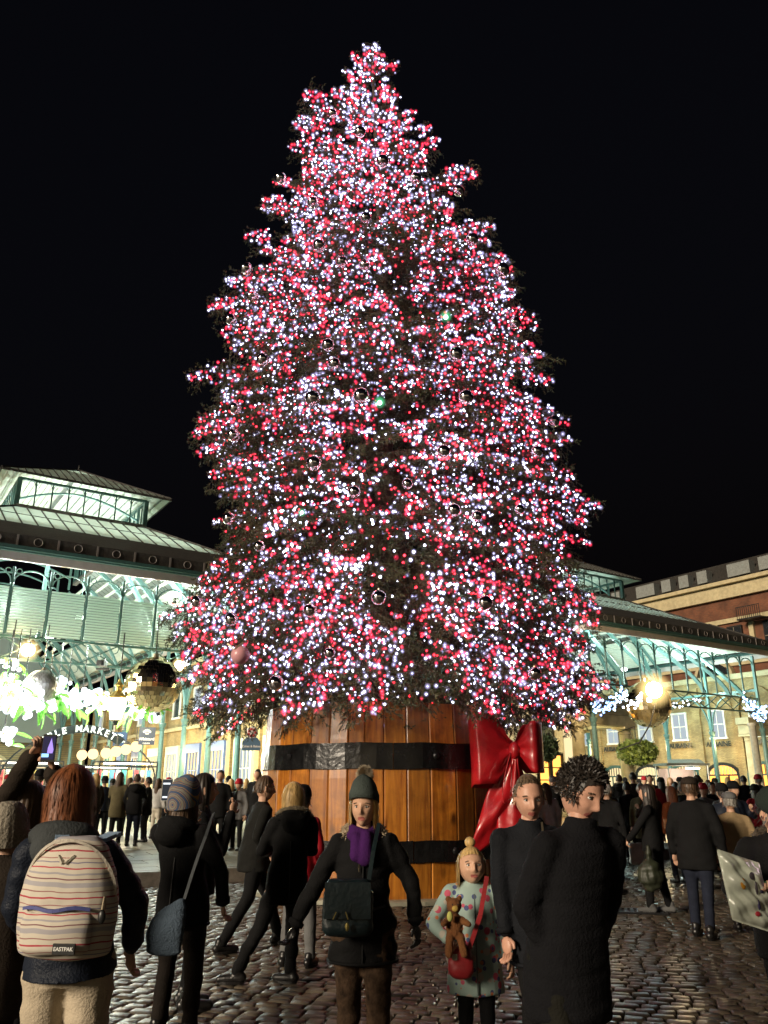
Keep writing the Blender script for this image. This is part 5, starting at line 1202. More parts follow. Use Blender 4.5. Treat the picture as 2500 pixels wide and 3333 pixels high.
for a in ((5, 688, 27.0, .75, 'big white lit mistletoe bunch at the left picture edge', 34, 300), (22, 701, 26.5, .72, 'brightest mistletoe bunch, just above the raised phone', 44, 420), (47, 700, 28.0, .60, 'mistletoe bunch under the silver mirror ball', 30, 300), (14, 684, 28.0, .7, 'dense mistletoe bunch left of the silver mirror ball', 34, 250), (66, 700, 28.5, .55, 'dense mistletoe bunch right of the silver mirror ball', 28, 200),
          (82, 697, 29.5, .66, 'mistletoe bunch between silver ball and crowned lantern', 30, 300), (58, 684, 31.0, .50, 'small mistletoe cluster high beside the silver ball', 14, 0), (146, 712, 30.5, .62, 'mistletoe bunch below the golden mirror ball', 22, 200), (100, 702, 31.0, .5, 'mistletoe bunch over the right end of the arch sign', 14, 150),
          (4, 733, 27.5, .5, 'low mistletoe bunch beside the raised sleeve at far left', 16, 100), (10, 663, 29.0, .38, 'small mistletoe sprig by the upper left lamp', 6, 0)):
    mistletoe(*a)
# blue-white light swags on the right
M_BL = emat('blue_led', (.28, .48, 1.0), 6.0); M_WL = emat('ice_led', (.75, .88, 1.0), 8)
def swag(pa, pb, Y, sag, n, lab, m1=M_BL, thick=.28, rr=.045):
    a, c = P(*pa, Y), P(*pb, Y); T = thing('light_swag', lab, 'light garland', loc=a); rg = random.Random(n); bs = MB().ball((0, 0, 0), rr, 6, 4).mesh('bulb', m1)
    bs2 = MB().ball((0, 0, 0), rr * .8, 6, 4).mesh('bulb', M_WL); pts_ = []
    for k in range(n): t = k / (n - 1); p = (c - a) * t + Vector((0, 0, -sag * 4 * t * (1 - t))); pts_.append(p); q = p + Vector((rg.uniform(-.1, .1), rg.uniform(-.15, .15), rg.uniform(-thick, thick))); link('bulb', bs if rg.random() < .7 else bs2, T, loc=q)
    MB().tube(pts_[::3] + [pts_[-1]], .02, 4).build('cable', M_BLACK, T)
swag((592, 706), (624, 689), 34, .35, 90, 'blue and white light garland sagging from the tree side to the mirror ball')
swag((744, 698), (768, 713), 30, .25, 60, 'blue light garland at the right picture edge')
swag((620, 700), (640, 699), 37, .12, 22, 'short bright white light cluster left of the dazzling lantern', M_WL, .35, .07)
swag((700, 697), (640, 694), 43, .5, 40, 'faint pale garland crossing behind the big lantern', M_WL, .15, .04)
# security camera on the lattice beam
c = P(102, 663.5, 30.2); T = thing('security_camera', 'small dark security camera fixed on the lattice beam', 'camera', loc=c); MB().box((0, 0, 0), (.28, .4, .2)).tube([(0, -.2, 0), (0, -.3, 0)], .08, 8).build('housing', M_BLACK, T); MB().box((0, .15, -.18), (.5, .08, .08)).build('bracket', M_BLACK, T)

lamp(WV(s748 - 3, CD0 - 1.5, 3.2), 110, (1, .82, .5), .25, 'portico_light')  # bare light added to brighten the pale pole, no fitting
# lit buildings on the side of the square behind the camera (seen in the mirror balls)
T = thing('opposite_building', 'long stone building with lit windows behind the viewer, seen only in reflections', 'building', loc=(0, -34, 0))
MB().box((0, -2, 7), (64, 4, 14)).build('wall', M_STONE, T)
for i in range(14):
    for j in range(3):
        f = MB().box((-29 + i * 4.4, .04, 2.6 + j * 4.1), (2.0, .2, 2.9)).build('window', M_WHITE, T); MB().box((-29 + i * 4.4, .16, 2.6 + j * 4.1), (1.6, .04, 2.5)).build('pane', M_SHOP if (i + j) % 3 else M_SHOPW, f)
# ================================================================== people
M_SKIN = mat('skin', (.56, .33, .22), .48, var=.06, scale=30, spec=.35); M_LIPS = mat('lips', (.38, .12, .10), .4)
M_SKIN2 = mat('ruddy_skin', (.55, .30, .21), .46, var=.08, scale=30, spec=.4)
M_EYE = mat('eye_white', (.70, .68, .64), .2); M_IRIS = mat('iris', (.05, .045, .04), .15); M_BROW = mat('brow', (.12, .075, .045), .8)
def cloth(name, c, rough=.85, var=.18, bump=.35, bs=90, scale=7, sheen=0): return mat(name, c, rough, var=var, bump=bump, bscale=bs, scale=scale, sheen=sheen, spec=.16)
C_BLACK = cloth('black_coat_cloth', (.0065, .0065, .007)); C_NAVY = cloth('navy_puffer', (.013, .017, .028), .5); C_DKBROWN = cloth('dark_brown_cloth', (.026, .019, .014)); C_DKGREEN = cloth('dark_olive_cloth', (.013, .014, .009))
C_JEANS = cloth('dark_jeans', (.013, .016, .028)); C_JEANSB = cloth('blue_jeans', (.08, .12, .22)); C_BEIGE = cloth('beige_trousers', (.50, .42, .31), .9, .1); C_TAN = cloth('tan_coat', (.34, .24, .13)); C_GREY = cloth('grey_cloth', (.13, .13, .13)); C_RUST = cloth('rust_knit', (.34, .10, .035))
C_RED = cloth('red_jacket', (.36, .012, .022), .5); C_CREAMC = cloth('cream_cloth', (.5, .46, .38)); C_KHAKI = cloth('khaki_parka', (.10, .085, .045)); C_PALE = cloth('pale_grey_top', (.45, .44, .42)); C_LEATH = mat('black_leather', (.012, .011, .011), .28, bump=.2, bscale=60)
H_BLOND = mat('blonde_hair', (.50, .33, .13), .5, var=.35, scale=12, stretch=(6, 6, .6)); H_RED = mat('auburn_hair', (.20, .065, .022), .5, var=.4, scale=12, stretch=(6, 6, .6)); H_DARK = mat('dark_hair', (.022, .016, .012), .5, var=.4, scale=12, stretch=(6, 6, .6))
H_BROWN = mat('brown_hair', (.075, .042, .022), .5, var=.4, scale=12, stretch=(6, 6, .6)); H_GREY = mat('grey_hair', (.30, .28, .25), .6, var=.3, scale=12, stretch=(6, 6, .6))
def head_bm(skin_mats, fine=True, w=1.0, jaw=1.0, mouth_open=0.0, child=False):
    """head with nose, sockets, lips, cheeks, jaw; origin at head centre, faces +y"""
    bm = bmesh.new(); bmesh.ops.create_icosphere(bm, subdivisions=5 if fine else 3, radius=1)
    G = lambda d, s: math.exp(-(d / s) ** 2)
    for v in bm.verts:
        n = v.co.copy(); x, y, z = n.x * .076 * w, n.y * .096, n.z * .118
        if child: x *= 1.07
        if n.z < 0:
            k = -n.z; x *= 1 - (.36 if not child else .28) * k ** 1.5 / jaw; 
            if n.y > 0: y = y * (1 - .10 * k) + .010 * k
            else: y *= 1 - .25 * k
        if n.z > .2: x *= 1 + .03
        if n.y > .15:
            f = min(1, (n.y - .15) / .3)
            y -= f * .010 * (G(x - .031, .017) + G(x + .031, .017)) * G(z - .008, .015)       # sockets
            y += f * .005 * G(z - .030, .010) * G(x, .055)                                     # brow
            y += f * ((.021 if not child else .012) * G(x, .0110) * G(z + .026, .016) + .013 * G(x, .010) * G(z + .004, .022))   # nose
            y += f * .006 * (G(x - .012, .008) + G(x + .012, .008)) * G(z + .032, .009)
            y += f * .006 * G(x, .020) * (G(z + .059, .006) + G(z + .070, .007)) - f * (.006 + mouth_open * .02) * G(x, .018) * G(z + .0645, .0032 + mouth_open * .004)
            y += f * .005 * (G(x - .042, .020) + G(x + .042, .020)) * G(z + .035, .025)       # cheeks
            y += f * .008 * G(x, .022) * G(z + .098, .018)                                     # chin
        if child and z < -.03: z = -.03 + (z + .03) * .80; y -= .003
        v.co = (x, y, z)
    for f in bm.faces:
        c = f.calc_center_median(); f.smooth = True
        zl = c.z if not child else (-.03 + (c.z + .03) / .80 if c.z < -.03 else c.z)
        if c.y > .065 and abs(c.x) < .024 - abs(zl + .0645) * .6 and abs(zl + .0645) < .012: f.material_index = 1
    # ears
    for sx in (-1, 1):
        r = bmesh.ops.create_uvsphere(bm, u_segments=10, v_segments=8, radius=1)
        for v in r['verts']: v.co = (sx * (.077 * w + v.co.x * .010 + abs(v.co.z) * .003), -.004 + v.co.y * .017 - v.co.z * .004, -.008 + v.co.z * .031)
        for v in r['verts']:
            for f in v.link_faces: f.smooth = True
    return bm
def hand_mb(mb, w, d, side, curl=.5, s=1.0, up=Vector((0, 0, 1)), spread=.2):
    """palm and five fingers: w wrist point, d finger direction, side = which way the thumb leaves"""
    d = d.normalized(); t = (side - d * side.dot(d)).normalized(); n = d.cross(t).normalized()
    pc = w + d * .045 * s
    mb.ball(pc, (.040 * s, .050 * s, .017 * s), 10, 7, Matrix((t, d, n)).transposed())
    for k, (L, off) in enumerate(((.068, .030), (.078, .011), (.072, -.008), (.056, -.026))):
        p = pc + d * .040 * s + t * off * s; q = p + (d * math.cos(curl) + n * math.sin(curl) + t * (off * spread * 6)) * L * .5 * s; r = q + (d * math.cos(curl * 2.2) + n * math.sin(curl * 2.2)) * L * .5 * s
        mb.tube([p, q, r], [.0095 * s, .0088 * s, .0072 * s], 7)
    p = w + d * .018 * s + t * .026 * s; q = p + (t * .8 + d * .6).normalized() * .036 * s; r = q + (t * .25 + d * .9 + n * curl * .5).normalized() * .030 * s
    mb.tube([p, q, r], [.013 * s, .011 * s, .009 * s], 7)
def hair_mesh(style, m, fo=58, z1=-.05, vol=1.0, seed=0, part=.1, front=.072, tufts=0, strands=0):
    b = MB(); rg = random.Random(seed); na, nt_ = 72, 16; vs = []
    for i in range(na):
        a = -math.pi + 2 * math.pi * (i + .5) / na; fa = abs(math.degrees(a))          # a = 0 at the face
        if fa < fo: end = front - .03 * (fa / fo) ** 2
        else: end = z1 + rg.uniform(-.022, .012) * (1 if z1 < -.06 else .4)
        if style == 'short' and fo <= fa < 112: end = lerp(.012, z1, max(0, (fa - 80) / 32))
        rid = .0035 * math.sin(a * 19 + seed) + .0025 * math.sin(a * 33 + 2) + rg.uniform(-.002, .002)
        for j in range(nt_ + 1):
            t = j / nt_; z = .128 * vol + (end - .128 * vol) * t ** 1.25
            zz = min(1, max(-1, z / (.128 * vol))); h = math.sqrt(max(0, 1 - zz * zz)) if z > 0 else 1.0
            if z < 0: h = 1.0 - (.06 * (-z) / .1 if style != 'long' else .0) + (.05 * math.sin(min(1, -z / .2) * 3.1) if style in ('bob', 'long') else 0)
            rx, ry = ((.084 if style != 'short' else .0795) * vol + rid) * h, ((.106 if style != 'short' else .1015) * vol + rid) * h
            if fa < fo: ry *= .985
            vs.append((rx * math.sin(a), ry * math.cos(a) - (.004 if z > 0 else .004 + (.02 if style == 'long' else .0) * min(1, -z / .1)), z + .002))
    fs = [((i * (nt_ + 1) + j), ((i + 1) % na) * (nt_ + 1) + j, ((i + 1) % na) * (nt_ + 1) + j + 1, i * (nt_ + 1) + j + 1) for i in range(na) for j in range(nt_)]
    b.add(vs, fs)
    for k in range(tufts):
        d = Vector((rg.gauss(0, 1), rg.gauss(-.2, 1), rg.gauss(.5, 1))).normalized()
        if d.y > .45 and d.z < front / .118: continue
        if d.z < -.25 or (d.z < .05 and abs(d.x) > .5 and d.y > -.2): continue
        p = Vector((d.x * .082, d.y * .104, d.z * .124)) * vol; s_ = d.cross(Vector((0, 1, .3))).normalized() * .003; q = p + (d * .35 + Vector((rg.uniform(-.4, .4), .5, -.3))).normalized() * rg.uniform(.015, .03)
        b.add([p - s_, p + s_, q], [(0, 1, 2)])
    for k in range(strands):
        a = rg.uniform(math.radians(fo * .9), 2 * math.pi - math.radians(fo * .9)); z0 = rg.uniform(z1 * .5, .118 * vol); z2 = max(z1 - .03, z0 - rg.uniform(.05, .16)); off = rg.uniform(.001, .012); da = rg.uniform(-.12, .12); pr_ = None
        for j in range(5):
            t = j / 4; z = z0 + (z2 - z0) * t; h = math.sqrt(max(.02, 1 - (z / (.128 * vol)) ** 2)) if z > 0 else 1.0; a_ = a + da * t + .03 * math.sin(t * 6 + k); r0 = off * (1 + t)
            p = Vector(((.084 * vol * h + r0) * math.sin(a_), (.106 * vol * h + r0) * math.cos(a_) - .008, z)); w_ = Vector((math.cos(a_), -math.sin(a_), 0)) * .0022 * (1.2 - t)
            if pr_: b.add([pr_[0], pr_[1], p + w_, p - w_], [(0, 1, 2, 3)])
            pr_ = (p - w_, p + w_)
    # loose strands
    for k in range(150 if style != 'short' else 90):
        a = rg.uniform(math.radians(fo), 2 * math.pi - math.radians(fo)); L = rg.uniform(.04, .11) * (1.4 if style == 'long' else 1 if style == 'bob' else .35); z = z1 + rg.uniform(.0, .09)
        r0 = .082 * vol + rg.uniform(.002, .014); p = Vector((r0 * math.sin(a), r0 * 1.2 * math.cos(a) - .01, z)); q = p + Vector((math.sin(a) * .014 + rg.uniform(-.012, .012), math.cos(a) * .014, -L)); w = Vector((math.cos(a), -math.sin(a), 0)) * .0045
        b.add([p - w, p + w, q], [(0, 1, 2)])
    return b
def curly_hair(m, seed, vol=1.12, n=420, z1=-.03, fo=55):
    b = hair_mesh('short', m, fo, z1, vol * .97, seed); rg = random.Random(seed)
    for k in range(n * 9):
        d = Vector((rg.gauss(0, 1), rg.gauss(0, 1), rg.gauss(.3, 1))).normalized()
        if d.y > .42 and d.z < .6 or d.z < -.32: continue
        p = Vector((d.x * .085, d.y * .106, d.z * .126)) * vol * rg.uniform(.96, 1.04); t_ = Vector((rg.gauss(0, 1), rg.gauss(0, 1), rg.gauss(0, 1))).normalized(); s_ = d.cross(t_).normalized() * .0035
        q = p + (d * .8 + t_ * .9).normalized() * rg.uniform(.008, .020); b.add([p - s_, p + s_, q + s_ * .6, q - s_ * .6], [(0, 1, 2, 3)])
    return b
def fur_ring(pts, r, m_len, n, seed, sz=.004):
    b = MB(); rg = random.Random(seed); pts = [Vector(p) for p in pts]; b.tube(pts, r, 9)
    for k in range(n):
        i = rg.randrange(len(pts) - 1); p = pts[i].lerp(pts[i + 1], rg.random()); d = Vector((rg.gauss(0, 1), rg.gauss(0, 1), rg.gauss(0, 1))).normalized(); q = p + d * r * .8; s_ = d.cross(Vector((rg.random(), rg.random(), rg.random()))).normalized() * sz
        b.add([q - s_, q + s_, p + d * (r + m_len * rg.uniform(.5, 1)) + Vector((0, 0, -m_len * .3))], [(0, 1, 2)])
    return b
def lerp(a, b, t): return a + (b - a) * t
PROTO = {}
def person(label, loc, rz, H=1.7, coat=C_BLACK, hem=.72, legs=C_JEANS, skin=M_SKIN, hair=('short', H_BROWN, {}), hat=None, pose=None, w=1.0, sleeve=1.0, flare=1.0, shoe=None, gloves=None, hood=None, voxel=.016,
           face=True, group=None, collar=None, wrinkle=.006, head_yaw=0, head_pitch=0, head_roll=0, mouth=0, scarf=None, child=False, mid=1.0, show_legs=True, z0=0.0, puff=0, shoulders=1.0, detail=None):
    """stands at loc, faces rz (0 = away from the camera). Joint positions in metres for a 1.7 m adult, x right, y forward."""
    k = H / 1.7; po = dict(L=None, R=None, lf=(-.10, .0), rf=(.10, .0), lean=(0, 0), lknee=None, rknee=None, lfd=0, rfd=0); po.update(pose or {})
    T = thing('person', label, 'person', loc=(loc[0], loc[1], z0), rz=rz, group=group); T.scale = (k, k, k)
    lx, ly = po['lean']; V = Vector; SW = .160 * w * shoulders
    hips = V((0, 0, .92)); chest = V((lx * .8, ly * .8, 1.30)); neck = V((lx, ly, 1.43)); headc = V((lx * 1.12, ly * 1.15 + .015, 1.585))
    if child: headc.z = 1.555
    shl, shr = V((lx - SW, ly - .01, 1.375)), V((lx + SW, ly - .01, 1.375))
    L = po['L'] or (V((lx - .235 * w, ly - .02, 1.10)), V((lx - .235 * w, ly + .05, .86))); Rr = po['R'] or (V((lx + .235 * w, ly - .02, 1.10)), V((lx + .235 * w, ly + .05, .86)))
    L = [V(q) for q in L]; Rr = [V(q) for q in Rr]
    fl, fr_ = V((*po['lf'], .07)), V((*po['rf'], .07))
    kl = V(po['lknee']) if po['lknee'] else (V((-.09, 0, .92)) + fl) / 2 + V((0, .03, .02)); kr = V(po['rknee']) if po['rknee'] else (V((.09, 0, .92)) + fr_) / 2 + V((0, .03, .02))
    b = MB(); b.capsule(V((lx, ly, 1.36)), V((lx * 1.05, ly * 1.05 + .01, 1.52)), .062, .052, 12)
    b.loft([(lerp(0, lx, t), lerp(0, ly, t), z, rx * w, ry) for t, z, rx, ry in ((0, .86, .15, .10), (.3, 1.02, .135, .09), (.75, 1.24, .155, .10), (1, 1.36, .09, .06), (1, 1.44, .05, .05))])
    for s_, E in ((shl, L), (shr, Rr)): b.chain([s_ + V((0, 0, -.03)), E[0], E[1]], [.036, .034, .026], 8)
    if show_legs:
        for h_, kn, f in ((V((-.09, 0, .9)), kl, fl), (V((.09, 0, .9)), kr, fr_)): b.chain([h_, kn, f], [.085, .058, .04], 8)
    me = remesh(b, .026, 2); 
    me.materials.append(skin); me.materials.append(M_LIPS); me.materials.append(gloves or skin)
    bm = bmesh.new(); bm.from_mesh(me)
    hb = head_bm(None, face, mouth_open=mouth, child=child); HM = Matrix.Translation(headc) @ Matrix.Rotation(R(head_yaw), 4, 'Z') @ Matrix.Rotation(R(head_pitch), 4, 'X') @ Matrix.Rotation(R(head_roll), 4, 'Y') @ Matrix.Diagonal((1.1, 1.08, 1.08, 1))
    if child: HM = HM @ Matrix.Diagonal((1.28, 1.25, 1.25, 1))
    hb.transform(HM); tmp = bpy.data.meshes.new('t'); hb.to_mesh(tmp); hb.free(); bm.from_mesh(tmp); bpy.data.meshes.remove(tmp)
    hd = MB()
    for s_, E, sd in ((shl, L, 1), (shr, Rr, -1)):
        dd = (E[1] - E[0]).normalized(); hand_mb(hd, E[1] + dd * .01, dd, V((sd * .6, .8, .1)), po.get('curl', .55), 1.0)
    t2 = hd.mesh('t', None, True); nf = len(bm.faces); bm.from_mesh(t2); bpy.data.meshes.remove(t2); bm.faces.ensure_lookup_table()
    for f in bm.faces[nf:]: f.material_index = 2
    bm.to_mesh(me); bm.free(); me.polygons.foreach_set('use_smooth', [True] * len(me.polygons)); link('body', me, T)
    def headpart(nm, mb, m, smooth=True): o = link(nm, mb.mesh(nm, m, smooth), T); o.matrix_local = HM; return o
    if face:
        for sx in (-1, 1):
            o = headpart('eye', MB().ball((sx * .031, .0725, .007), (.0130, .012, .0078 if not child else .0098), 12, 8), M_EYE); i_ = MB().ball((sx * .031, .0815, .007), (.0062, .0045, .0066), 10, 6).build('iris', M_IRIS, o, smooth=True)
            headpart('eyelid', MB().strip([(sx * .031 + x_, .0845 - abs(x_) * .25 - (.0), .0165 - x_ * x_ * 26) for x_ in (-.015, -.008, 0, .008, .015)], .0035, .003), M_BROW)
            headpart('eyebrow', MB().strip([(sx * (.031 + x_), .0875 - abs(x_) * .3 - max(0, x_) * .35, .031 - x_ * x_ * 14) for x_ in (-.017, -.008, 0, .01, .02)], .006, .005), M_BROW)
    if hair:
        st, hm, kw = hair; kw = dict(kw)
        if st == 'curly': headpart('hair', curly_hair(hm, kw.pop('seed', 3), **kw), hm)
        else:
            z1 = kw.pop('z1', {'short': -.045, 'bob': -.15, 'long': -.27}[st]); headpart('hair', hair_mesh(st, hm, z1=z1, seed=kw.pop('seed', int(loc[0] * 10) % 7), **kw), hm)
    # coat
    b = MB(); hw = .165 * w * flare * mid
    prof = [(1.455, .060, .060), (1.42, .092, .080), (1.385, .132 * w * shoulders, .098), (1.33, .158 * w, .118), (1.22, .168 * w, .132 * mid), (1.08, .160 * w * mid, .135 * mid), (.95, .175 * w * mid, .150 * mid), (.86, .185 * w * flare, .155 * mid)]
    rings = []
    for z, rx, ry in prof:
        t = min(1, max(0, (z - .9) / .5))
        if z >= hem: rings.append((lx * t, ly * t, z, rx, ry))
    zl_ = rings[-1][2]
    if hem < .84:
        for q in range(1, 5): z = lerp(.86, hem, q / 4); g = 1 + (flare - 1) * q / 4; rings.append((0, 0, z, .185 * w * g, .155 * mid * g))
    else: rings.append((0, 0, hem, rings[-1][3] * 1.0, rings[-1][4]))
    b.loft(rings[::-1]); sr = sleeve
    for s_, E in ((shl, L), (shr, Rr)):
        d_ = (E[1] - E[0]).normalized(); b.chain([s_ + V((0, 0, -.022)), E[0], E[1] - d_ * .02], [.068 * sr, .054 * sr, .045 * sr], 12); b.capsule(V((lx, ly - .01, 1.40)), s_ + V((0, 0, -.015)), .058, .060, 10)
    if puff:
        for s_, E in ((shl, L), (shr, Rr)):
            for q in range(4): p = s_.lerp(E[0], .2 + q * .26); b.ball(p, .082 * sr * (1 - q * .035), 12, 8)
            for q in range(3): p = E[0].lerp(E[1], .2 + q * .27); b.ball(p, .070 * sr * (1 - q * .05), 12, 8)
    if collar == 'stand': b.tube([(lx * 1.0, ly * 1.0, 1.38), (lx * 1.05, ly * 1.05 + .008, 1.475)], [.088, .074], 16)
    cm = remesh(b, voxel, 3, wrinkle, 8, int(abs(loc[0]) * 100) % 50); cm.materials.append(coat); co = link('coat', cm, T)
    if puff:
        pass
    if detail:
        fy = lambda z: (lerp(.132, .155, (1.22 - z) / .36) if z > .86 else .155) * mid
        dm = mat('seam_black', (.009, .009, .010), .5); d = MB()
        if detail == 'front':
            MB().strip([(lx * max(0, (z - .9) / .5), fy(z) + .012 + ly * max(0, (z - .9) / .5), z) for z in (hem + .02, .9, 1.0, 1.1, 1.2, 1.3)], .018, .008, (0, 0, 1)).build('zip_placket', dm, T)
            for sx in (-1, 1): d.bar((sx * .06, fy(.95) + .006, .955), (sx * .15, fy(.95) - .035, .975), .022, .016)
            d.build('pocket_flap', dm, T)
        else:
            MB().strip([(0, -fy(z) - .006 + ly * max(0, (z - .9) / .5), z) for z in (hem + .02, .9, 1.0, 1.1, 1.2)], .008, .006).build('back_seam', dm, T)
        for E in (L, Rr):
            d_ = (E[1] - E[0]).normalized(); MB().tube([E[1] - d_ * .035, E[1] - d_ * .005], [.050 * sr, .047 * sr], 14).build('cuff', coat, T, smooth=True)
        q = MB(); g = flare; q.tube([(.186 * w * g * math.cos(t) , .156 * mid * g * math.sin(t), hem + .012) for t in [2 * math.pi * i / 28 for i in range(29)]], .010, 6, cap=False); q.build('hem', coat, T, smooth=True)
    if show_legs:
        b = MB(); top = .93
        b.loft([(0, 0, .98, .15 * w, .115), (0, 0, .88, .168 * w, .13), (0, 0, .80, .16 * w, .125)][::-1])
        lw = po.get('lw', 1.0)
        for h_, kn, f in ((V((-.085, 0, .86)), kl, fl), (V((.085, 0, .86)), kr, fr_)): b.chain([h_, kn, V((f.x, f.y, f.z + .03))], [.098 * w * lw, .070 * lw, .055 * lw], 12)
        tm = remesh(b, voxel, 3, wrinkle * .8, 10, 3); tm.materials.append(legs); link('trousers', tm, T)
        sh = shoe or C_LEATH
        for f, fd, sd in ((fl, po['lfd'], -1), (fr_, po['rfd'], 1)):
            b = MB(); hz = f.z - .07; rot = Matrix.Rotation(R(fd), 4, 'Z'); M_ = Matrix.Translation((f.x, f.y, hz)) @ rot
            for y0_, y1_, r0, r1, zc in ((-.05, .05, .047, .043, .05), (.05, .15, .044, .036, .042), (-.02, -.01, .05, .05, .11)):
                b.capsule(M_ @ V((0, y0_, zc)), M_ @ V((0, y1_, zc * .85)), r0, r1, 10)
            ms = remesh(b, .012, 2); ms.materials.append(sh); s_o = link('shoe', ms, T)
            q = MB(); pts_ = [M_ @ V((.046 * math.cos(t) * (1.0 if math.sin(t) < 0 else 1.0), .045 + .125 * math.sin(t), .0)) for t in [2 * math.pi * i / 16 for i in range(16)]]; q.disc_prism(pts_, .022, (0, 0, 1)); q.build('sole', C_LEATH, s_o)
    if scarf:
        m, dr = scarf; b = MB(); 
        for zz, r_, ph in ((1.425, .082, 0), (1.455, .077, .5), (1.40, .092, 1)): b.tube([(lx + r_ * math.cos(t) * 1.1, ly + .012 + r_ * math.sin(t), zz + .010 * math.sin(t * 2 + ph) - .018 * math.sin(t)) for t in [2 * math.pi * i / 20 for i in range(21)]], .026, 8, cap=False)
        if dr:
            b.capsule(V((lx - .02, ly + .105, 1.40)), V((lx - .015, ly + .135, 1.27)), .045, .062, 10); b.capsule(V((lx + .05, ly + .10, 1.40)), V((lx + .045, ly + .13, 1.29)), .04, .05, 10)
        ms = remesh(b, .010, 2, .004, 22, 5); ms.materials.append(m); link('scarf', ms, T)
    if hat: hat(T, HM, headpart)
    if hood: hood(T, V((lx, ly, 1.43)))
    T['h'] = H; del T['h']
    return T, HM, headc
def beanie(m, top=.155, low=.035, r=1.08, ribs=26, slouch=0, back=0, fold=True, color_bands=None):
    def f(T, HM, hp):
        b = MB(); n = 52; prof = []
        for i in range(9):
            t = i / 8; z = low + (top - low) * math.sin(t * math.pi / 2) ** .9; h = math.cos(t * math.pi / 2) ** .62; prof.append((z, max(h, .02)))
        prof = [(low - .012, .99), (low - .01, 1.05), (low + .03, 1.06)] + prof[2:] if fold else prof
        vs = []
        for z, h in prof:
            for j in range(n):
                a = 2 * math.pi * j / n; rr = 1 + .018 * math.sin(a * ribs); vs.append((.083 * r * h * rr * math.cos(a), .104 * r * h * rr * math.sin(a) - .006 - slouch * max(0, z - low), z - back * .35 * (-.104 * math.sin(a)) * 2 - back * .02))
        b.add(vs, [(i * n + j, i * n + (j + 1) % n, (i + 1) * n + (j + 1) % n, (i + 1) * n + j) for i in range(len(prof) - 1) for j in range(n)] + [tuple((len(prof) - 1) * n + j for j in range(n))])
        return hp('hat', b, m)
    return f
def hood_down(m, fur=None, size=1.0, seed=1):
    def f(T, nk):
        b = MB(); ring = [(nk.x + .125 * size * math.cos(t), nk.y - .03 + .11 * size * math.sin(t), nk.z - .035 + .045 * size * (-math.sin(t))) for t in [math.pi * (.86 + 1.28 * i / 16) for i in range(17)]]
        b.tube(ring, [.036 * size * (.7 + .5 * math.sin(math.pi * i / 16)) for i in range(17)], 10); b.ball((nk.x, nk.y - .13 * size, nk.z - .07), (.12 * size, .065 * size, .085 * size), 14, 10)
        ms = remesh(b, .014, 3, .006, 14, seed); ms.materials.append(m); o = link('hood', ms, T)
        if fur: fr2 = fur_ring([(q[0] * 1.0, q[1] - .0, q[2] + .028 * size) for q in ring], .028 * size, .030, 1500, seed); fr2.build('fur_trim', fur, o, fix=False)
    return f
M_FUR = mat('light_fur', (.36, .29, .20), .8, var=.3, scale=25); M_FURD = mat('dark_fur', (.07, .055, .04), .8, var=.4, scale=25); M_FURG = mat('greybrown_fur', (.15, .12, .075), .8, var=.4, scale=25)
def gp(u, v, h=0.0):       # ground point under a picture position
    r = ray(u, v); Y = (h - CAMH) / r[2]; return (r[0] * Y, Y)
def hp_(u, Y): r = ray(u, 790); return (r[0] * Y, Y)
V = Vector
def bag_straps(T, pts, m, w=.03, th=.006, name='strap'): MB().strip(pts, w, th).build(name, m, T)

# ---------- woman in the centre with bobble hat
px, py = hp_(364, 5.6)
T, HM, hc = person('woman in grey bobble hat, purple scarf and black fur hooded parka walking towards the camera', (px, py), R(180), 1.575, coat=C_BLACK, hem=.62, legs=cloth('dark_patterned_cloth', (.05, .03, .018), .9, .6, scale=14), hair=('bob', H_BLOND, dict(fo=64, vol=1.0, z1=-.185, strands=500)),
    pose=dict(L=(( -.33, .02, 1.10), (-.36, .06, .86)), R=((.34, -.03, 1.08), (.46, .04, .84)), lf=(-.11, .06), rf=(.10, -.12), lw=1.3), detail='front', wrinkle=.011, w=1.12, sleeve=1.12, flare=1.13, gloves=C_LEATH, scarf=(cloth('purple_knit', (.050, .010, .085), .9), True),
    hat=beanie(cloth('grey_green_knit', (.055, .068, .062), .95, bump=.6, bs=120), top=.195, low=.058, r=1.12, back=.35), hood=hood_down(C_BLACK, M_FUR, 1.05, 4), head_yaw=-10, head_pitch=2, mouth=.35)
o = link('bobble', fur_ring([(0, -.02, .205), (0, -.02, .215), (0, -.02, .225)], .040, .030, 2600, 3, .003).mesh('bobble', M_FUR), T); o.matrix_local = HM
MB().strip([(.02, .155, 1.24), (.03, .16, 1.21), (.026, .16, 1.185)], .012, .006).build('zip_pull', M_CAP, T)
# her satchel (own thing)
def satchel(label, c, rz, w, h, d, m, strap=None, sm=None, cat='bag', flap=True, name='shoulder_bag'):
    B = thing(name, label, cat, loc=c, rz=rz); b = MB()
    b.capsule((-w / 2 + .05, 0, -h / 2 + .05), (w / 2 - .05, 0, -h / 2 + .05), .055, .055); b.capsule((-w / 2 + .05, 0, h / 2 - .05), (w / 2 - .05, 0, h / 2 - .05), .045, .045); b.box((0, 0, 0), (w - .04, .09, h - .06)); b.box((0, 0, -.02), (w, .07, h - .12))
    ms = remesh(b, .010, 4, .004, 12, 2); ms.materials.append(m); link('pouch', ms, B)
    if flap: 
        b = MB(); b.box((0, .062, h * .12), (w * .92, .015, h * .62)); b.build('flap', m, B)
    if strap: MB().strip([V(p) - V(c) if False else V(p) for p in strap], .026, .008, (0, 1, 0)).build('strap', sm or m, B)
    return B
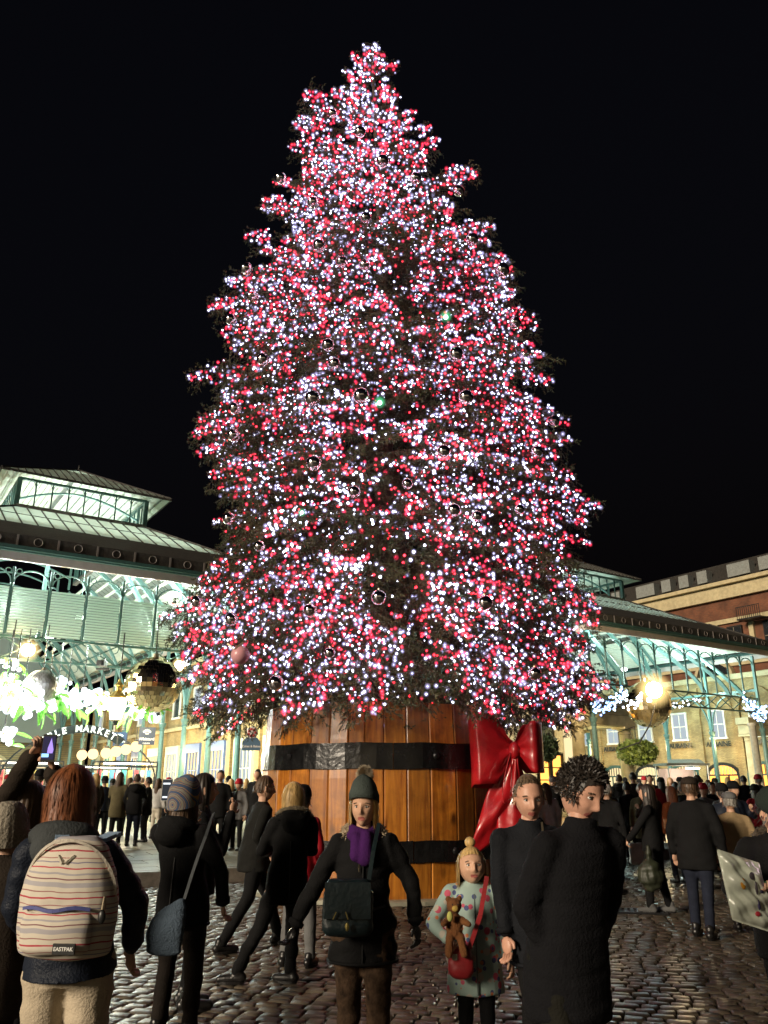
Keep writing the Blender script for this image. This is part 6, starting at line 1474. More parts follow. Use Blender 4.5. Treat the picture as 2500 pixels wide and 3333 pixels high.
B = satchel('dark teal satchel slung across the front of the woman in the bobble hat', (px - .085, py - .27, .92), R(180), .30, .32, .1, mat('teal_black_leather', (.006, .014, .017), .42, var=.3, bump=.2), strap=[(-.12, -.02, .12), (-.15, -.08, .30), (-.185, -.17, .46)])
MB().strip([(.065, .085, -.02), (.085, .085, -.06)], .008, .006).strip([(.01, .085, -.02), (-.005, .085, -.06)], .008, .006).ball((.0, .085, -.10), (.014, .01, .024), 8, 6).build('buckle', mat('brass', (.45, .36, .12), .3, metal=.8), B)
# ---------- little girl
gx, gy = hp_(469, 5.55)
def floral():
    m = bpy.data.materials.new('floral_coat'); m.use_nodes = True; t = m.node_tree; b = t.nodes['Principled BSDF']; L = t.links.new; tc = _n(t, 'ShaderNodeTexCoord')
    prev = None; base = (.33, .44, .40)
    for i, (c, sc, th) in enumerate((((.55, .08, .14), 9, .27), ((.07, .09, .22), 11, .24), ((.60, .20, .08), 13, .20), ((.5, .45, .38), 8, .25))):
        mp = _n(t, 'ShaderNodeMapping'); mp.inputs['Location'].default_value = (i * 1.7, i * 2.3, i * .9); L(tc.outputs['Object'], mp.inputs[0])
        vo = _n(t, 'ShaderNodeTexVoronoi'); vo.inputs['Scale'].default_value = sc; L(mp.outputs[0], vo.inputs[0]); lt = _n(t, 'ShaderNodeMath', operation='LESS_THAN'); lt.inputs[1].default_value = th; L(vo.outputs['Distance'], lt.inputs[0])
        mx = _n(t, 'ShaderNodeMixRGB'); L(lt.outputs[0], mx.inputs[0]); mx.inputs[2].default_value = (*c, 1)
        if prev is None: mx.inputs[1].default_value = (*base, 1)
        else: L(prev, mx.inputs[1])
        prev = mx.outputs[0]
    L(prev, b.inputs['Base Color']); b.inputs['Roughness'].default_value = .7; return m
M_FLOR = floral()
T, HM, hc = person('little blonde girl in a pale floral coat hugging a teddy bear', (gx, gy), R(180), 1.22, coat=M_FLOR, hem=.58, legs=C_BLACK, hair=('bob', H_BLOND, dict(fo=78, vol=1.0, z1=-.11, strands=400)), child=True, w=1.18, flare=1.16, mid=1.05, sleeve=1.05,
    pose=dict(R=((.36, .06, 1.12), (.24, .24, 1.02)), L=((-.27, -.01, 1.10), (-.30, .06, .84)), lf=(-.09, .02), rf=(.09, -.02)), head_yaw=4, head_pitch=10, mouth=.4, gloves=M_SKIN, hood=hood_down(cloth('mauve_lining', (.16, .09, .11)), None, .9, 3))
o = link('hair_bun', MB().ball((0, -.01, .155), (.035, .03, .035), 12, 9).mesh('hair_bun', H_BLOND, True), T); o.matrix_local = HM
MB().strip([(0, .175, 1.36), (0, .178, 1.1), (0, .19, .8), (0, .2, .60)], .014, .01).build('zip', mat('grey_zip', (.10, .12, .12), .5), T)
c0 = P(454, 911, gy - .26); TB = thing('teddy_bear', 'brown teddy bear with a yellow muzzle hugged in the arm of the girl', 'teddy', loc=c0, rz=R(185)); TB.scale = (.62, .62, .62)
b = MB(); b.ball((0, 0, -.13), (.085, .07, .12)).ball((0, .01, .045), (.075, .07, .07)).ball((-.055, 0, .105), .028).ball((.055, 0, .105), .028).capsule((-.06, .03, -.07), (-.12, .10, -.10), .033, .028).capsule((.06, .03, -.07), (.12, .09, -.10), .033, .028).capsule((-.05, .02, -.22), (-.08, .05, -.36), .042, .036).capsule((.05, .02, -.22), (.07, .06, -.36), .042, .036)
ms = remesh(b, .009, 2, .003, 60, 2); ms.materials.append(mat('teddy_plush', (.20, .075, .022), .95, var=.3, bump=.8, bscale=120)); link('body', ms, TB)
MB().ball((0, .075, .03), (.034, .028, .028), 12, 8).build('muzzle', mat('yellow_plush', (.42, .28, .06), .9, bump=.5), TB, smooth=True); MB().ball((.06, .12, -.03), (.03, .022, .045), 12, 8).build('paw_pad', mat('lime_plush', (.45, .45, .12), .9), TB, smooth=True)
for sx in (-1, 1): MB().ball((sx * .026, .072, .065), .007, 8, 6).build('eye', M_IRIS, TB)
B = satchel('small red shoulder bag with a pale patch hanging before the little girl', tuple(P(461, 961, gy - .22)), R(178), .145, .18, .06, mat('red_bag_leather', (.28, .018, .022), .45, var=.3), flap=False, strap=[(-.05, .02, .07), (-.12, .04, .25), (-.17, .02, .46)]); MB().box((.04, .055, .03), (.03, .008, .03)).build('patch', C_CREAMC, B)
b = MB(); b.ball((0, 0, 0), (.055, .04, .10), 12, 9); B = thing('plastic_bag', 'small pink and white bag held out beside the teddy bear', 'bag', loc=P(446, 930, gy - .1)); B.scale = (.6, .6, .75); ms = remesh(b, .01, 2, .008, 22, 4); ms.materials.append(cloth('pink_white_cloth', (.50, .33, .34))); link('pouch', ms, B); MB().ball((-.045, 0, -.02), (.03, .03, .06), 10, 7).build('red_side', C_RED, B, smooth=True)
# ---------- man facing the camera
mx_, my_ = hp_(537, 4.95)
T, HM, hc = person('smiling man with receding brown hair in a zipped dark coat looking down', (mx_, my_), R(180), 1.65, detail='front', wrinkle=.010, coat=cloth('charcoal_navy_coat', (.008, .009, .012), .8), hem=.70, legs=C_BLACK, skin=M_SKIN2, hair=('short', mat('greying_brown_hair', (.11, .072, .042), .6, var=.4, scale=12, stretch=(6, 6, .6)), dict(fo=70, vol=1.0, z1=-.03, front=.094, tufts=900)), collar='stand', w=1.10, sleeve=1.05,
    pose=dict(lean=(.05, 0), L=((-.25, .0, 1.08), (-.22, .06, .86)), R=((.25, .0, 1.08), (.235, .05, .86))), head_pitch=-12, head_yaw=4)
MB().strip([(0, .093, 1.455), (0, .105, 1.40)], .012, .008).build('zip', M_CAP, T)
# ---------- big man with curly hair passing close by
bx, by = hp_(554, 3.95)
T, HM, hc = person('tall man with dark curly hair and black coat passing close, head bent to the right', (bx, by), R(205), 1.70, wrinkle=.010, coat=cloth('black_wool', (.006, .006, .0075), .9), hem=.66, legs=cloth('dark_corduroy', (.009, .0085, .006)), skin=M_SKIN2, hair=('curly', H_DARK, dict(seed=9, vol=1.08, n=520)), w=1.10, sleeve=1.12, collar='stand',
    pose=dict(lean=(-.08, .06), L=((-.25, .02, 1.12), (-.17, .03, .99)), R=((.20, .0, 1.10), (.15, .03, .99)), lf=(-.12, -.08), rf=(.12, .12)), head_pitch=-30, head_yaw=12, head_roll=-6)
# ---------- man at the right edge looking at his phone
ex, ey = hp_(767, 5.3)
T, HM, hc = person('man in dark beanie at the right edge, face lit pink by his phone', (ex, ey), R(165), 1.56, coat=C_BLACK, hem=.70, legs=C_BLACK, hair=('short', H_DARK, {}), hat=beanie(cloth('dark_green_knit', (.022, .030, .025), .95, bump=.6, bs=120), top=.15, low=.03, r=1.12), w=1.12, sleeve=1.1,
    pose=dict(lean=(.0, .10), R=((.33, .12, 1.12), (.20, .34, 1.14)), L=((-.32, .05, 1.08), (-.24, .22, 1.16))), head_pitch=-30, head_yaw=28, hood=hood_down(C_BLACK, M_FURD, .95, 8))
c0 = V((ex - .02, ey - .36, 1.22)); B = thing('phone', 'phone held up by the man in the beanie at the right edge', 'phone', loc=c0, rz=R(-10)); MB().box((0, 0, 0), (.075, .009, .15), Matrix.Rotation(R(40), 3, 'X')).build('case', M_BLACK, B); MB().box((0, .008, .0), (.068, .002, .14), Matrix.Rotation(R(40), 3, 'X')).build('screen', emat('phone_screen_pink', (1, .75, .85), 3), B)
lamp(c0 + V((-.02, .10, .04)), .55, (1, .68, .8), .04, 'phone_light')
# his printed carrier bag
c0 = P(746, 891, 5.0); B = thing('carrier_bag', 'shiny pale printed plastic carrier bag held at the right edge', 'bag', loc=c0, rz=R(12)); b = MB(); n = 26; vs = []
for side in (0, 1):
    for i in range(n + 1):
        for j in range(n + 1):
            x, z = (i / n - .5) * .265, (j / n - .5) * .37; e_ = (1 - abs(2 * i / n - 1) ** 4) * (1 - abs(2 * j / n - 1) ** 6)
            y = (-.05 if side == 0 else .04) * e_ + (.011 * math.sin(x * 41 + z * 23) + .009 * math.sin(z * 57 - x * 31 + 1) + .006 * math.sin(x * 97 + z * 71)) * min(1, e_ * 2); vs.append((x + z * -.12, y, z - x * .30))
fs = []
for side in (0, 1):
    o_ = side * (n + 1) ** 2
    for i in range(n):
        for j in range(n): q = o_ + i * (n + 1) + j; fs.append((q, q + 1, q + n + 2, q + n + 1) if side else (q, q + n + 1, q + n + 2, q + 1))
for i in range(n):
    for a, c_ in ((0, 0), (n, 0)): q = i * (n + 1) + a; r2 = q + (n + 1) ** 2; fs.append((q, q + n + 1, r2 + n + 1, r2))
for j in range(n):
    for a in (0, n): q = a * (n + 1) + j; r2 = q + (n + 1) ** 2; fs.append((q, r2, r2 + 1, q + 1))
b.add(vs, fs); bo = b.build('bag', mat('pale_plastic', (.56, .60, .50), .22, var=.1, scale=10, coat=.6), B, smooth=True)
for (x, z, w_, h_, col, nm) in ((-.05, .03, .028, .05, (.55, .25, .02), 'orange_print'), (.02, .09, .03, .035, (.06, .05, .06), 'dark_print'), (.03, .03, .015, .06, (.08, .06, .08), 'dark_print'), (.06, .02, .02, .015, (.02, .02, .05), 'blue_print'), (.02, -.06, .014, .045, (.04, .03, .09), 'purple_print'), (.0, -.11, .03, .022, (.45, .03, .05), 'red_print'), (.11, -.03, .018, .03, (.15, .06, .03), 'brown_print'), (.09, -.10, .04, .025, (.05, .12, .05), 'green_print'), (.105, .08, .025, .012, (.25, .3, .1), 'green_print')):
    MB().ball((x + z * -.12, -.062, z - x * .30), (w_ * .6, .006, h_ * .6), 10, 6).build('print', mat(nm + '_ink', col, .3), bo, smooth=True)
# ---------- blonde woman seen from behind
qx, qy = gp(283, 985)
T, HM, hc = person('blonde woman in a black coat with fur collar, seen from behind, legs apart in boots', (qx, qy + .05), R(14), 1.62, detail='back', wrinkle=.011, coat=C_BLACK, hem=.66, legs=C_BLACK, hair=('bob', H_BLOND, dict(fo=50, vol=1.06, z1=-.17, strands=600)), hood=hood_down(C_BLACK, M_FURG, 1.12, 6), w=1.05, sleeve=1.05,
    pose=dict(lean=(.03, .0), L=((-.24, .12, 1.10), (-.10, .25, 1.12)), R=((.25, .1, 1.10), (.12, .25, 1.10)), lf=(-.42, .10), rf=(.05, .0), lfd=75, rfd=50, lknee=(-.22, .05, .48)), head_pitch=4, head_yaw=-14, face=False)
# ---------- person in red beyond her
qx, qy = gp(286, 967)
person('person in a red jacket and dark knit hat half hidden behind the blonde woman', (qx + .10, qy), R(-20), 1.58, coat=C_RED, hem=.78, legs=C_GREY, hat=beanie(C_BLACK, fold=False), hair=('short', H_DARK, {}), w=1.0, sleeve=1.05, face=False, pose=dict(lf=(-.14, 0), rf=(.13, .03)), hood=hood_down(C_BLACK, M_FURD, 1.0, 3))
# ---------- striding man
qx, qy = gp(250, 949)
person('man in dark jacket striding to the right, close to the barrel', (qx, qy), R(-62), 1.70, coat=cloth('dark_grey_jacket', (.011, .011, .010)), hem=.74, mid=1.15, legs=C_BLACK, hair=('short', H_BROWN, {}), pose=dict(lean=(.0, .06), lf=(-.09, .34), rf=(.10, -.34), rknee=(.1, -.08, .5), L=((-.22, .16, 1.12), (-.16, .32, 1.14)), R=((.26, -.08, 1.10), (.24, .08, .92))), w=1.1, head_yaw=-10, head_pitch=-6, group=None)
# ---------- backpack woman
qx, qy = hp_(90, 4.0)
T, HM, hc = person('red haired woman in navy puffer jacket and beige trousers wearing a striped backpack', (qx, qy), R(5), 1.67, coat=C_NAVY, hem=.83, flare=1.16, legs=C_BEIGE, hair=('long', H_RED, dict(fo=40, vol=1.10, z1=-.20, strands=900)), hood=hood_down(cloth('grey_hood', (.045, .05, .052), .8), None, 1.06, 5), w=1.0, sleeve=.95, puff=1, mid=1.08, wrinkle=.009,
    pose=dict(lean=(-.08, 0), L=((-.28, .03, 1.10), (-.24, .18, .96)), R=((.27, .02, 1.10), (.24, .14, .90)), lf=(-.12, 0), rf=(.12, 0), lw=1.18), head_pitch=6, face=False)
def stripe_mat():
    m = bpy.data.materials.new('striped_canvas'); m.use_nodes = True; t = m.node_tree; b = t.nodes['Principled BSDF']; L = t.links.new; tc = _n(t, 'ShaderNodeTexCoord'); sx = _n(t, 'ShaderNodeSeparateXYZ')
    nz = _n(t, 'ShaderNodeTexNoise'); nz.inputs['Scale'].default_value = 5; L(tc.outputs['Object'], nz.inputs[0]); L(tc.outputs['Object'], sx.inputs[0])
    ma = _n(t, 'ShaderNodeMath', operation='MULTIPLY_ADD'); ma.inputs[1].default_value = .035; L(nz.outputs['Fac'], ma.inputs[0]); L(sx.outputs['Z'], ma.inputs[2])
    m2 = _n(t, 'ShaderNodeMath', operation='MULTIPLY'); m2.inputs[1].default_value = 1 / .18; L(ma.outputs[0], m2.inputs[0]); fr = _n(t, 'ShaderNodeMath', operation='FRACT'); L(m2.outputs[0], fr.inputs[0])
    rp = _n(t, 'ShaderNodeValToRGB'); rp.color_ramp.interpolation = 'CONSTANT'; L(fr.outputs[0], rp.inputs[0]); cr = (.60, .54, .45); el = rp.color_ramp.elements
    seq = [(0, cr), (.06, (.42, .05, .07)), (.095, cr), (.20, (.30, .14, .13)), (.225, cr), (.32, (.38, .36, .38)), (.42, cr), (.48, (.20, .08, .09)), (.505, cr), (.58, (.36, .34, .36)), (.62, cr), (.70, (.45, .06, .08)), (.73, cr), (.82, (.22, .20, .28)), (.84, cr), (.91, (.35, .16, .15)), (.93, cr)]
    el[0].position = 0; el[0].color = (*cr, 1); el[1].position = seq[1][0]; el[1].color = (*seq[1][1], 1)
    for p_, c_ in seq[2:]: e_ = el.new(p_); e_.color = (*c_, 1)
    L(rp.outputs[0], b.inputs['Base Color']); b.inputs['Roughness'].default_value = .85
    n2 = _n(t, 'ShaderNodeTexNoise'); n2.inputs['Scale'].default_value = 150; L(tc.outputs['Object'], n2.inputs[0]); bp = _n(t, 'ShaderNodeBump'); bp.inputs['Strength'].default_value = .3; L(n2.outputs['Fac'], bp.inputs['Height']); L(bp.outputs[0], b.inputs['Normal'])
    return m
B = thing('backpack', 'cream backpack with red and blue stripes and pale blue straps on the puffer jacket', 'backpack', loc=P(72, 893, 3.72), rz=R(-4)); B.scale = (.93, .95, .95); M_STR = stripe_mat(); M_SBL = cloth('pale_blue_webbing', (.26, .36, .50))
b = MB(); b.loft([(0, 0, -.25, .16, .07), (0, -.01, -.235, .205, .10), (0, -.02, -.12, .225, .125), (0, -.02, .0, .222, .125), (0, -.01, .10, .200, .115), (0, 0, .19, .150, .09), (0, .01, .235, .09, .06)]); ms = remesh(b, .012, 3, .006, 9, 2); ms.materials.append(M_STR); link('main_bag', ms, B)
b = MB(); b.loft([(0, -.10, -.225, .13, .045), (0, -.115, -.20, .155, .06), (0, -.12, -.10, .165, .06), (0, -.11, -.055, .15, .05)]); ms = remesh(b, .010, 3, .004, 12, 4); ms.materials.append(M_STR); link('front_pocket', ms, B)
MB().strip([(-.15 + .3 * i / 10, -.135 - .035 * math.sin(math.pi * i / 10), -.045 + .006 * math.sin(i)) for i in range(11)], .012, .014).build('pocket_zip', mat('indigo_zip', (.07, .08, .26), .6), B)
MB().strip([(.215 * math.cos(t), -.03 - .075 * math.sin(t) ** 2, -.02 + .245 * math.sin(t)) for t in [math.pi * i / 20 for i in range(21)]], .010, .012).build('main_zip', cloth('cream_piping', (.55, .5, .42)), B)
MB().tube([(.20, -.11, .0), (.205, -.125, -.05)], [.006, .012], 8).build('zip_pull', M_CAP, B); MB().ball((.205, -.135, -.075), (.018, .012, .028), 10, 8).build('tassel', M_BLACK, B, smooth=True)
lb_ = MB().box((.075, -.185, -.19), (.095, .012, .04)).build('label_patch', M_BLACK, B); text('EASTPAK', .021, M_LET, lb_, Matrix.Translation((.075, -.193, -.19)) @ Matrix.Rotation(R(90), 4, 'X'), .001)
MB().strip([(-.035, -.03, .215), (-.03, -.09, .16), (.0, -.11, .13), (.03, -.09, .16), (.035, -.03, .215)], .032, .01).build('haul_loop', C_CREAMC, B)
for sx in (-1, 1): MB().strip([(sx * .06, -.01, .20), (sx * .095 - .006, .05, .218), (sx * .12 - .015, .12, .232), (sx * .125 - .03, .19, .236)], .062, .018).build('shoulder_strap', M_SBL, B)
# ---------- beanie person with crossbody bag
qx, qy = hp_(191, 6.15)
def band_mat():
    m = bpy.data.materials.new('patterned_knit'); m.use_nodes = True; t = m.node_tree; b = t.nodes['Principled BSDF']; L = t.links.new; tc = _n(t, 'ShaderNodeTexCoord')
    wv = _n(t, 'ShaderNodeTexWave'); wv.wave_type = 'RINGS'; wv.rings_direction = 'Y'; wv.inputs['Scale'].default_value = 7.5; wv.inputs['Distortion'].default_value = 3.2; wv.inputs['Detail'].default_value = 1.5; L(tc.outputs['Object'], wv.inputs[0])
    rp = _n(t, 'ShaderNodeValToRGB'); rp.color_ramp.interpolation = 'CONSTANT'; L(wv.outputs['Fac'], rp.inputs[0]); e = rp.color_ramp.elements; e[0].color = (.05, .08, .15, 1); e[1].position = .3; e[1].color = (.40, .21, .06, 1)
    for p_, c_ in ((.45, (.12, .15, .16)), (.62, (.04, .07, .16)), (.80, (.30, .17, .07)), (.92, (.18, .20, .18))): q = e.new(p_); q.color = (*c_, 1)
    L(rp.outputs[0], b.inputs['Base Color']); b.inputs['Roughness'].default_value = .95; n2 = _n(t, 'ShaderNodeTexNoise'); n2.inputs['Scale'].default_value = 110; L(tc.outputs['Object'], n2.inputs[0]); bp = _n(t, 'ShaderNodeBump'); bp.inputs['Strength'].default_value = .6; L(n2.outputs['Fac'], bp.inputs['Height']); L(bp.outputs[0], b.inputs['Normal']); return m
T, HM, hc = person('person in a blue and orange patterned knit hat and black coat, seen from behind', (qx, qy), R(-22), 1.61, detail='back', wrinkle=.010, coat=C_BLACK, hem=.74, legs=cloth('dark_brown_trousers', (.012, .009, .007)), hair=('long', H_BROWN, dict(fo=48, vol=1.0, z1=-.20, strands=400)), hat=beanie(band_mat(), top=.175, low=-.02, r=1.36, fold=False, back=.2), w=1.16, sleeve=1.1,
    pose=dict(lean=(-.05, 0), L=((-.26, .14, 1.20), (-.20, .30, 1.42)), R=((.30, .02, 1.10), (.27, .12, .88)), lf=(-.13, .0), rf=(.12, .02)), hood=hood_down(C_BLACK, None, 1.15, 7), face=False, head_pitch=8)
c0 = P(167, 790, 6.3); B = thing('phone', 'phone in a pale case held up beside the patterned knit hat', 'phone', loc=c0, rz=R(-10)); MB().box((0, 0, 0), (.078, .010, .155)).build('case', mat('pale_phone_case', (.35, .36, .36), .4), B); MB().box((0, -.007, 0), (.070, .003, .145)).build('screen', mat('dark_screen', (.03, .04, .06), .1), B)
for z_ in (.045, -.05): MB().box((0, -.010, z_), (.055, .002, .012)).build('screen_text', emat('screen_text_glow', (.9, .95, 1), 1.4), B)
sx_, sy_ = P(165.5, 924, 5.75).x, 5.75; cz = P(165.5, 924, 5.75).z
B = thing('shoulder_bag', 'soft grey blue shoulder bag on a long thin strap behind the black coat', 'bag', loc=(sx_, sy_, cz), rz=R(-8)); b = MB(); b.loft([(0, 0, -.18, .07, .025), (0, 0, -.165, .115, .045), (-.005, 0, -.06, .130, .055), (.02, 0, .03, .115, .05), (.06, 0, .10, .07, .035), (.10, 0, .155, .02, .02)]); ms = remesh(b, .010, 3, .006, 14, 5); ms.materials.append(cloth('grey_blue_corduroy', (.095, .13, .175), .9, bump=.8)); link('pouch', ms, B)
MB().strip([(.115, 0, .15), (.16, -.01, .30), (.20, -.02, .42), (.235, -.01, .53), (.245, .04, .62), (.22, .16, .665)], .020, .008, (0, 1, 0)).build('strap', cloth('grey_strap', (.10, .11, .12)), B)
# ---------- woman in profile behind the knit hat
qx, qy = hp_(202, 7.0)
person('dark haired woman in profile just right of the patterned knit hat', (qx, qy), R(-70), 1.69, coat=C_BLACK, hem=.8, legs=C_BLACK, hair=('bob', H_DARK, dict(fo=64, z1=-.12)), hat=None, pose=dict(R=((.2, .15, 1.12), (.05, .25, 1.40))))
# ---------- left edge: hat and raised arms
qx, qy = hp_(14, 4.5)
person('person in a pale knitted slouchy hat and brown coat at the left edge', (qx, qy), R(-8), 1.49, coat=C_DKBROWN, hem=.60, legs=C_BLACK, hair=('short', H_BROWN, {}), hat=beanie(cloth('pale_knit', (.28, .25, .20), .95, .12, .7, 60), top=.15, low=-.09, r=1.30, fold=False, slouch=.1, ribs=18), w=1.1, sleeve=1.1, face=False)
qx, qy = hp_(30, 5.2)
lhand = P(33, 748, 4.95); rhand = P(54, 766, 5.0)
def loc_of(p, x, y, rz, k): d = Matrix.Rotation(-rz, 3, 'Z') @ (V((p.x - x, p.y - y, p.z))); return d / k
k_ = 1.62 / 1.7; Lw = loc_of(lhand, qx, qy, 0, k_); Rw = loc_of(rhand, qx, qy, 0, k_)
T, HM, hc = person('person in brown with both arms raised taking a phone photo, behind the backpack woman', (qx, qy), 0, 1.62, coat=C_DKBROWN, hem=.7, legs=C_BLACK, hair=('long', H_BROWN, dict(fo=48)), w=1.1, sleeve=1.35, face=False,
    pose=dict(L=(( -.30, .10, 1.40), tuple(Lw - V((.0, .0, .05)))), R=((.28, .08, 1.36), tuple(Rw - V((0, 0, .03)))), curl=.9))
c0 = P(49, 748, 4.9); B = thing('phone', 'raised phone showing the lit tree on its screen at left', 'phone', loc=c0, rz=R(3)); MB().box((0, 0, 0), (.078, .010, .155)).build('case', M_BLACK, B)
s_ = MB().box((0, -.0065, 0), (.070, .003, .130)).build('screen', emat('phone_screen_dark', (.04, .035, .07), 1.0), B); b = MB(); b.disc_prism([(.012, -.010, .055), (.030, -.010, -.01), (.026, -.010, -.03), (-.004, -.010, -.03), (-.003, -.010, .0)], .002, (0, 1, 0)); b.build('screen_tree', emat('screen_violet', (.45, .30, .95), 1.3), s_)
MB().box((-.014, -.010, -.042), (.04, .002, .02)).build('screen_glow', emat('screen_blue', (.3, .6, 1), 2.0), s_)
# ---------- right middle ground
def simple(label, u, vfoot=None, Y=None, **kw):
    x, y = gp(u, vfoot, kw.pop('gh', 0)) if vfoot else hp_(u, Y); return person(label, (x, y), kw.pop('rz', 0), face=kw.pop('face', False), **kw)
simple('tall man in dark jacket and flat cap walking away over wet cobbles at right', 706, 937, H=1.70, coat=C_BLACK, hem=.70, legs=C_JEANS, hair=('short', H_BROWN, {}), hat=beanie(C_DKBROWN, top=.125, low=.05, r=1.10, fold=False), w=1.2, sleeve=1.1, rz=R(-35), pose=dict(lean=(0, .05), lf=(-.1, .02), rf=(.1, -.16)), voxel=.02)
simple('dark haired woman in black with a carrier bag, walking left across the cobbles', 660, 913, H=1.62, coat=C_BLACK, hem=.8, legs=C_BLACK, hair=('bob', H_DARK, {}), w=1.15, rz=R(60), pose=dict(lf=(-.1, .1), rf=(.1, -.12), L=((-.25, .16, 1.1), (-.2, .3, .95))), shoe=cloth('black_white_trainers', (.1, .1, .1)), voxel=.02)
c0 = P(650, 867, 11.6); B = thing('carrier_bag', 'dull green tied carrier bag hanging from the hand of the woman in black', 'bag', loc=c0); ms = remesh(MB().ball((0, 0, -.1), (.17, .12, .2)).capsule((0, 0, .1), (0, 0, .25), .05, .03), .02, 2, .015, 14, 4); ms.materials.append(mat('dark_green_plastic', (.022, .026, .014), .55, var=.3)); link('pouch', ms, B)
simple('grey haired person in a dark coat and jeans, walking beyond the tall curly haired man', 615, 897, H=1.66, coat=C_BLACK, hem=.8, legs=C_JEANS, hair=('short', H_GREY, {}), w=1.15, rz=R(-50), pose=dict(lf=(-.1, .30), rf=(.1, -.28), rknee=(.1, -.02, .48)), voxel=.02)
simple('woman with long ginger hair in a rust jumper seen from behind', 671, Y=15.5, H=1.60, coat=C_RUST, hem=.84, legs=C_JEANS, hair=('long', H_RED, dict(z1=-.25)), w=1.05, rz=R(20), voxel=.025, z0=.0)
c0 = P(671, 824, 15.0); B = thing('handbag', 'small tan handbag on the back of the woman in the rust jumper', 'bag', loc=c0); ms = remesh(MB().box((0, 0, 0), (.24, .1, .17)), .02, 3); ms.materials.append(mat('tan_leather', (.42, .17, .05), .5)); link('pouch', ms, B)
simple('person in a tan coat and cap behind the man in the beanie at right', 728, Y=10.5, H=1.53, coat=C_TAN, hem=.76, legs=C_BLACK, hair=('short', H_GREY, {}), hat=beanie(C_GREY, top=.12, low=.045, r=1.12, fold=False), w=1.15, rz=R(-10), voxel=.022)
simple('man in a dark brown jacket and blue jeans standing by the stone column', 634, Y=23, H=1.78, coat=C_DKBROWN, hem=.85, legs=C_JEANSB, hair=('short', H_DARK, {}), w=1.15, voxel=.03, z0=.18)
simple('person in a khaki patterned coat with a white bag walking before the portico', 641, Y=17.5, H=1.66, coat=C_KHAKI, hem=.62, legs=C_BLACK, hair=('short', H_GREY, {}), skin=M_SKIN2, w=1.1, rz=R(150), voxel=.03, z0=.0, pose=dict(lf=(-.1, .2), rf=(.1, -.2)))
c0 = P(637, 853, 17.0); B = thing('carrier_bag', 'white carrier bag held by the person in the khaki coat', 'bag', loc=c0); ms = remesh(MB().box((0, 0, 0), (.3, .12, .38)), .025, 4, .02, 9, 2); ms.materials.append(C_PALE); link('pouch', ms, B)
# ---------- crowds: eight figures built once, then copied with their parts
protos = []
def pr(**kw): protos.append(kw)
specs = [dict(coat=C_BLACK, hem=.70, legs=C_BLACK, hair=('short', H_DARK, {})), dict(coat=C_KHAKI, hem=.66, legs=C_BLACK, hair=('bob', H_BROWN, {})), dict(coat=C_BLACK, hem=.74, legs=C_JEANS, hair=('short', H_BROWN, {}), hood=hood_down(C_BLACK, M_FUR, 1.15, 2)),
         dict(coat=C_PALE, hem=.86, legs=C_CREAMC, hair=('long', H_BROWN, {})), dict(coat=C_DKBROWN, hem=.78, legs=C_JEANS, hair=('bob', H_BLOND, {})), dict(coat=C_GREY, hem=.74, legs=C_BLACK, hair=('short', H_GREY, {}), hat=beanie(C_RED)), dict(coat=C_RED, hem=.8, legs=C_JEANS, hair=('long', H_DARK, {}), hat=beanie(C_DKGREEN)), dict(coat=C_NAVY, hem=.78, legs=C_BLACK, hair=('short', H_DARK, {}), hat=beanie(C_BLACK))]
nm_s = ['black coat and short dark hair', 'khaki coat and brown bob', 'black parka with fur hood', 'pale top and light trousers', 'brown jacket and blonde bob', 'grey coat and red knit hat', 'red jacket and green hat', 'navy jacket and black knit hat']
crowd = []   # (spec, u, Y, H, rz, extra words)
Lc = [(1, 119, 21.5, 1.74, 0, 'standing under the golden mirror ball'), (2, 136, 21.5, 1.70, 5, 'fur hood towards us, under the lattice'), (3, 158, 24.5, 1.62, -20, 'holding still just left of the knit hat'), (0, 220, 19.8, 1.76, 178, 'facing the camera beyond the profile woman'), (0, 257, 22, 1.82, 170, 'head showing at the left rim of the barrel'),
      (4, 231, 24, 1.60, 20, 'beyond the man facing the camera'), (5, 239, 20, 1.55, 160, 'between facing man and barrel'), (7, 104, 24, 1.66, 30, 'right of the red hair'), (4, 95, 22, 1.72, 60, 'close to the red haired woman'), (1, 129, 26, 1.66, 0, 'between two dark coats'), (0, 148, 23, 1.64, 90, 'beside the fur hooded parka'), (6, 112, 28, 1.62, 10, 'deep under the row of globe lamps'),
      (7, 38, 17, 1.70, 10, 'behind the raised arms'), (4, 26, 15, 1.68, 0, 'at left behind the pale hat'), (0, 15, 18, 1.68, 45, 'by the stalls at the left edge'), (3, 47, 20, 1.62, 0, 'in front of the left stalls'), (2, 88, 27, 1.7, 0, 'by the middle stall'), (5, 168, 28, 1.66, 150, 'far beyond the knit hat'), (1, 176, 30, 1.7, 0, 'in the arcade beyond the knit hat'), (0, 210, 29, 1.7, 20, 'far behind the profile woman'),
      (7, 228, 31, 1.74, 0, 'near the brick range'), (4, 246, 29, 1.66, 0, 'near the barrel in the distance'), (6, 199, 33, 1.6, 0, 'in the middle distance by the teal columns'), (2, 141, 31, 1.72, 20, 'near the hanging sign'), (1, 72, 30, 1.7, 0, 'under the arch sign'), (0, 57, 27, 1.66, 30, 'left of the arch sign centre'), (3, 186, 25, 1.6, 0, 'tucked behind the patterned hat'), (5, 6, 24, 1.7, 0, 'far at the left edge')]
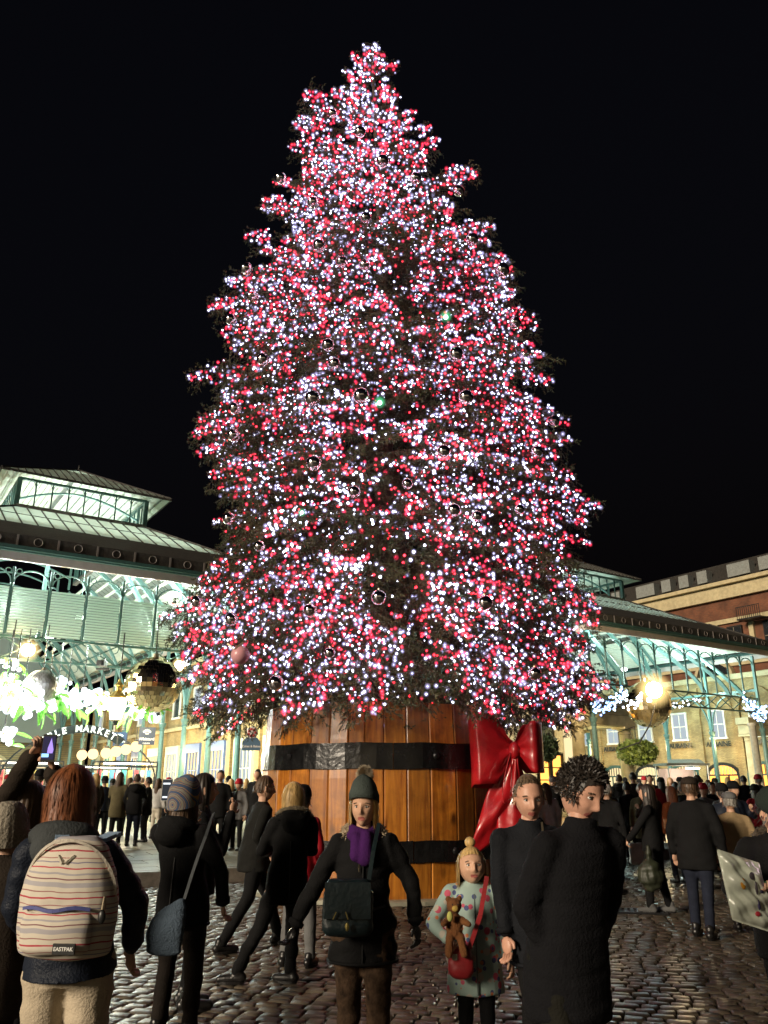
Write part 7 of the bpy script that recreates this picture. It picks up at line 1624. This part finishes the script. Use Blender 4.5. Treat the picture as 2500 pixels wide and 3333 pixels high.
Rc = [(0, 651, 26, 1.74, 160, 'beneath the hanging basket'), (6, 662, 24, 1.62, 10, 'in front of the kiosk'), (5, 645, 30, 1.72, 180, 'face turned to us by the stone column'), (4, 671, 30, 1.70, 170, 'by the kiosk counter'), (7, 681, 27, 1.66, 20, 'before the bright counter'), (1, 690, 25, 1.66, 0, 'right of the kiosk'), (2, 699, 22, 1.68, 10, 'right of the rust jumper'), (0, 712, 20, 1.70, 190, 'behind the flat capped man'),
      (5, 722, 17, 1.60, 170, 'face showing beside the tan coat'), (7, 733, 15, 1.66, 200, 'between tan coat and right beanie'), (0, 688, 19, 1.66, 40, 'between ginger hair and flat cap'), (4, 606, 18, 1.68, 150, 'right beside the curly haired man'), (3, 546, 17, 1.66, 20, 'between the smiling man and the curly hair'), (0, 553, 24, 1.70, 0, 'in front of the orange windows'), (7, 626, 32, 1.7, 0, 'deep behind the column'), (1, 660, 34, 1.7, 0, 'at the far kiosk'),
      (2, 702, 33, 1.7, 0, 'before the arched shopfront'), (6, 716, 30, 1.66, 20, 'before the glowing arch'), (4, 729, 28, 1.7, 0, 'near the second portico'), (0, 745, 26, 1.72, 0, 'by the pale pole'), (5, 760, 24, 1.7, 30, 'at the far right edge behind the beanie'), (7, 640, 38, 1.7, 0, 'small in the distance left of the kiosk'), (1, 695, 38, 1.7, 0, 'small in the distance right of the kiosk'), (0, 676, 21, 1.7, 15, 'behind the ginger haired woman'),
      (2, 620, 24, 1.72, -20, 'left of the stone column'), (4, 738, 33, 1.7, 0, 'far off before the right arches'), (3, 709, 27, 1.6, 0, 'pale figure in the far right crowd'),
      (2, 683, 16.5, 1.68, -10, 'just right of the rust jumper'), (0, 694, 14.5, 1.66, 15, 'close behind the ginger haired woman'), (7, 722, 13.5, 1.62, 0, 'beside the flat capped man'), (4, 650, 15.5, 1.64, 30, 'behind the woman with the green bag'), (1, 604, 16, 1.66, 10, 'half hidden by the curly haired man'), (0, 627, 19, 1.70, -10, 'under the leafy hanging basket'), (5, 703, 17.5, 1.64, 175, 'facing us over the flat cap'), (6, 755, 19, 1.62, 0, 'far right, over the beanie')]
poses = [None, dict(L=((-.25, .14, 1.14), (-.10, .26, 1.25))), dict(R=((.25, .14, 1.14), (.10, .26, 1.22)))]
base = {}
for gi, (lst, gname) in enumerate(((Lc, 'crowd at the left market hall'), (Rc, 'crowd before the right market hall'))):
    for n_, (sp_, u, Y, H, rz, words) in enumerate(lst):
        x, y = hp_(u, Y); z0 = .20 if (KN.x * x + KN.y * y) > KOFF + .2 else 0.0
        lab = '%s, %s' % (nm_s[sp_], words)
        key = sp_
        if key not in base:
            T, _, _ = person(lab, (x, y), R(rz), H, face=False, group=gname, voxel=.03, w=1.1, z0=z0, wrinkle=.008, pose=poses[key % 3], **specs[sp_]); base[key] = T
        else:
            T = copy_tree(base[key]); T.location = (x, y, z0); T.rotation_euler = (0, 0, R(rz)); k = H / 1.7; T.scale = (k * random.uniform(.95, 1.08), k, k); T['label'] = lab; T['group'] = gname
print('objects', len(bpy.data.objects))
